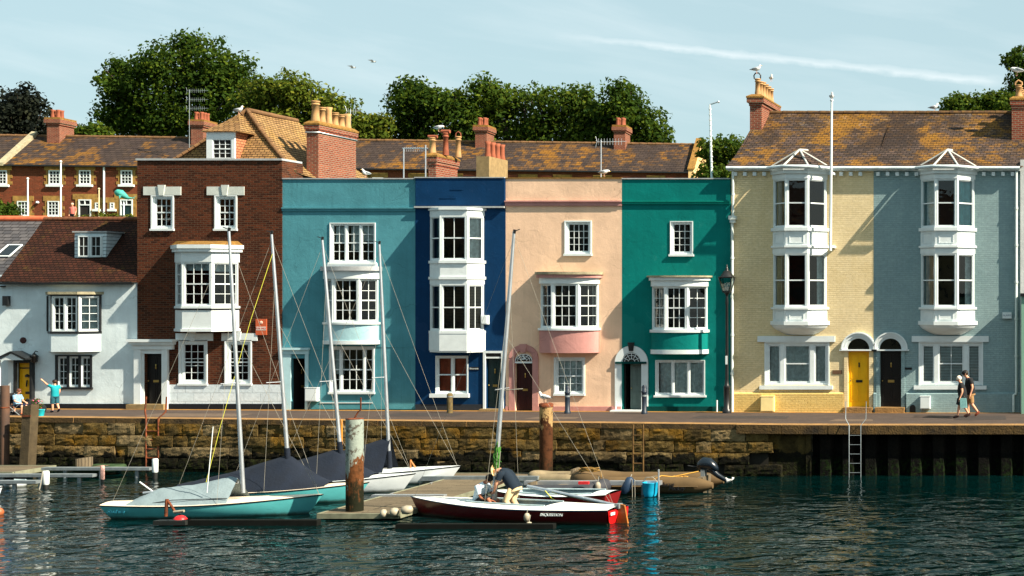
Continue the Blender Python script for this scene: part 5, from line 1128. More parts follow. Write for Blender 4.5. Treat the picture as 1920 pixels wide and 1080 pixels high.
# ladders on the wall
def ladder(px0,px1,D_,ztop,label,mt,hoop=0.,shape=None,zb=-1.7,rung=.3,r_=.022,nrung=None):
    x0,x1=X(px0,D_),X(px1,D_); r=empty('quay_ladder',((x0+x1)/2,D_,0),label,'ladder'); 
    for x,px in((x0,px0),(x1,px1)):
        s=-1 if x==x0 else 1
        pts=[(x,D_,zb),(x,D_,zg(x)+.02)]
        if hoop: pts+=[(x+s*.14,D_+.15,zg(x)+.22),(x+s*.14,D_+.2,zg(x)+hoop)]
        mb=MB(); mb.tube(pts,r_,7); mb.build('side_rail',mt,r)
    z=-1.5
    while z<-.05: mb=MB(); mb.tube([(x0,D_,z),(x1,D_,z)],r_*.8,6); mb.build('rung',mt,r); z+=rung
ladder(274,297,46.1,0,'rusty ladder with raised handrails on the quay wall by the brown town house',M['rustdark'],.72,r_=.028)
ladder(1187,1206,44.62,0,'plain rusty ladder down the wall in front of the teal house',plain('yellow_rust',C(84,62,30),.9,var=.4,scale=8),0,r_=.026)
ladder(1592,1614,44.62,0,'galvanised ladder with grab rails in front of the yellow door',M['greymetal'],.78,r_=.012)
# piles
def pile(px,D_,ztop,rad,mt,label,lean=0,zb=-3,name='mooring_pile',grp=None):
    x=X(px,D_); o=empty(name,(x,D_,zb),label,'pile',grp); mb=MB(); mb.tube([(x,D_,zb),(x+lean*.5,D_,(zb+ztop)/2),(x+lean,D_,ztop)],rad,18); mb.build('post',mt,o); return o,Vector((x+lean,D_,ztop))
def pilemat(name,top,rust,low,zt,zr):
    m,nt,b=base(name,.85); v=nd(nt,'ShaderNodeNewGeometry').outputs['Position']; z=nd(nt,'ShaderNodeSeparateXYZ',{0:v}).outputs[2]
    n=noise(nt,stretch(nt,v,3,3,1.3),1.6,7,.7); zz=mth(nt,'ADD',z,mth(nt,'MULTIPLY_ADD',n,4.2,-2.1))
    c=mixc(nt,ramp(nt,mth(nt,'MULTIPLY_ADD',zz,.25,.5),[(zt*.25+.5-.02,0),(zt*.25+.5+.02,1)]),rust,top)
    c=mixc(nt,mth(nt,'MULTIPLY',ramp(nt,noise(nt,v,6,6,.7),[(.56,0),(.6,1)]),.75),c,mul(rust,.35))
    c=mixc(nt,ramp(nt,mth(nt,'MULTIPLY_ADD',zz,.25,.5),[(zr*.25+.42,1),(zr*.25+.56,0)]),c,low)
    nt.links.new(c,b.inputs['Base Color']); bump(nt,b,noise(nt,v,9,5,.7),.02); return m
M['pile1']=pilemat('peeling_white_steel',C(132,142,134),C(92,56,30),C(24,26,14),-.35,-.95)
M['pile2']=pilemat('rusty_steel_pile',C(150,124,84),C(70,42,24),C(34,26,14),.15,-1.1)
o,t=pile(665,36.6,.94,.215,M['pile1'],'thick pile with peeling white paint and rust, standing through the near pontoon')
mb=MB(); mb.tube([t+Vector((-.02,0,-.02)),t+Vector((.10,0,.18)),t+Vector((.16,0,.22)),t+Vector((.16,0,.55))],.02,6); mb.build('rusty_rod',M['rustdark'],o); mb=MB(); mb.lathe(t-Vector((0,0,.02)),[(.215,0),(.22,.02),(.1,.03)],18); mb.build('cap_plate',M['rustdark'],o)
o,PILE2=pile(1024,44.3,Z(757,44.3),.20,M['pile2'],'rusty pile with a gull on top in front of the peach house')
mb=MB(); mb.lathe(PILE2-Vector((0,0,.1)),[(.215,0),(.22,.1),(.15,.13)],18); mb.build('cap_plate',M['rustdark'],o)
M['pile3']=plain('brown_steel_pile',C(74,60,54),.8,var=.3,scale=2.5,col2=C(92,66,50))
o,t=pile(9,45.9,Z(723,45.9),.13,M['pile3'],'tall brown steel pile at the left edge of the photo'); mb=MB(); mb.lathe(t-Vector((0,0,.75)),[(.132,0),(.145,.02),(.132,.05)],14); mb.build('band',M['rustdark'],o)
M['timber']=plain('grey_timber',C(70,60,42),.9,var=.35,scale=4,bp=.015)
x=X(48,45.8); o=empty('timber_post',(x,45.8,-3),'leaning square timber fender post beside the brown steel pile','post'); mb=MB()
xt=X(59,45.8); zt_=Z(758,45.8); w=.14
mb.add([(x-w,45.6,-3),(x+w,45.6,-3),(x+w,45.95,-3),(x-w,45.95,-3),(xt-w,45.6,zt_-.05),(xt+w,45.6,zt_),(xt+w,45.95,zt_),(xt-w,45.95,zt_-.05)],[(0,3,2,1),(4,5,6,7),(0,1,5,4),(1,2,6,5),(2,3,7,6),(3,0,4,7)]); mb.build('post',M['timber'],o)
mb=MB(); mb.box(xt-w-.02,xt+w+.0,45.58,45.6,zt_-.4,zt_-.34); mb.build('strap',M['rustdark'],o)
# loose timber leaning bar near the wall at the centre
# added unseen houses behind the viewpoint, put in to block low sky and darken panes
for i in range(13):
    x0=-95+i*10.5; h_=9.5+1.6*((i*7)%4)/3; c_=[C(150,120,90),C(180,175,165),C(120,60,45),C(170,150,110)][i%4]
    r=empty('unseen_sky_blocker',(x0+5,-12,0),'added house %s behind the viewpoint, unseen, blocking the low sky'%['with tan walls','with off white walls','of dark red brick','with ochre walls'][i%4],'house','added unseen houses behind the viewpoint')
    mb=MB(); mb.box(x0,x0+10.2,-20,-9,-1.6,h_); mb.build('wall',plain('blocker_wall',c_,.85),r)
    mb=MB(); mb.add([(x0,-20,h_),(x0+10.2,-20,h_),(x0+10.2,-9,h_),(x0,-9,h_),(x0,-14.5,h_+3),(x0+10.2,-14.5,h_+3)],[(0,1,5,4),(2,3,4,5),(0,4,3),(1,2,5)]); mb.build('roof',M['terslate'],r,fix=True)
    for k in range(3):
        for j in range(3): mb=MB(); mb.box(x0+1.2+k*3.1,x0+2.4+k*3.1,-9.05,-8.97,1+j*2.9,2.6+j*2.9); mb.build('window',M['blackpaint'],r)
# ================================================================ pontoons
M['deck']=brickm('weathered_deck_boards',C(128,116,98),C(108,98,84),C(30,26,22),bw=3.,bh=.14,ms=.012,bp=.01)
def deckmat(name,c1,c2):
    m,nt,b=base(name,.88); v=objv(nt); s=nd(nt,'ShaderNodeSeparateXYZ',{0:v}); vv=nd(nt,'ShaderNodeCombineXYZ',{0:s.outputs[0],1:s.outputs[1]}).outputs[0]
    br=nd(nt,'ShaderNodeTexBrick',{'Vector':vv,'Color1':c1+(1,),'Color2':c2+(1,),'Mortar':(.02,.017,.014,1),'Scale':1.,'Mortar Size':.010,'Brick Width':3.,'Row Height':.145})
    c=mixc(nt,.5,br.outputs[0],mixc(nt,ramp(nt,noise(nt,stretch(nt,v,1.,6,1),3,6,.7),[(.35,0),(.65,1)]),(.45,.45,.45),(1.3,1.25,1.2)),'MULTIPLY')
    nt.links.new(c,b.inputs['Base Color']); bump(nt,b,mth(nt,'SUBTRACT',noise(nt,v,12,3),br.outputs[1]),.012); return m
M['deckb']=deckmat('pontoon_boards',C(112,102,84),C(92,84,70))
def pontoon(x0,x1,y0,y1,label,zt=WZ+.15,name='pontoon',beam=.12,cleats=3):
    r=empty(name,((x0+x1)/2,(y0+y1)/2,WZ),label,'pontoon')
    mb=MB(); mb.box(x0,x1,y0,y1,zt-.035,zt); mb.build('deck',M['deckb'],r)
    for q in((x0-.03,x1+.03,y0-.06,y0-.002),(x0-.03,x1+.03,y1+.002,y1+.06),(x0-.06,x0-.002,y0,y1),(x1+.002,x1+.06,y0,y1)): 
        mb=MB(); mb.box(q[0],q[1],q[2],q[3],zt-beam,zt+.012); mb.build('edge_beam',M['timberg'],r)
    n=max(2,int((y1-y0)/2.2)); m_=max(1,int((x1-x0)/2.5))
    for i in range(n):
        for k in range(m_):
            xx=x0+.1+(x1-x0-.2)*k/m_; w_=(x1-x0-.2)/m_-.2; yy=y0+.1+(y1-y0-.2)*i/n; mb=MB(); mb.box(xx,xx+w_,yy,yy+(y1-y0-.2)/n-.4,WZ-.35,zt-beam-.004); mb.build('float',M['blackfloat'],r)
    for i in range(cleats):
        c=Vector((x0+.12,y0+(y1-y0)*(i+.5)/cleats,zt)); mb=MB(); mb.tube([c+Vector((0,-.1,.05)),c+Vector((0,.1,.05))],.015,6); mb.tube([c,c+Vector((0,0,.05))],.02,6); mb.build('cleat',M['bevel'],r)
    return r
M['timberg']=plain('grey_green_beam',C(116,118,98),.85,var=.3,scale=4); M['blackfloat']=plain('black_float',(.012,.014,.013),.6)
pontoon(-20.5,-18.45,36.1,43.0,'long timber pontoon running from the near white pile back to the quay wall')
pontoon(X(775,43.9),X(1215,43.9),43.05,44.45,'timber pontoon lying along the foot of the quay wall behind the boats',cleats=2)
pontoon(X(-60,44.6),X(66,44.6),43.7,45.4,'small timber pontoon at far left by the brown steel pile',cleats=1,zt=WZ+.28)
def finger(px0,px1,D_,label,zt=WZ+.15,w_=.22,mt=None,legs=3,h=.09,dy=0):
    x0,x1=X(px0,D_),X(px1,D_); r=empty('mooring_finger',((x0+x1)/2,D_,WZ),label,'mooring finger','mooring fingers between the boats')
    mb=MB(planT((x0,D_),(x1,D_+dy))); L=math.hypot(x1-x0,dy); mb.box(0,L,-w_/2,w_/2,zt-h,zt); mb.build('beam',mt or M['greymetal'],r)
    for i in range(legs):
        x=L*(i+.6)/legs; mb=MB(planT((x0,D_),(x1,D_+dy))); mb.lathe((x,0,WZ-.3),[(.06,0),(.06,zt-h-WZ+.3)],8); mb.build('float_leg',M['greymetal'],r)
    return r
finger(82,284,44.6,'grey metal finger reaching furthest right from the left pontoon, toward a white post',zt=WZ+.33)
finger(-40,178,43.3,'middle grey metal finger at far left, second from the wall',zt=WZ+.28)
finger(-40,72,41.6,'nearest grey metal finger at far left',zt=WZ+.30,legs=1)
bm=plain('black_wet_boom',(.008,.009,.008),.8,spec=.05)
finger(346,598,35.2,'dark boom floating in front of the nearest turquoise sailing boat',zt=WZ+.14,w_=.2,mt=bm,h=.2)
finger(745,1040,34.7,'dark boom floating under the red boat bow',zt=WZ+.12,w_=.2,mt=bm,h=.2)
finger(700,835,39.3,'grey metal finger beside the second white bow',zt=WZ+.2,w_=.2,h=.1,mt=M['alu'])
finger(785,1010,43.0,'low grey beam behind the seated man in the red boat',zt=WZ+.25,w_=.16,h=.14,mt=M['greymetal'])
finger(985,1240,40.6,'pale aluminium finger in front of the tan inflatable',zt=WZ+.42,w_=.2,h=.12,mt=M['alu'])
def post(px,py0,py1,D_,label,mt,rad=.085,nm='fender_post'):
    a=P(px,py1,D_); zt=Z(py0,D_); r=empty(nm,(a.x,a.y,a.z),label,'post'); mb=MB(); mb.lathe(a,[(rad*.8,0),(rad,.03),(rad,(zt-a.z)*.93),(rad*.8,zt-a.z)],12); mb.build('sleeve',mt,r)
    mb=MB(); mb.tube([(a.x,a.y,WZ-1),(a.x,a.y,a.z)],rad*.8,10); mb.build('post',M['blackfloat'],r); return r
post(291,860,886,44.3,'white sleeved post at the tip of the longest left finger',M['wood_white'])
post(86,883,909,42.,'white tapered fender post beside the timber pontoon at left',M['wood_white'],.09)
post(192,873,899,43.4,'pink and brown rope bound post at the tip of the middle left finger',plain('rope_bound',C(190,150,140),.9,var=.5,scale=30),.06)
mb=MB(); a=P(80,884,41.9); mb.tube([a,a+Vector((-.03,-.05,-.4)),a+Vector((-.09,-.1,-.75)),a+Vector((-.05,-.1,-1.1))],.022,6); o=mb.build('hanging_rope',M['rope'],loc=a); tag(o,'pale rope hanging into the water beside the white tapered fender post','rope')
def hullm(name,col):
    m,nt,b=base(name,.28,0,.45); v=objv(nt); z=nd(nt,'ShaderNodeSeparateXYZ',{0:v}).outputs[2]
    c=mixc(nt,ramp(nt,noise(nt,v,2,5),[(.3,0),(.7,1)]),mul(col,.86),mul(col,1.06))
    sc=ramp(nt,noise(nt,stretch(nt,v,1.2,1.2,9),3,6,.7),[(.60,0),(.66,1)]); c=mixc(nt,mth(nt,'MULTIPLY',sc,.35),c,mul(col,.5))
    zz=mth(nt,'ADD',z,mth(nt,'MULTIPLY_ADD',noise(nt,v,5,5,.7),.10,-.05))
    c=mixc(nt,ramp(nt,mth(nt,'ADD',zz,.5),[(.52,.85),(.60,0)]),c,(.035,.04,.022)); nt.links.new(c,b.inputs['Base Color']); return m
# ================================================================ boats
def hullsec(t,L,B,s0,s1,kd,tr=.55):
    if t<.45: b=tr+(1-tr)*math.sin(t/.45*math.pi/2)
    else: b=max(0,math.cos((t-.45)/.55*math.pi/2))**.85
    s=s0+(s1-s0)*t**1.6-.05*math.sin(math.pi*t); return b*B/2,s
def boat(name,label,stern,bow,B,s0,s1,hm,dm,cockpit=None,tr=.55,rail=None,grp=None,cat='sailing boat',rake=.42,counter=.35,kd=.16):
    T=planT(stern,bow); T=Matrix.Translation((0,0,WZ))@T; L=math.hypot(bow[0]-stern[0],bow[1]-stern[1])
    mid=T@Vector((L/2,0,0)); r=empty(name,(mid.x,mid.y,WZ),label,cat,grp)
    NS=28; NC=9; rows=[]
    for i in range(NS+1):
        t=i/NS; b,s=hullsec(t,L,B,s0,s1,kd,tr); k=-kd*(1-.5*t**3); row=[]
        pts=[]
        for j in range(NC+1):
            a=j/NC*math.pi/2; y=b*math.cos(a)**.55 if j<NC else 0; z=s-(s-k)*math.sin(a)**1.5
            u_=1-(z-k)/(s-k); x=t*L-rake*u_*t**5+counter*u_*(1-t)**6
            pts.append((x,y,z))
        row=[(x,-y,z) for x,y,z in pts]+[(x,y,z) for x,y,z in pts[::-1][1:]]
        rows.append(row)
    mb=MB(T); mb.grid(rows); mb.add(rows[0],[tuple(range(len(rows[0])))]); h=mb.build('hull',hm,r)
    # deck with camber
    cam_=.07; nd_=12; mb=MB(T)
    def dp(t,f): b,s=hullsec(t,L,B,s0,s1,kd,tr); return (t*L,b*f*.995,s+.012+cam_*(b/(B/2))*(1-f*f))
    NT=40
    for i in range(NT):
        for j in range(nd_):
            t0,t1=i/NT,(i+1)/NT; f0,f1=-1+2*j/nd_,-1+2*(j+1)/nd_
            if cockpit and cockpit[0]<(t0+t1)/2<cockpit[1] and abs(f0+f1)/2<cockpit[2]: continue
            mb.add([dp(t0,f0),dp(t1,f0),dp(t1,f1),dp(t0,f1)],[(0,1,2,3)],True)
    d=mb.build('deck',dm,r)
    if cockpit:
        c0,c1,cf=cockpit; mb=MB(T); n=10
        for s_ in(-1,1):
            mb.grid([[dp(c0+(c1-c0)*i/n,s_*cf) for i in range(n+1)],[(lambda p:(p[0],p[1],-.02))(dp(c0+(c1-c0)*i/n,s_*cf)) for i in range(n+1)]],False)
            a=[dp(c0+(c1-c0)*i/n,s_*cf) for i in range(n+1)]; mb.tube([(p[0],p[1],p[2]+.02) for p in a],.022,6)
        mb.grid([[(lambda p:(p[0],p[1],-.02))(dp(c0+(c1-c0)*i/n,s_*cf)) for i in range(n+1)] for s_ in(-1,1)],False)
        for c_ in(c0,c1): mb.poly([(lambda p,z:(p[0],p[1],z if z is not None else p[2]))(dp(c_,s_),z) for s_,z in((-cf,None),(cf,None),(cf,-.02),(-cf,-.02))])
        mb.build('cockpit',plain('cockpit_grey',C(150,170,176),.6,var=.15),r)
    mb=MB(T)
    for s_ in(-1,1): mb.tube([(lambda p:(p[0],p[1]*1.01,p[2]-.015))(dp(i/30,s_)) for i in range(31)],.016,5)
    mb.build('rub_rail',rail or M['blackpaint'],r)
    return r,T,L,dp
def lathT(T,mb): return mb
def cover(r,T,L,dp,t0,t1,prof,mt,w=.98,wr=.03,name='boat_cover',over=.06):
    """tent over the cockpit: prof gives ridge height above the deck along it"""
    rows=[]; n=24
    for i in range(n+1):
        u_=i/n; t=t0+(t1-t0)*u_; hgt=np.interp(u_,[p[0] for p in prof],[p[1] for p in prof]); e0,e1=dp(t,-w),dp(t,w); row=[]
        for j in range(13):
            f=-1+j/6; zz=(1-abs(f))**1.08*hgt; x,y,z=dp(t,f*w); base_=z if abs(f)<1 else z-over
            row.append((x+random.uniform(-.01,.01),y,base_+.02+zz+wr*math.sin(9*u_*3+f*4)*(1-abs(f))*abs(f)*2+random.uniform(-.006,.006)))
        rows.append(row)
    mb=MB(T); mb.grid(rows); return mb.build(name,mt,r)
def mast(r,T,px0,py0,px1,py1,D0,D1,rad=.055,spread=None,bend=0,stays=(),crane=(-.14,.05),sock=None):
    a,b=P(px0,py0,D0),P(px1,py1,D1); mb=MB(); pts=[a.lerp(b,k/8)+Vector((math.sin(math.pi*k/8)*bend,0,0)) for k in range(9)]
    mb.tube(pts,[rad*(1-.03*k) if k<6 else rad*(.82-.12*(k-6)) for k in range(9)],10); m_=mb.build('mast',M['alu'],r)
    mb=MB(); mb.tube([b,b+Vector((crane[0],0,crane[1]))],.012,5); mb.tube([b+Vector((0,0,-.05)),b+Vector((.02,0,.05))],rad*.65,8); mb.build('masthead',M['blackpaint'],m_)
    f=.42
    if spread:
        py=spread[0]; t=(py-py0)/(py1-py0); c=a.lerp(b,t); w_=spread[1]
        for s_ in(-1,1): mb=MB(); e=c+Vector((w_*(s_ if s_>0 else -1)*.5 if False else -w_*.5,s_*.42,.0)); mb.tube([c,e],.013,5); mb.build('spreader',M['alu'],m_)
    else: c=None
    for (t,q) in stays:
        A=a.lerp(b,t); mb=MB(); n=6; Q=Vector(q) if not isinstance(q,tuple) or len(q)==3 else q
        pp=[A.lerp(Q,k/n)+Vector((0,0,-.02*math.sin(math.pi*k/n))) for k in range(n+1)]; mb.tube(pp,.0038,4); mb.build('stay',M['rope'],m_)
    return m_,a,b
tq=hullm('turquoise_hull',C(84,172,176)); cream=plain('cream_deck',C(214,200,178),.5,var=.10,scale=5)
whh=hullm('white_hull',C(200,208,212))
greyc=plain('pale_grey_canvas',C(112,128,134),.85,var=.12,scale=3,bp=.01); navyc=plain('navy_canvas',C(10,21,36),.9,var=.25,scale=2.5,bp=.01)
# 1 nearest turquoise boat
D0=36.5; sx=(X(203,D0),D0); bx=(X(606,D0+.7),D0+.7)
r,T,L,dp=boat('sailing_boat','nearest turquoise sailing boat with pale grey canvas cover and cream deck',sx,bx,1.5,.36,.50,tq,cream)
cover(r,T,L,dp,.13,.60,[(0,.05),(.22,.30),(.6,.38),(.93,.56),(1,.50)],greyc)
m_,a,b=mast(r,T,456,924,429,430,D0+.3,D0+.3,spread=(718,.35),crane=(-.16,.06),stays=((.97,T@Vector(dp(.98,0))),(.62,T@Vector(dp(.98,0))),(.80,T@Vector(dp(.56,-.95))),(.80,T@Vector(dp(.56,.95))),(.97,T@Vector(dp(.02,0)))))
mb=MB(T); mb.tube([(L*.16,0,.62),(L*.60,0,.86)],.03,8); mb.build('boom',M['alu'],r)
mb=MB(T); p=Vector(dp(.20,0)); mb.tube([p+Vector((.05,0,.22)),p+Vector((-.30,0,.50))],.018,6); mb.build('tiller',M['wood_white'],r)
mb=MB(T); mb.tube([dp(.2,-.8),(L*.35,-.62,.50),(L*.6,-.6,.52)],.012,6); mb.build('side_spar',M['blackpaint'],r)
TTX=T@Matrix.Translation((.48,-.565,.22))@Matrix.Rotation(R(-10),4,'Z')@Matrix.Rotation(R(90-12),4,'X'); text_mesh(r,'Seadrum',TTX,.13,plain('teal_letters',C(20,90,110)),shear=.3,ext=.02)
mb=MB(); mb.tube([P(388,924,36.3),P(399.5,800,36.3)],.012,6); mb.build('staff',M['wood_white'],r)
# 2 turquoise with navy cover
def moored(label,D0,pst,pbow,hm,mt0,mt1,sp,prof,frac=(.02,.60),sheer=(.36,.52),mx=None,dD=.6,cov=navyc,bend=0):
    sx=(X(pst,D0),D0); bx=(X(pbow,D0+dD),D0+dD)
    r,T,L,dp=boat('sailing_boat',label,sx,bx,1.5,sheer[0],sheer[1],hm,cream if hm is tq else M['wood_white'])
    cover(r,T,L,dp,frac[0],frac[1],prof,cov)
    m_,a,b=mast(r,T,mt0[0],mt0[1],mt1[0],mt1[1],D0+.35,D0+.35,spread=sp,bend=bend,stays=((.97,T@Vector(dp(.98,0))),(.62,T@Vector(dp(.98,0))),(.80,T@Vector(dp(.52,-.95))),(.80,T@Vector(dp(.52,.95))),(.97,T@Vector(dp(.02,0)))))
    mb=MB(); q=a.lerp(b,.0); mb.tube([a,a.lerp(b,.09)],.075,9); mb.build('mast_boot',navyc,m_)
    mb=MB(T)
    for k in range(4): p=Vector(dp(.5+.03*k,-.6)); mb.ball(p+Vector((0,-.02,.10+.04*k)),.018,6,4)
    mb.build('cover_button',M['wood_white'],r)
    return r,T,L,dp
r_2,_,_,_=moored('second sailing boat, turquoise hull under a long navy canvas cover',38.9,325,692,tq,(541,880),(509,436),(716,.40),[(0,.1),(.35,.42),(.62,.74),(.73,.86),(.86,.42),(1,.03)],frac=(.02,.80))
mb=MB(); mb.tube([P(509,450,39.2).lerp(P(541,880,39.2),.06),P(470,600,38.8),P(413,800,38.4),P(386,906,38.2)],.007,4); mb.build('halyard',M['yrope'],r_2)
moored('third sailing boat, white hull under a navy canvas cover beside the peeling white pile',40.9,430,779,whh,(640,866),(604,447),(714,.40),[(0,.1),(.3,.35),(.62,.68),(.74,.82),(.86,.40),(1,.03)],frac=(.02,.78))
moored('fourth sailing boat, white, furthest from the camera, bow resting by the long pontoon',42.8,515,864,whh,(731,884),(711,455),(707,.40),[(0,.1),(.5,.52),(.95,.92),(1,.95)],frac=(.02,.62))
# 5 red boat with two men
redh=hullm('shaded_red_hull',C(82,10,14))  # near side's shade darkened into the hull's red; the transom stays bright
sx=(X(1160,35.6),35.55); bx=(X(774,37.2),37.1)
r,T,L,dp=boat('red_sailing_boat','red sailing boat with white deck, wooden rudder and two men aboard',sx,bx,1.5,.38,.46,redh,plain('white_deck',C(226,226,220),.45,var=.08),cockpit=(.30,.68,.55),rake=.3,counter=.12,tr=.6,rail=plain('navy_rail',C(40,60,80)))
REDT,REDL,REDdp=T,L,dp
m_,a,b=mast(r,T,925,948,964,434,36.4,36.4,rad=.062,spread=(729,-.0),crane=(.15,.06),stays=((.985,T@Vector(dp(.02,0))),(.62,T@Vector(dp(.02,.1))),(.8,T@Vector(dp(.55,-.95))),(.8,T@Vector(dp(.55,.95))),(.97,T@Vector(dp(.98,0)))))
mb=MB(); c=a.lerp(b,.42); mb.tube([c,P(980,729,36.4)],.013,5); mb.build('spreader',M['rope'],m_)
mb=MB()
for k in range(30): 
    t=.165+.06*random.random(); q=a.lerp(b,t); e=q+Vector((random.uniform(-.10,.10),random.uniform(-.1,.05),random.uniform(-.30,-.05))); mb.tube([q+Vector((random.uniform(-.05,.05),-.06,.08)),q.lerp(e,.5)+Vector((random.uniform(-.05,.05),-.08,0)),e],.008,4)
mb.tube([a.lerp(b,.13),a.lerp(b,.215)],.085,8); mb.build('green_rope_bundle',M['grope'],m_)
mb=MB(); mb.tube([a.lerp(b,.2)+Vector((.12,-.1,0)),a+Vector((.12,-.12,.0))],.009,4); mb.tube([a.lerp(b,.24)+Vector((.05,-.1,0)),a+Vector((.02,-.12,-.3))],.007,4); mb.build('halyard',M['rope'],m_)
mb=MB(T); vz=lambda x,z:(x,0,z)
mb.T=T; o_=[(-.02,.50),(-.20,.46),(-.36,-.30),(-.10,-.34),(.02,.05)]
mb.add([(x,-.025,z) for x,z in o_]+[(x,.025,z) for x,z in o_],[(0,1,2,3,4),(9,8,7,6,5)]+[(i,(i+1)%5,5+(i+1)%5,5+i) for i in range(5)]); mb.build('rudder',plain('varnished_wood',C(150,92,40),.4,var=.25,scale=6),r,fix=True)
mb=MB(T); q_=[hullsec(0,L,1.5,.42,.50,.16,.6)[0]]; w_=q_[0]; mb.add([(-.012+.0,-w_*.97,.36),(-.012,w_*.97,.36),(-.012,w_*.9,.12),(.10,w_*.5,-.04),(.10,-w_*.5,-.04),(-.012,-w_*.9,.12)],[(0,1,2,3,4,5)]); mb.build('transom',plain('bright_red',C(206,26,28),.35),r); mb=MB(T); mb.box(-.08,.05,-.09,.09,.38,.50); mb.build('rudder_head',M['greymetal'],r)
mb=MB(T); mb.box(-.022,-.014,.16,.34,.24,.31); mb.build('white_patch',M['wood_white'],r)
b_=hullsec(.23,L,1.5,.42,.50,.16,.6)[0]
TX=T@Matrix.Translation((L*.235,hullsec(.235,L,1.5,.38,.46,.16,.6)[0]*1.0,.25))@Matrix.Rotation(R(180+7.8),4,'Z')@Matrix.Rotation(R(82),4,'X'); text_mesh(r,'INQUISITION',TX,.10,M['wood_white'],ext=.02,shear=.2,bold=0)
def fender(parent_T,c,label,mt,rr=.09,h=.26,loc=None,n=1):
    c=Vector(c); r_=empty('fender',c,label,'fender'); mb=MB(); mb.lathe(c-Vector((0,0,h)),[(.02,0),(rr*.8,.04),(rr,h*.35),(rr,h*.7),(rr*.7,h*.93),(.025,h)],10); mb.build('bulb',mt,r_); mb=MB(); mb.tube([c,c+Vector((.01,.06,.16))],.01,5); mb.build('lanyard',M['rope'],r_)
dirty=plain('dirty_white_vinyl',C(150,142,124),.5,var=.25,scale=7)
p=P(988,962,35.0); fender(None,p,'upper of two dirty white fenders hanging on the red boat',dirty,.075,.22); p=P(992,982,34.95); fender(None,p+Vector((0,0,.05)),'lower of two dirty white fenders hanging on the red boat',dirty,.085,.25)
# gear inside the red boat
mb=MB(); c0,c1=P(1030,920,38.2),P(1165,950,36.6); mb.tube([P(990,912,38.6),c0,c1],.05,9); o=mb.build('spare_boom',M['alu'],loc=c0); tag(o,'grey aluminium boom lying aslant behind the red boat, ending at its stern','boom')
mb=MB(); pts=[P(1022,920,38),P(1035,935,38),P(1065,950,37.6),P(1110,945,37.4)]; mb.tube(pts,.012,5); o=mb.build('yellow_line',M['yrope'],loc=pts[0]); tag(o,'yellow line drooping from the grey boom behind the red boat','rope')
# second red hull behind, low
sx=(X(1150,38.6),38.6); bx=(X(925,39.0),39.0)
r,T,L,dp=boat('red_dinghy','low dark red dinghy with white gunwale lying just behind the red sailing boat',sx,bx,1.35,.34,.36,plain('dark_red',C(110,20,22),.4,var=.15),M['wood_white'],cockpit=(.12,.8,.75),rake=.2,counter=.1,tr=.7,cat='dinghy')
# inflatables
def inflatable(label,cx0,cx1,D_,mt,rad=.23,W=1.5,bow=-1,rise=.22,name='inflatable_boat',fl=None):
    """U of tube, bow end raised; bow=-1: bow to the left"""
    x0,x1=X(cx0,D_),X(cx1,D_); L=x1-x0; r=empty(name,((x0+x1)/2,D_+W/2,WZ),label,'inflatable boat')
    pts=[]; rr=[]; z=WZ+rad*.78
    for k in range(9): t=k/8; pts.append((L*(1-t*.72),0,0)); rr.append(rad*(.35 if k==0 else .85 if k==1 else 1))
    n=12
    for k in range(1,n): a=math.pi*k/n; pts.append((L*.28-math.sin(a)*L*.26,(W-2*rad)*(.5-.5*math.cos(a)),rise*math.sin(a)**1.2)); rr.append(rad*(1-.08*math.sin(a)))
    for k in range(9): t=k/8; pts.append((L*(.28+t*.72),W-2*rad,0)); rr.append(rad*(.35 if k==8 else .85 if k==7 else 1))
    f=(lambda x:x0+x) if bow<0 else (lambda x:x1-x)
    mb=MB(); mb.tube([(f(p[0]),D_+rad+p[1],z+p[2]) for p in pts],rr,14); tb=mb.build('tube',mt,r)
    mb=MB(); a,b=sorted((f(L*.12),f(L*.9))); mb.box(a,b,D_+rad,D_+W-rad,WZ+.02,WZ+.08); mb.build('floor',fl or M['deckb'],r)
    a,b=sorted((f(L*.88),f(L*.92))); mb=MB(); mb.box(a,b,D_+rad*1.5,D_+W-rad*1.5,WZ-.1,WZ+.42); mb.build('transom',M['deckb'],r)
    mb=MB(); mb.tube([(f(p[0]),D_+rad+p[1]-(.0 if 0 else (rad*.99 if p[1]<.01 else 0)),z+p[2]) for p in pts[1:9]],.022,5); mb.build('rub_strake',mt,r)
    mb=MB(); a=f(L*.55); mb.box(a-.12,a+.12,D_+rad*.6,D_+W-rad*.6,z+rad*.55,z+rad*.7); mb.build('seat',M['deckb'],r)
    return r,f,L,z
tan=plain('tan_rubber',C(86,68,42),.85,var=.18,scale=2.5)
r,f,L,z=inflatable('long tan inflatable boat with dark outboard engine under the quay wall',1060,1332,40.9,tan,.26,1.7,-1,.16)
T_=Matrix.Translation((X(1252,40.9),40.9+.075,0))
for (s,px,py) in(('Mucus',1250,908),('Mickey',1269,916)):
    text_mesh(r,s,Matrix.Translation((X(px,40.9),40.865,Z(py,40.9)))@Matrix.Rotation(R(88),4,'X'),.17,M['blackpaint'],shear=.35,ext=.03)
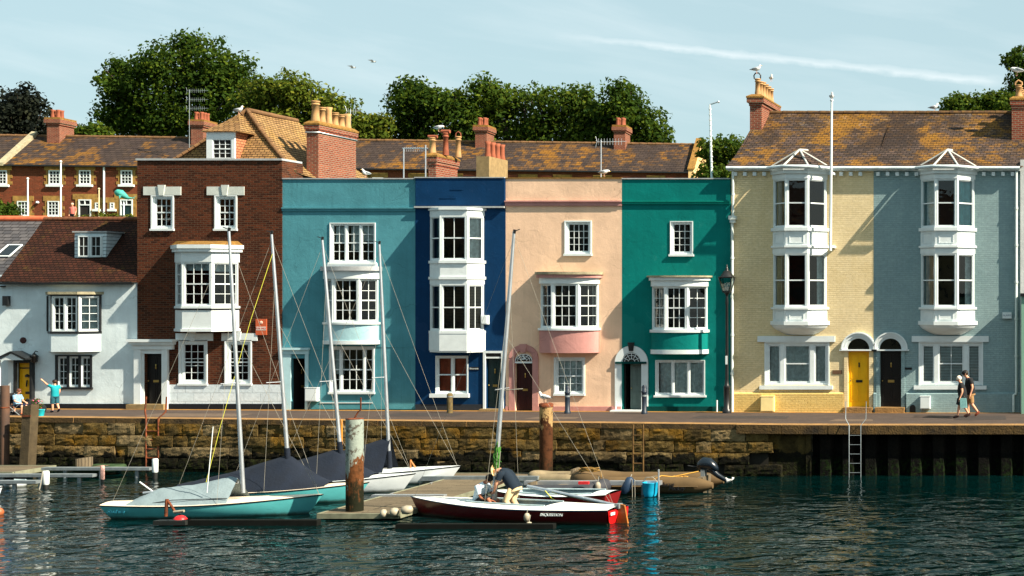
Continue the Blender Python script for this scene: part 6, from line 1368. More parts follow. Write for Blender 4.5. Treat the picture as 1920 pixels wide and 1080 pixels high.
# outboard
def outboard(p,label,s=1.,dirx=1):
    r=empty('outboard_engine',p,label,'outboard engine'); d=dirx; bk=plain('black_gelcoat',C(14,24,34),.25,var=.2,spec=.5)
    q=lambda x,y,z:Vector((p.x+x*d*s,p.y+y*s,p.z+z*s))
    mb=MB(); rows=[]
    for k,(x,z_,rx,rz_) in enumerate([(-.30,.30,.05,.04),(-.26,.33,.15,.13),(-.1,.38,.19,.19),(.12,.36,.19,.18),(.28,.26,.15,.13),(.34,.22,.06,.05)]):
        rows.append([q(x+.25*math.sin(a)*rz_*0,math.cos(a)*rx*.9,z_+math.sin(a)*rz_) for a in [2*math.pi*i/14 for i in range(14)]])
    mb.grid(rows,close=True); mb.add(rows[0],[tuple(range(14))]); mb.add(rows[-1],[tuple(range(14))]); mb.build('cowling',bk,r)
    mb=MB(); mb.tube([q(.1,0,.22),q(.32,0,.02),q(.62,0,-.16)],[.11*s,.08*s,.06*s],10); mb.build('leg',bk,r)
    mb=MB(); mb.tube([q(.55,0,-.06),q(.62,0,-.16),q(.75,0,-.12)],[.03,.075,.02],8)
    for k in range(3):
        a=2*math.pi*k/3; c=q(.74,0,-.12); mb.add([c,c+Vector((.03*d,math.cos(a)*.06,math.sin(a)*.06)),c+Vector((.05*d,math.cos(a+.4)*.13,math.sin(a+.4)*.13)),c+Vector((0,math.cos(a+.9)*.1,math.sin(a+.9)*.1))],[(0,1,2,3)])
    mb.build('propeller',plain('pale_propeller',(.6,.6,.58),.4,.2),r)
    mb=MB(); mb.tube([q(-.22,0,.25),q(-.55,-.1,.32)],.02,6); mb.build('tiller',M['blackpaint'],r)
    mb=MB(); c=q(-.1,0,.12); mb.box(c.x-.06,c.x+.06,c.y-.12,c.y+.12,c.z-.22,c.z+.08); mb.build('clamp_bracket',M['greymetal'],r)
outboard(Vector((X(1322,41.5),41.7,WZ+.42)),'black outboard engine tilted up on the stern of the tan inflatable',1.0)
r,f,L,z=inflatable('dark grey inflatable with red trim between the red boat and the pale finger',968,1118,39.7,plain('dark_grey_rubber',C(48,50,56),.7,var=.2),.22,1.4,1,.12)
mb=MB(); mb.box(X(1085,39.7),X(1104,39.7),39.66,39.75,Z(906,39.7)-.03,Z(906,39.7)+.05); mb.build('red_bag',plain('red_patch',C(180,30,34)),r)
r,f,L,z=inflatable('pale tan deflated dinghy hull lying on the rear pontoon left of the tan inflatable',985,1075,43.0,plain('pale_canvas',C(120,108,84),.8,var=.15),.16,1.1,-1,.08,'folded_dinghy')
# coil of rope on tan bow
mb=MB(); c=P(1105,884,41.4); pts=[]
for k in range(60): a=k*.62; pts.append(c+Vector((math.cos(a)*(.26+.05*math.sin(k)),math.sin(a)*.16,.02+.0012*k+.03*math.sin(k*.9)))); 
mb.tube(pts,.016,5); mb.tube([pts[-1],c+Vector((.42,-.2,.02)),c+Vector((.5,-.4,-.12))],.016,5); o=mb.build('rope_coil',plain('brown_rope',C(120,92,44),.9),loc=c); tag(o,'untidy brown rope coil on the bow of the tan inflatable','rope')
mb=MB(); c=P(1262,898,41.3); pts=[P(1225,900,41.0),P(1240,892,41.2),P(1262,894,41.3),P(1290,888,41.4),P(1310,884,41.5)]
mb.tube(pts,.02,5); 
for k in range(14): a=k*1.1; pts.append(c+Vector((.2*math.cos(a)+.03*k-.1,.1*math.sin(a),.05+.02*math.sin(k*2.1))))
mb.tube(pts[5:],.022,5); o=mb.build('tangled_rope',plain('ochre_rope',C(184,140,60),.9),loc=c); tag(o,'tangled ochre rope heaped beside the outboard engine','rope')
# blue tub, navy fender, hanging things by the finger
p=P(1219,930,40.35); r=empty('blue_tub',p,'bright blue plastic tub hanging beside the tan inflatable','tub'); mb=MB(); mb.lathe(p,[(.17,0),(.20,.1),(.22,.38),(.235,.40),(.21,.40),(.19,.15)],16); mb.build('tub_body',plain('cyan_plastic',C(20,150,190),.4,var=.12,scale=8),r); mb=MB(); mb.tube([p+Vector((-.22,0,.39)),p+Vector((-.1,-.05,.55)),p+Vector((.1,-.05,.55)),p+Vector((.22,0,.39))],.012,5); mb.build('rope_handle',M['rope'],r)
p=P(1181,898,40.3); r=empty('fender',p,'long navy blue fender hanging over the pale finger','fender'); mb=MB(); mb.tube([p+Vector((.04,0,.05)),p+Vector((.02,0,0)),p+Vector((-.12,-.05,-.30)),p+Vector((-.15,-.06,-.42))],[.04,.12,.13,.05],10); mb.build('bulb',plain('navy_vinyl',C(30,50,74),.5,var=.15),r); mb=MB(); mb.tube([p,p+Vector((.02,.1,.12))],.012,5); mb.build('lanyard',M['rope'],r)
for k,px in enumerate((1185,1190)): 
    mb=MB(); a=P(px,898,40.2); mb.tube([a,a+Vector((.01,0,-.45)),a+Vector((0,0,-.85))],.009,4); o=mb.build('hanging_line',M['rope'],loc=a); tag(o,('left' if k==0 else 'right')+' one of two pale lines dropping from the navy fender into the water','rope')
p=P(1121,904,39.9); fender(None,p,'small cream fender hanging left of the navy fender',dirty,.08,.26)
for nm,px,py0,py1 in(('grey',1235,880,921),): a=P(px,py1,40.2); b=P(px,py0,40.2); mb=MB(); mb.tube([a-Vector((0,0,.8)),b],.025,7); o=mb.build('thin_post',M['alu'],loc=a); tag(o,'thin pale post standing right of the blue tub','post')
# green dinghy at the left
r,f,L,z=inflatable('small green inflatable dinghy moored by the left fingers',129,207,44.9,plain('green_rubber',C(46,66,40),.6,var=.2),.10,1.0,1,.03,'green_dinghy'); r['category']='dinghy'
for c_ in r.children: c_.location.z+=.12
# small craft cut by the left edge
r,T,L,dp=boat('white_dinghy','small white dinghy whose bow just enters the left edge',(X(-95,39.6),39.6),(X(5,39.8),39.8),1.1,.30,.36,whh,M['wood_white'],cockpit=(.1,.75,.7),cat='dinghy',rake=.15,counter=.05)
r,T,L,dp=boat('small_tender','small white and blue tender between the left fingers',(X(8,42.3),42.4),(X(46,42.3),42.4),.6,.16,.18,whh,plain('blue_deck',C(40,90,140)),cockpit=(.15,.75,.7),cat='dinghy',rake=.08,counter=.05)
def buoy(px,py,D_,label,mt,rad=.13):
    p=Vector((X(px,D_),D_,WZ)); r=empty('buoy',p,label,'buoy'); mb=MB(); mb.ball(p+Vector((0,0,rad*.5)),(rad*1.1,rad,rad),14,9); mb.build('float',mt,r); mb=MB(); mb.tube([p+Vector((0,0,rad*1.4)),p+Vector((0,0,rad*1.75))],.03,7); mb.build('eye',M['blackpaint'],r)
buoy(338,975,35.3,'red mooring buoy floating beside the nearest turquoise boat',plain('red_buoy',C(196,34,38),.4,var=.15),.16)
buoy(-4,958,36.9,'orange buoy at the left edge in the water',plain('orange_buoy',C(150,84,50),.5),.13)
# rusty frame on the end of the near boom
a=P(313,940,35.1); r=empty('rusty_bracket_post',a,'rust brown timber frame at the end of the dark boom by the red buoy','post')
mb=MB(); mb.tube([P(311,968,35.1),P(313,936,35.1)],.045,6); mb.build('upright',M['rustdark'],r); mb=MB(); mb.tube([P(314,938,35.1),P(330,962,35.1)],.03,6); mb.build('brace',M['rustdark'],r); mb=MB(); mb.box(X(292,35.1),X(352,35.1),35.0,35.25,WZ+.03,WZ+.14); mb.build('float',M['blackfloat'],r)
mb=MB(); mb.tube([P(326,960,35.),P(345,958,35.)],.035,7); mb.build('pad',dirty,r)
# fenders on the pontoon edge by the red bow
for k,(px0,px1,py) in enumerate(((711,728,960),(729,750,957),(750,776,953))):
    a,b=P(px0+2,py+4,36.0-.1),P(px1-2,py+2,36.05-.1); r=empty('fender',a,['smallest','middle','largest'][k]+' of the three cream fenders lashed to the pontoon end by the red bow','fender'); mb=MB(); d=b-a; mb.tube([a,a+d*.12,a+d*.5,a+d*.88,b],[.03,.10,.12,.10,.03],12); mb.build('bulb',dirty,r); mb=MB(); mb.tube([a+Vector((0,0,.02)),a+Vector((0,.2,.08))],.012,5); mb.build('lanyard',M['rope'],r)
# timber triangle frame behind boats
a=P(770,885,43.2); r=empty('timber_prop',a,'thin triangular timber frame on the rear pontoon right of the fourth boat','frame'); mb=MB(); mb.tube([P(770,886,43.2),P(770,862,43.2)],.03,6); mb.build('upright',plain('orange_timber',C(170,110,60)),r); mb=MB(); mb.tube([P(770,864,43.2),P(784,884,43.2)],.025,6); mb.build('brace',plain('orange_timber2',C(170,110,60)),r)
# vertical yellow fender timber behind the near pile, cable on the wall
a=P(648,872,45.6); mb=MB(); mb.box(a.x-.03,a.x+.03,45.3,45.38,Z(872,45.6),Z(785,45.6)); o=mb.build('timber_strip',plain('yellow_timber',C(176,120,46)),loc=a); tag(o,'narrow yellow timber upright on the quay wall left of the near pile','timber')
# ================================================================ people
def skinobj(name,nodes,edges,mt,parent,root='pelvis',lv=1):
    """one continuous skinned surface grown over joints: nodes name -> (world position, radius)"""
    bm=bmesh.new(); sk=bm.verts.layers.skin.verify(); V={}
    r=parent
    while r.parent: r=r.parent
    for k,(p,rad) in nodes.items():
        v=bm.verts.new(Vector(p)-r.location); q=rad if isinstance(rad,tuple) else (rad,rad); v[sk].radius=q; v[sk].use_root=(k==root); V[k]=v
    for a,b in edges: bm.edges.new((V[a],V[b]))
    me=bpy.data.meshes.new(name); bm.to_mesh(me); bm.free(); me.materials.append(mt)
    o=bpy.data.objects.new(name,me); COL.objects.link(o); o.parent=parent
    s=o.modifiers.new('skin','SKIN'); s.use_smooth_shade=True; s.branch_smoothing=.4
    u=o.modifiers.new('sub','SUBSURF'); u.levels=lv; u.render_levels=lv+1
    return o
skinm=plain('skin',C(206,150,120),.6,var=.08,scale=12); skind=plain('tanned_skin',C(150,92,66),.6,var=.1,scale=12)
def person(label,org,fdir,J,h=1.7,shirt=None,trous=None,hair=None,hat=None,shoes=None,skin_=None,sleeve=.6,legcut=.5,grp=None,dress=False,hatbrim=False,long_=False,look=(1,0,-.1),facevis=True,belly=1.):
    """J: joints in body axes (forward, left, up) as fractions of the height h"""
    f=Vector((fdir[0],fdir[1],0)).normalized(); l=Vector((-f.y,f.x,0)); org=Vector(org); sk=skin_ or skinm
    W=lambda p: org+(f*p[0]+l*p[1]+Vector((0,0,p[2])))*h
    r=empty('person',org,label,'person',grp); s=h
    Q={k:W(v) for k,v in J.items()}
    N={'pelvis':(Q['pelvis'],.072*s),'waist':(Q['pelvis'].lerp(Q['chest'],.5),.066*s),'chest':(Q['chest'],.070*s),'neck':(Q['neck'],.034*s)}
    hd=Q['head']; ax=(hd-Q['neck']).normalized(); lk=W(look)-W((0,0,0)); lk=(lk-ax*lk.dot(ax)).normalized()
    N['head']=(hd,.056*s); N['crown']=(hd+ax*.045*s,.045*s); N['jaw']=(hd-ax*.045*s+lk*.018*s,.036*s)
    E=[('pelvis','waist'),('waist','chest'),('chest','neck'),('neck','jaw'),('jaw','head'),('head','crown')]
    for S in 'LR':
        N['sh'+S]=(Q['sh'+S],.040*s); N['el'+S]=(Q['el'+S],.026*s); N['wr'+S]=(Q['wr'+S],.018*s)
        d=(Q['wr'+S]-Q['el'+S]).normalized(); sd=d.cross(Vector((0,0,1)));sd=(sd.normalized() if sd.length>.1 else f.copy()); pal=Q['wr'+S]+d*.045*s; N['pa'+S]=(pal,(.020*s,.012*s)); E+=[('chest','sh'+S),('sh'+S,'el'+S),('el'+S,'wr'+S),('wr'+S,'pa'+S)]
        up=sd.cross(d)
        for i,(o_,ln) in enumerate(((-.017,.036),(-.006,.044),(.006,.047),(.017,.042))):
            b_=pal+sd*o_*s+d*.016*s; N['f%d%s'%(i,S)]=(b_,.0075*s); N['g%d%s'%(i,S)]=(b_+d*ln*.6*s-up*.004*s,.0065*s); N['h%d%s'%(i,S)]=(b_+d*ln*s-up*.016*s,.0055*s); E+=[('pa'+S,'f%d%s'%(i,S)),('f%d%s'%(i,S),'g%d%s'%(i,S)),('g%d%s'%(i,S),'h%d%s'%(i,S))]
        N['t0'+S]=(Q['wr'+S]+d*.03*s-sd*.026*s,.009*s); N['t1'+S]=(Q['wr'+S]+d*.06*s-sd*.036*s,.007*s); E+=[('wr'+S,'t0'+S),('t0'+S,'t1'+S)]
        N['hi'+S]=(Q['hi'+S],.052*s); N['kn'+S]=(Q['kn'+S],.036*s); N['an'+S]=(Q['an'+S],.022*s); N['ca'+S]=(Q['kn'+S].lerp(Q['an'+S],.35),.034*s); N['to'+S]=(Q['to'+S],.018*s)
        E+=[('pelvis','hi'+S),('hi'+S,'kn'+S),('kn'+S,'ca'+S),('ca'+S,'an'+S),('an'+S,'to'+S)]
    skinobj('body',N,E,sk,r)
    # face
    mb=MB(); mb.tube([hd+lk*.052*s+ax*.01*s,hd+lk*.070*s-ax*.012*s],[.006*s,.010*s],6); side=lk.cross(ax)
    mb.build('nose',sk,r)
    for q in(-1,1):
        mb=MB(); mb.ball(hd+lk*.050*s+side*q*.020*s+ax*.012*s,.006*s,6,5); mb.build('eye',M['blackpaint'],r)
        mb=MB(); mb.ball(hd+side*q*.054*s,(.010*s,.010*s,.016*s),6,5); mb.build('ear',sk,r)
    mb=MB(); mb.tube([hd+lk*.050*s-side*.014*s-ax*.030*s,hd+lk*.054*s-ax*.031*s,hd+lk*.050*s+side*.014*s-ax*.030*s],.003*s,5); mb.build('mouth',plain('lips',C(150,80,76)),r)
    rot=Matrix((side,lk,ax)).transposed()
    if hair: mb=MB(); mb.ball(hd+ax*.020*s-lk*.010*s,(.062*s,.064*s,.062*s if not long_ else .072*s),14,9,rot); mb.build('hair',hair,r)
    if hat:
        mb=MB(); mb.ball(hd+ax*.036*s-lk*.002*s,(.064*s,.068*s,.052*s),14,8,rot)
        if hatbrim: 
            c=hd+ax*.030*s; mb.grid([[c+(side*math.cos(a)+lk*math.sin(a))*q*s-ax*(.012 if q>.09 else 0)*s for a in [2*math.pi*i/16 for i in range(16)]] for q in(.06,.105)],close=True)
        else:
            c=hd+ax*.030*s+lk*.058*s; mb.grid([[c+side*q*.042*s+lk*(-.004+.05*(1-q*q)*t)*s-ax*.006*t*s for q in(-1,-.5,0,.5,1)] for t in(0,1)])
        mb.build('hat',hat,r)
    shl=(Q['shL']-Q['shR']).normalized()
    def loftc(mb,pts):                      # pts: (centre, half width across, half depth)
        rows=[]
        for i,(c,a_,b_) in enumerate(pts):
            d=(pts[min(i+1,len(pts)-1)][0]-pts[max(i-1,0)][0]).normalized(); lat=(shl-d*shl.dot(d)).normalized(); nr=d.cross(lat)
            rows.append([c+(lat*math.cos(t)*a_+nr*math.sin(t)*b_+d*.004*math.sin(3*t+i))*s for t in [2*math.pi*k/16 for k in range(16)]])
        mb.grid(rows,close=True)
    up=(Q['chest']-Q['pelvis']).normalized()
    if shirt:
        mb=MB(); top=Q['chest'].lerp(Q['neck'],.50); bl=belly
        pts=[(Q['pelvis']-up*.035*s,.108*bl,.092*bl),(Q['pelvis'].lerp(Q['chest'],.3),.104*bl,.092*bl),(Q['pelvis'].lerp(Q['chest'],.7),.106*bl,.090*bl),(Q['chest'],.112,.088),(top,.112,.066),(Q['chest'].lerp(Q['neck'],.78),.062,.046),(Q['chest'].lerp(Q['neck'],.9),.040,.040)]
        if dress:
            k=Q['knL'].lerp(Q['knR'],.5); pts=[(Q['pelvis'].lerp(k,.88),.115*bl,.115*bl),(Q['pelvis'].lerp(k,.4),.118*bl,.108*bl)]+pts
        loftc(mb,pts)
        for S in 'LR':
            a_,b_=Q['sh'+S],Q['el'+S]; i_=a_.lerp(Q['chest'],.35); e=a_.lerp(b_,sleeve); mb.tube([i_,a_+(b_-a_)*.05,a_.lerp(b_,sleeve*.5),e],[.052*s,.052*s,.046*s,.046*s],10)
        mb.build('dress' if dress else 'shirt',shirt,r)
    if trous:
        mb=MB(); wst=Q['pelvis']+up*.02*s; hp=Q['hiL'].lerp(Q['hiR'],.5)
        loftc(mb,[(wst+up*.02*s,.094*belly,.080*belly),(Q['pelvis'],.102*belly,.088*belly),(hp-up*.04*s,.104*belly,.085*belly)])
        for S in 'LR':
            h_,k_,n_=Q['hi'+S],Q['kn'+S],Q['an'+S]
            if legcut>.5: e=k_.lerp(n_,(legcut-.5)*2); q_=[(h_.lerp(Q['pelvis'],.5),.060),(h_,.064),(k_,.048),(e,.038)]
            else: e=h_.lerp(k_,legcut*2); q_=[(h_.lerp(Q['pelvis'],.5),.060),(h_,.064),(h_.lerp(e,.5),.062),(e,.058)]
            mb.tube([x[0] for x in q_],[x[1]*s for x in q_],10)
        mb.build('trousers' if legcut>.7 else 'shorts',trous,r)
    if shoes:
        for S in 'LR':
            a,b=Q['an'+S],Q['to'+S]; d=b-a; mb=MB(); mb.tube([a-d*.35+Vector((0,0,.004)),a-Vector((0,0,.004)),a+d*.5,b,b+d*.18],[.02*s,.030*s,.028*s,.024*s,.012*s],8); mb.build('shoe',shoes,r)
    return r,Q
def std(**k):
    J=dict(pelvis=(0,0,.53),chest=(.0,0,.74),neck=(.01,0,.855),head=(.03,0,.93),shL=(0,.105,.80),shR=(0,-.105,.80),elL=(-.03,.13,.63),elR=(-.03,-.13,.63),wrL=(.03,.12,.49),wrR=(.03,-.12,.49),
      hiL=(0,.055,.50),hiR=(0,-.055,.50),knL=(.02,.06,.28),knR=(.02,-.06,.28),anL=(0,.06,.045),anR=(0,-.06,.045),toL=(.10,.065,.018),toR=(.10,-.065,.018)); J.update(k); return J
blk=plain('black_cloth',C(18,20,24),.9,var=.2,scale=6)
# couple walking left
Dp=47.6
org=(X(1805,Dp),Dp,0.)
person('older woman with short white hair in a knee length black dress carrying a teal bag',org,(-1,-.05),std(chest=(.03,0,.73),neck=(.05,0,.84),head=(.085,0,.91),shL=(.03,.10,.79),shR=(.03,-.10,.79),elL=(0,.14,.62),elR=(-.03,-.13,.62),wrL=(.05,.14,.49),wrR=(.0,-.12,.48),knL=(.08,.05,.28),knR=(-.03,-.05,.28),anL=(.12,.05,.05),anR=(-.14,-.05,.09),toL=(.21,.05,.025),toR=(-.07,-.05,.03)),1.47,shirt=blk,dress=True,hair=plain('white_hair',C(226,214,196),.9,var=.1),shoes=plain('dark_shoe',C(60,40,36)),sleeve=.5,belly=1.15,look=(1,.15,-.15))
b=Vector((X(1806,Dp)+.02,Dp-.22,.38)); r=empty('shopping_bag',b,'teal fabric shopping bag carried by the woman in the black dress','bag'); mb=MB(); mb.plate([(b.x-.10,b.z),(b.x+.14,b.z-.02),(b.x+.10,b.z+.32),(b.x-.10,b.z+.32)],b.y-.04,b.y+.04); mb.build('bag_body',plain('teal_fabric',C(120,170,170),.8,var=.2,scale=14),r); mb=MB(); mb.tube([(b.x-.07,b.y,b.z+.3),(b.x-.03,b.y,b.z+.40),(b.x+.04,b.y,b.z+.40),(b.x+.07,b.y,b.z+.3)],.01,5); mb.build('handle',M['blackpaint'],r)
org=(X(1820,Dp+.45),Dp+.45,0.)
person('man in black cap, black t-shirt and tan shorts walking beside the white haired woman',org,(-1,-.08),std(chest=(.04,0,.74),neck=(.07,0,.85),head=(.11,0,.92),elR=(-.05,-.14,.62),wrR=(-.02,-.13,.50),elL=(-.04,.14,.64),wrL=(.0,.14,.50),hiL=(0,.055,.50),knL=(-.02,.05,.29),anL=(-.16,.05,.10),toL=(-.10,.05,.04),knR=(.07,-.05,.28),anR=(.04,-.05,.05),toR=(.13,-.05,.02)),1.62,shirt=blk,trous=plain('tan_shorts',C(140,108,70),.9),hat=blk,hair=plain('dark_hair',(.02,.015,.01)),shoes=plain('brown_shoe',C(130,64,40)),sleeve=.55,legcut=.46,belly=1.12,look=(1,0,-.15))
# boy with a raised arm
Dp=48.4; org=(X(103,Dp),Dp,zg(X(103,Dp)))
person('boy in turquoise t-shirt and dark cap waving with one raised arm by the cottage',org,(-.9,.45),std(neck=(.0,0,.845),head=(.01,0,.925),elL=(.18,.13,.86),wrL=(.30,.17,.97),elR=(-.02,-.12,.64),wrR=(.04,-.11,.52),knR=(-.02,-.05,.28),anR=(-.13,-.05,.09),toR=(-.06,-.05,.03),anL=(.02,.05,.045)),1.14,shirt=plain('turquoise_cloth',C(10,140,150),.85,var=.1),trous=plain('dark_teal_shorts',C(30,78,90),.9),hat=blk,shoes=plain('navy_trainer',C(30,34,50)),sleeve=.5,legcut=.5,hair=plain('brown_hair',C(60,36,22)))
# seated children on folding chairs
sit=dict(pelvis=(0,0,.30),chest=(-.02,0,.52),neck=(.02,0,.64),head=(.05,0,.72),shL=(-.01,.10,.58),shR=(-.01,-.10,.58),elL=(.05,.13,.42),elR=(.05,-.13,.42),wrL=(.17,.10,.38),wrR=(.17,-.10,.38),hiL=(.02,.055,.28),hiR=(.02,-.055,.28),knL=(.24,.07,.28),knR=(.24,-.07,.28),anL=(.24,.07,.045),anR=(.24,-.07,.045),toL=(.33,.07,.02),toR=(.33,-.07,.02))
def chair(x,y,z,label):
    r=empty('folding_chair',(x,y,z),label,'chair','folding chairs on the quay'); mt=M['greymetal']
    for s in(-.2,.2):
        mb=MB(); mb.tube([(x-.22,y+s,z),(x+.2,y+s,z+.36)],.012,5); mb.tube([(x+.22,y+s,z),(x-.2,y+s,z+.36),(x-.26,y+s,z+.72)],.012,5); mb.build('frame',mt,r)
    mb=MB(); mb.grid([[(x-.2,y-.2,z+.33),(x,y-.2,z+.30),(x+.2,y-.2,z+.34)],[(x-.2,y+.2,z+.33),(x,y+.2,z+.30),(x+.2,y+.2,z+.34)]]); mb.build('seat',blk,r)
    mb=MB(); mb.grid([[(x-.2,y-.2,z+.40),(x-.26,y-.2,z+.74)],[(x-.23,y,z+.40),(x-.29,y,z+.74)],[(x-.2,y+.2,z+.40),(x-.26,y+.2,z+.74)]]); mb.build('backrest',blk,r); return r
Dp=47.4; x=X(33,Dp); z=zg(x); chair(x,Dp,z,'folding chair under the child in the striped top'); 
person('seated child in blue and white striped top with brown hair, crabbing at the quay edge',(x,Dp,z),(1,-.2),dict(sit),1.12,shirt=plain('striped_cloth',C(120,160,190),.9,var=.6,scale=14),trous=plain('navy_shorts',C(24,34,60),.9),hair=plain('auburn_hair',C(84,50,34)),shoes=plain('orange_shoe',C(206,110,66)),legcut=.5,sleeve=.7)
x=X(-6,Dp); chair(x,Dp+.3,z,'folding chair cut off by the left edge'); person('seated person in pale top partly cut off by the left edge',(x,Dp+.3,z),(1,.1),dict(sit),1.2,shirt=plain('pale_cloth',C(210,214,220),.9),trous=blk,hair=plain('dark_brown_hair',C(40,28,20)),legcut=.5,sleeve=.5,shoes=blk)
p=Vector((X(76,46.9),46.9,zg(X(76,46.9)))); r=empty('bucket',p,'turquoise crabbing bucket at the quay edge','bucket'); mb=MB(); mb.lathe(p,[(.09,0),(.13,.22),(.14,.23),(.12,.23),(.10,.08)],14); mb.build('bucket_body',plain('turquoise_plastic',C(20,160,176),.4),r); mb=MB(); mb.tube([p+Vector((-.13,0,.22)),p+Vector((-.08,-.02,.12)),p+Vector((.08,-.02,.12)),p+Vector((.13,0,.22))],.008,5); mb.build('handle',M['wood_white'],r)
p=Vector((X(56,48.0),48.0,zg(X(56,48.)))); r=empty('rucksack',p,'black bags piled between the seated child and the cottage door','bag')
mb=MB(); mb.ball(p+Vector((0,0,.22)),(.28,.2,.28),12,8); mb.ball(p+Vector((.35,0,.16)),(.2,.16,.18),12,8); mb.build('bag_body',blk,r); mb=MB(); mb.tube([p+Vector((-.1,-.1,.42)),p+Vector((0,-.12,.52)),p+Vector((.1,-.1,.42))],.015,5); mb.build('handle',blk,r)
p=Vector((X(71,47.6),47.6,zg(X(71,48.)))); r=empty('potted_plant',p,'small pot of pink flowers beside the black bags','plant'); mb=MB(); mb.lathe(p,[(.08,0),(.11,.18),(.12,.19)],10); mb.build('pot',M['potred'],r); v=[(np.array(p+Vector((random.uniform(-.12,.12),random.uniform(-.1,.1),random.uniform(.25,.5)))),.09) for k in range(8)]; crown_mesh(r,v,160,.06,M['leafmid'],5,tuple(p),'foliage'); crown_mesh(r,v,60,.05,plain('pink_petals',C(190,90,120)),6,tuple(p),'flowers')
# man seated in the red boat, white shirt, working at the mast foot
Dp=36.5; dz=WZ+.22
org=(X(897,Dp),Dp,dz)
person('man in white shirt sitting in the red boat, leaning towards the mast',org,(1,-.25),dict(pelvis=(0,0,.12),chest=(.06,0,.33),neck=(.13,0,.44),head=(.20,0,.49),shL=(.07,.11,.38),shR=(.07,-.11,.38),elL=(.17,.13,.22),elR=(.15,-.13,.20),wrL=(.29,.06,.17),wrR=(.29,-.08,.16),hiL=(.02,.06,.11),hiR=(.02,-.06,.11),knL=(.23,.09,.14),knR=(.22,-.09,.22),anL=(.36,.08,.03),anR=(.34,-.08,.05),toL=(.44,.08,.02),toR=(.42,-.08,.02)),1.62,shirt=plain('white_cloth',C(196,214,224),.85,var=.12),trous=plain('dark_trousers',C(30,34,36),.9),hair=plain('black_hair',(.012,.01,.009),.9),skin_=skind,sleeve=.7,legcut=.6,shoes=blk,look=(1,0,-.7))
org=(X(962,36.35),36.35,dz-.1)
person('man in navy t-shirt and straw hat bending over the mast foot in the red boat',org,(-1,.1),dict(pelvis=(-.03,0,.40),chest=(.10,0,.60),neck=(.20,0,.67),head=(.27,0,.665),shL=(.13,.11,.62),shR=(.13,-.11,.62),elL=(.20,.14,.46),elR=(.22,-.14,.47),wrL=(.27,.05,.34),wrR=(.29,-.06,.42),hiL=(-.02,.06,.38),hiR=(-.02,-.06,.38),knL=(.08,.07,.20),knR=(.04,-.07,.19),anL=(-.03,.07,.045),anR=(-.06,-.07,.045),toL=(.06,.07,.02),toR=(.03,-.07,.02)),1.72,shirt=plain('navy_cloth',C(14,30,44),.9,var=.15),trous=plain('beige_cloth',C(206,180,140),.9,var=.12),hat=plain('straw',C(232,200,150),.9,var=.12),hatbrim=True,shoes=plain('tan_shoe',C(120,90,60)),sleeve=.6,legcut=.95,look=(.3,0,-1),belly=1.1)
# person in the terrace doorway
p=A0+TD*ts(161); person('person in a pink top in the open doorway of the terrace above the cottage',(p.x,p.y-1.1,tz(412,161)-.35),(.2,-1),std(),1.3,shirt=plain('pink_cloth',C(190,100,90)),trous=blk,hair=plain('grey_hair',C(190,170,150)),legcut=.9,shoes=blk)
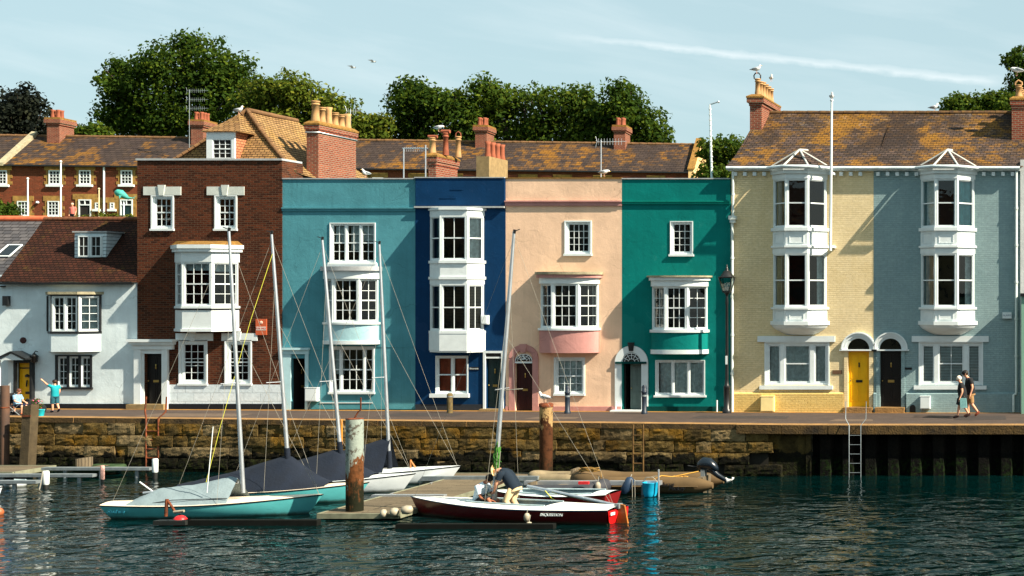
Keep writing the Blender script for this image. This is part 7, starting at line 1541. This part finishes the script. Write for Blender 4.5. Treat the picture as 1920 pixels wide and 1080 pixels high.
# ================================================================ gulls
gw=plain('gull_white',(.66,.67,.66),.7,var=.04); gg=plain('gull_grey',C(140,146,152),.7,var=.1); gb=plain('gull_beak',C(220,170,40),.5); gl=plain('gull_leg',C(200,150,130),.6); gk=plain('gull_black',(.02,.02,.02),.6)
GR='gulls perched along the roofs'
def gull(p,label,d=1,s=1.,yaw=0,head='up',grp=GR):
    """standing gull; d=1 faces right"""
    p=Vector(p); r=empty('gull',p,label,'gull',grp); cy,sy=math.cos(yaw),math.sin(yaw)
    q=lambda x,y,z:p+Vector((x*d*cy-y*sy,x*d*sy+y*cy,z))*s
    if head=='up': hp=[(-.19,0,.15,.02),(-.10,0,.165,.055),(0,0,.175,.078),(.08,0,.20,.07),(.12,0,.25,.045),(.135,0,.30,.042),(.155,0,.315,.036),(.185,0,.31,.014)]
    else: hp=[(-.19,0,.15,.02),(-.10,0,.165,.055),(0,0,.175,.08),(.09,0,.19,.07),(.13,0,.21,.055),(.17,0,.215,.044),(.20,0,.21,.034),(.22,0,.20,.014)]
    mb=MB(); mb.tube([q(a,b,c) for a,b,c,_ in hp],[x[3]*s for x in hp],12); mb.build('body',gw,r)
    mb=MB(); e=hp[-1]; mb.tube([q(e[0]-.005,0,e[2]),q(e[0]+.045,0,e[2]-.012)],[.012*s,.005*s],6); mb.build('beak',gb,r)
    for sd in(-1,1):
        mb=MB(); mb.tube([q(.06,sd*.055,.21),q(0,sd*.068,.20),q(-.12,sd*.05,.175),q(-.20,sd*.028,.155)],[.02*s,.045*s,.035*s,.012*s],8); w_=mb.build('wing',gg,r)
        mb=MB(); mb.tube([q(-.18,sd*.03,.165),q(-.26,sd*.012,.15)],[.016*s,.006*s],6); mb.build('wing_tip',gk,w_)
        mb=MB(); mb.tube([q(.02,sd*.03,.11),q(.015,sd*.03,.0),q(.05,sd*.035,.0)],.007*s,5); mb.build('leg',gl,r)
        mb=MB(); mb.ball(q(hp[-2][0]+.0,sd*.030,hp[-2][2]+.012),.006*s,5,4); mb.build('eye',gk,r)
    return r
gull((BRICKPEAK[0]-.02,BRICKPEAK[1],BRICKPEAK[2]-.03),'gull standing on the point of the tiled dormer roof',1,.95)
gull(P(686.5,332,50.2),'gull standing on the blue house parapet beside the big chimney',-1,.85,yaw=.9)
gull(P(822,247,52.6),'gull preening on the tallest pot above the navy house',1,.95,head='low')
gull(P(1132,331,50.2),'gull standing on the peach house parapet by the aerial',1,.95,yaw=.1,head='low')
gull(P(1418,138,53.3),'gull on the cowl of the left chimney of the slate roof',1,1.0)
gull(P(1446,153,54.6),'gull sitting between the pots of the left chimney of the slate roof',1,.8,yaw=-1.2)
gull(P(1559.5,189,49.3),'gull perched on top of the white flagpole',1,.85,yaw=-1.3)
gull(P(1751,209,54.5),'gull standing on the slate ridge above the grey house',1,.95)
gull(P(1908,142,52.7),'gull on the chimney pot cowl at the right edge',-1,1.25,head='low')
gull(PILE2+Vector((-.05,0,.03)),'gull standing on top of the rusty pile in front of the pink doorway',-1,1.05,head='up')
def fly(p,label,s):
    r=empty('flying_gull',p,label,'gull'); mb=MB(); mb.tube([Vector(p)+Vector((-.2,0,0))*s,Vector(p),Vector(p)+Vector((.2,0,.03))*s],[.02*s,.07*s,.03*s],8); mb.build('body',gw,r)
    for k in(-1,1): mb=MB(); q=Vector(p); mb.add([q+Vector((-.08,0,0))*s,q+Vector((.1,0,0))*s,q+Vector((.12,k*.3,.14))*s,q+Vector((-.1,k*.65,.05))*s,q+Vector((-.05,k*.3,.12))*s],[(0,1,2,3,4)]); mb.build('wing',gg,r)
fly(P(661,127,90),'tiny gull flying in the sky, lower left of two',.8); fly(P(699,116,92),'tiny gull flying in the sky, upper right of two',.8)
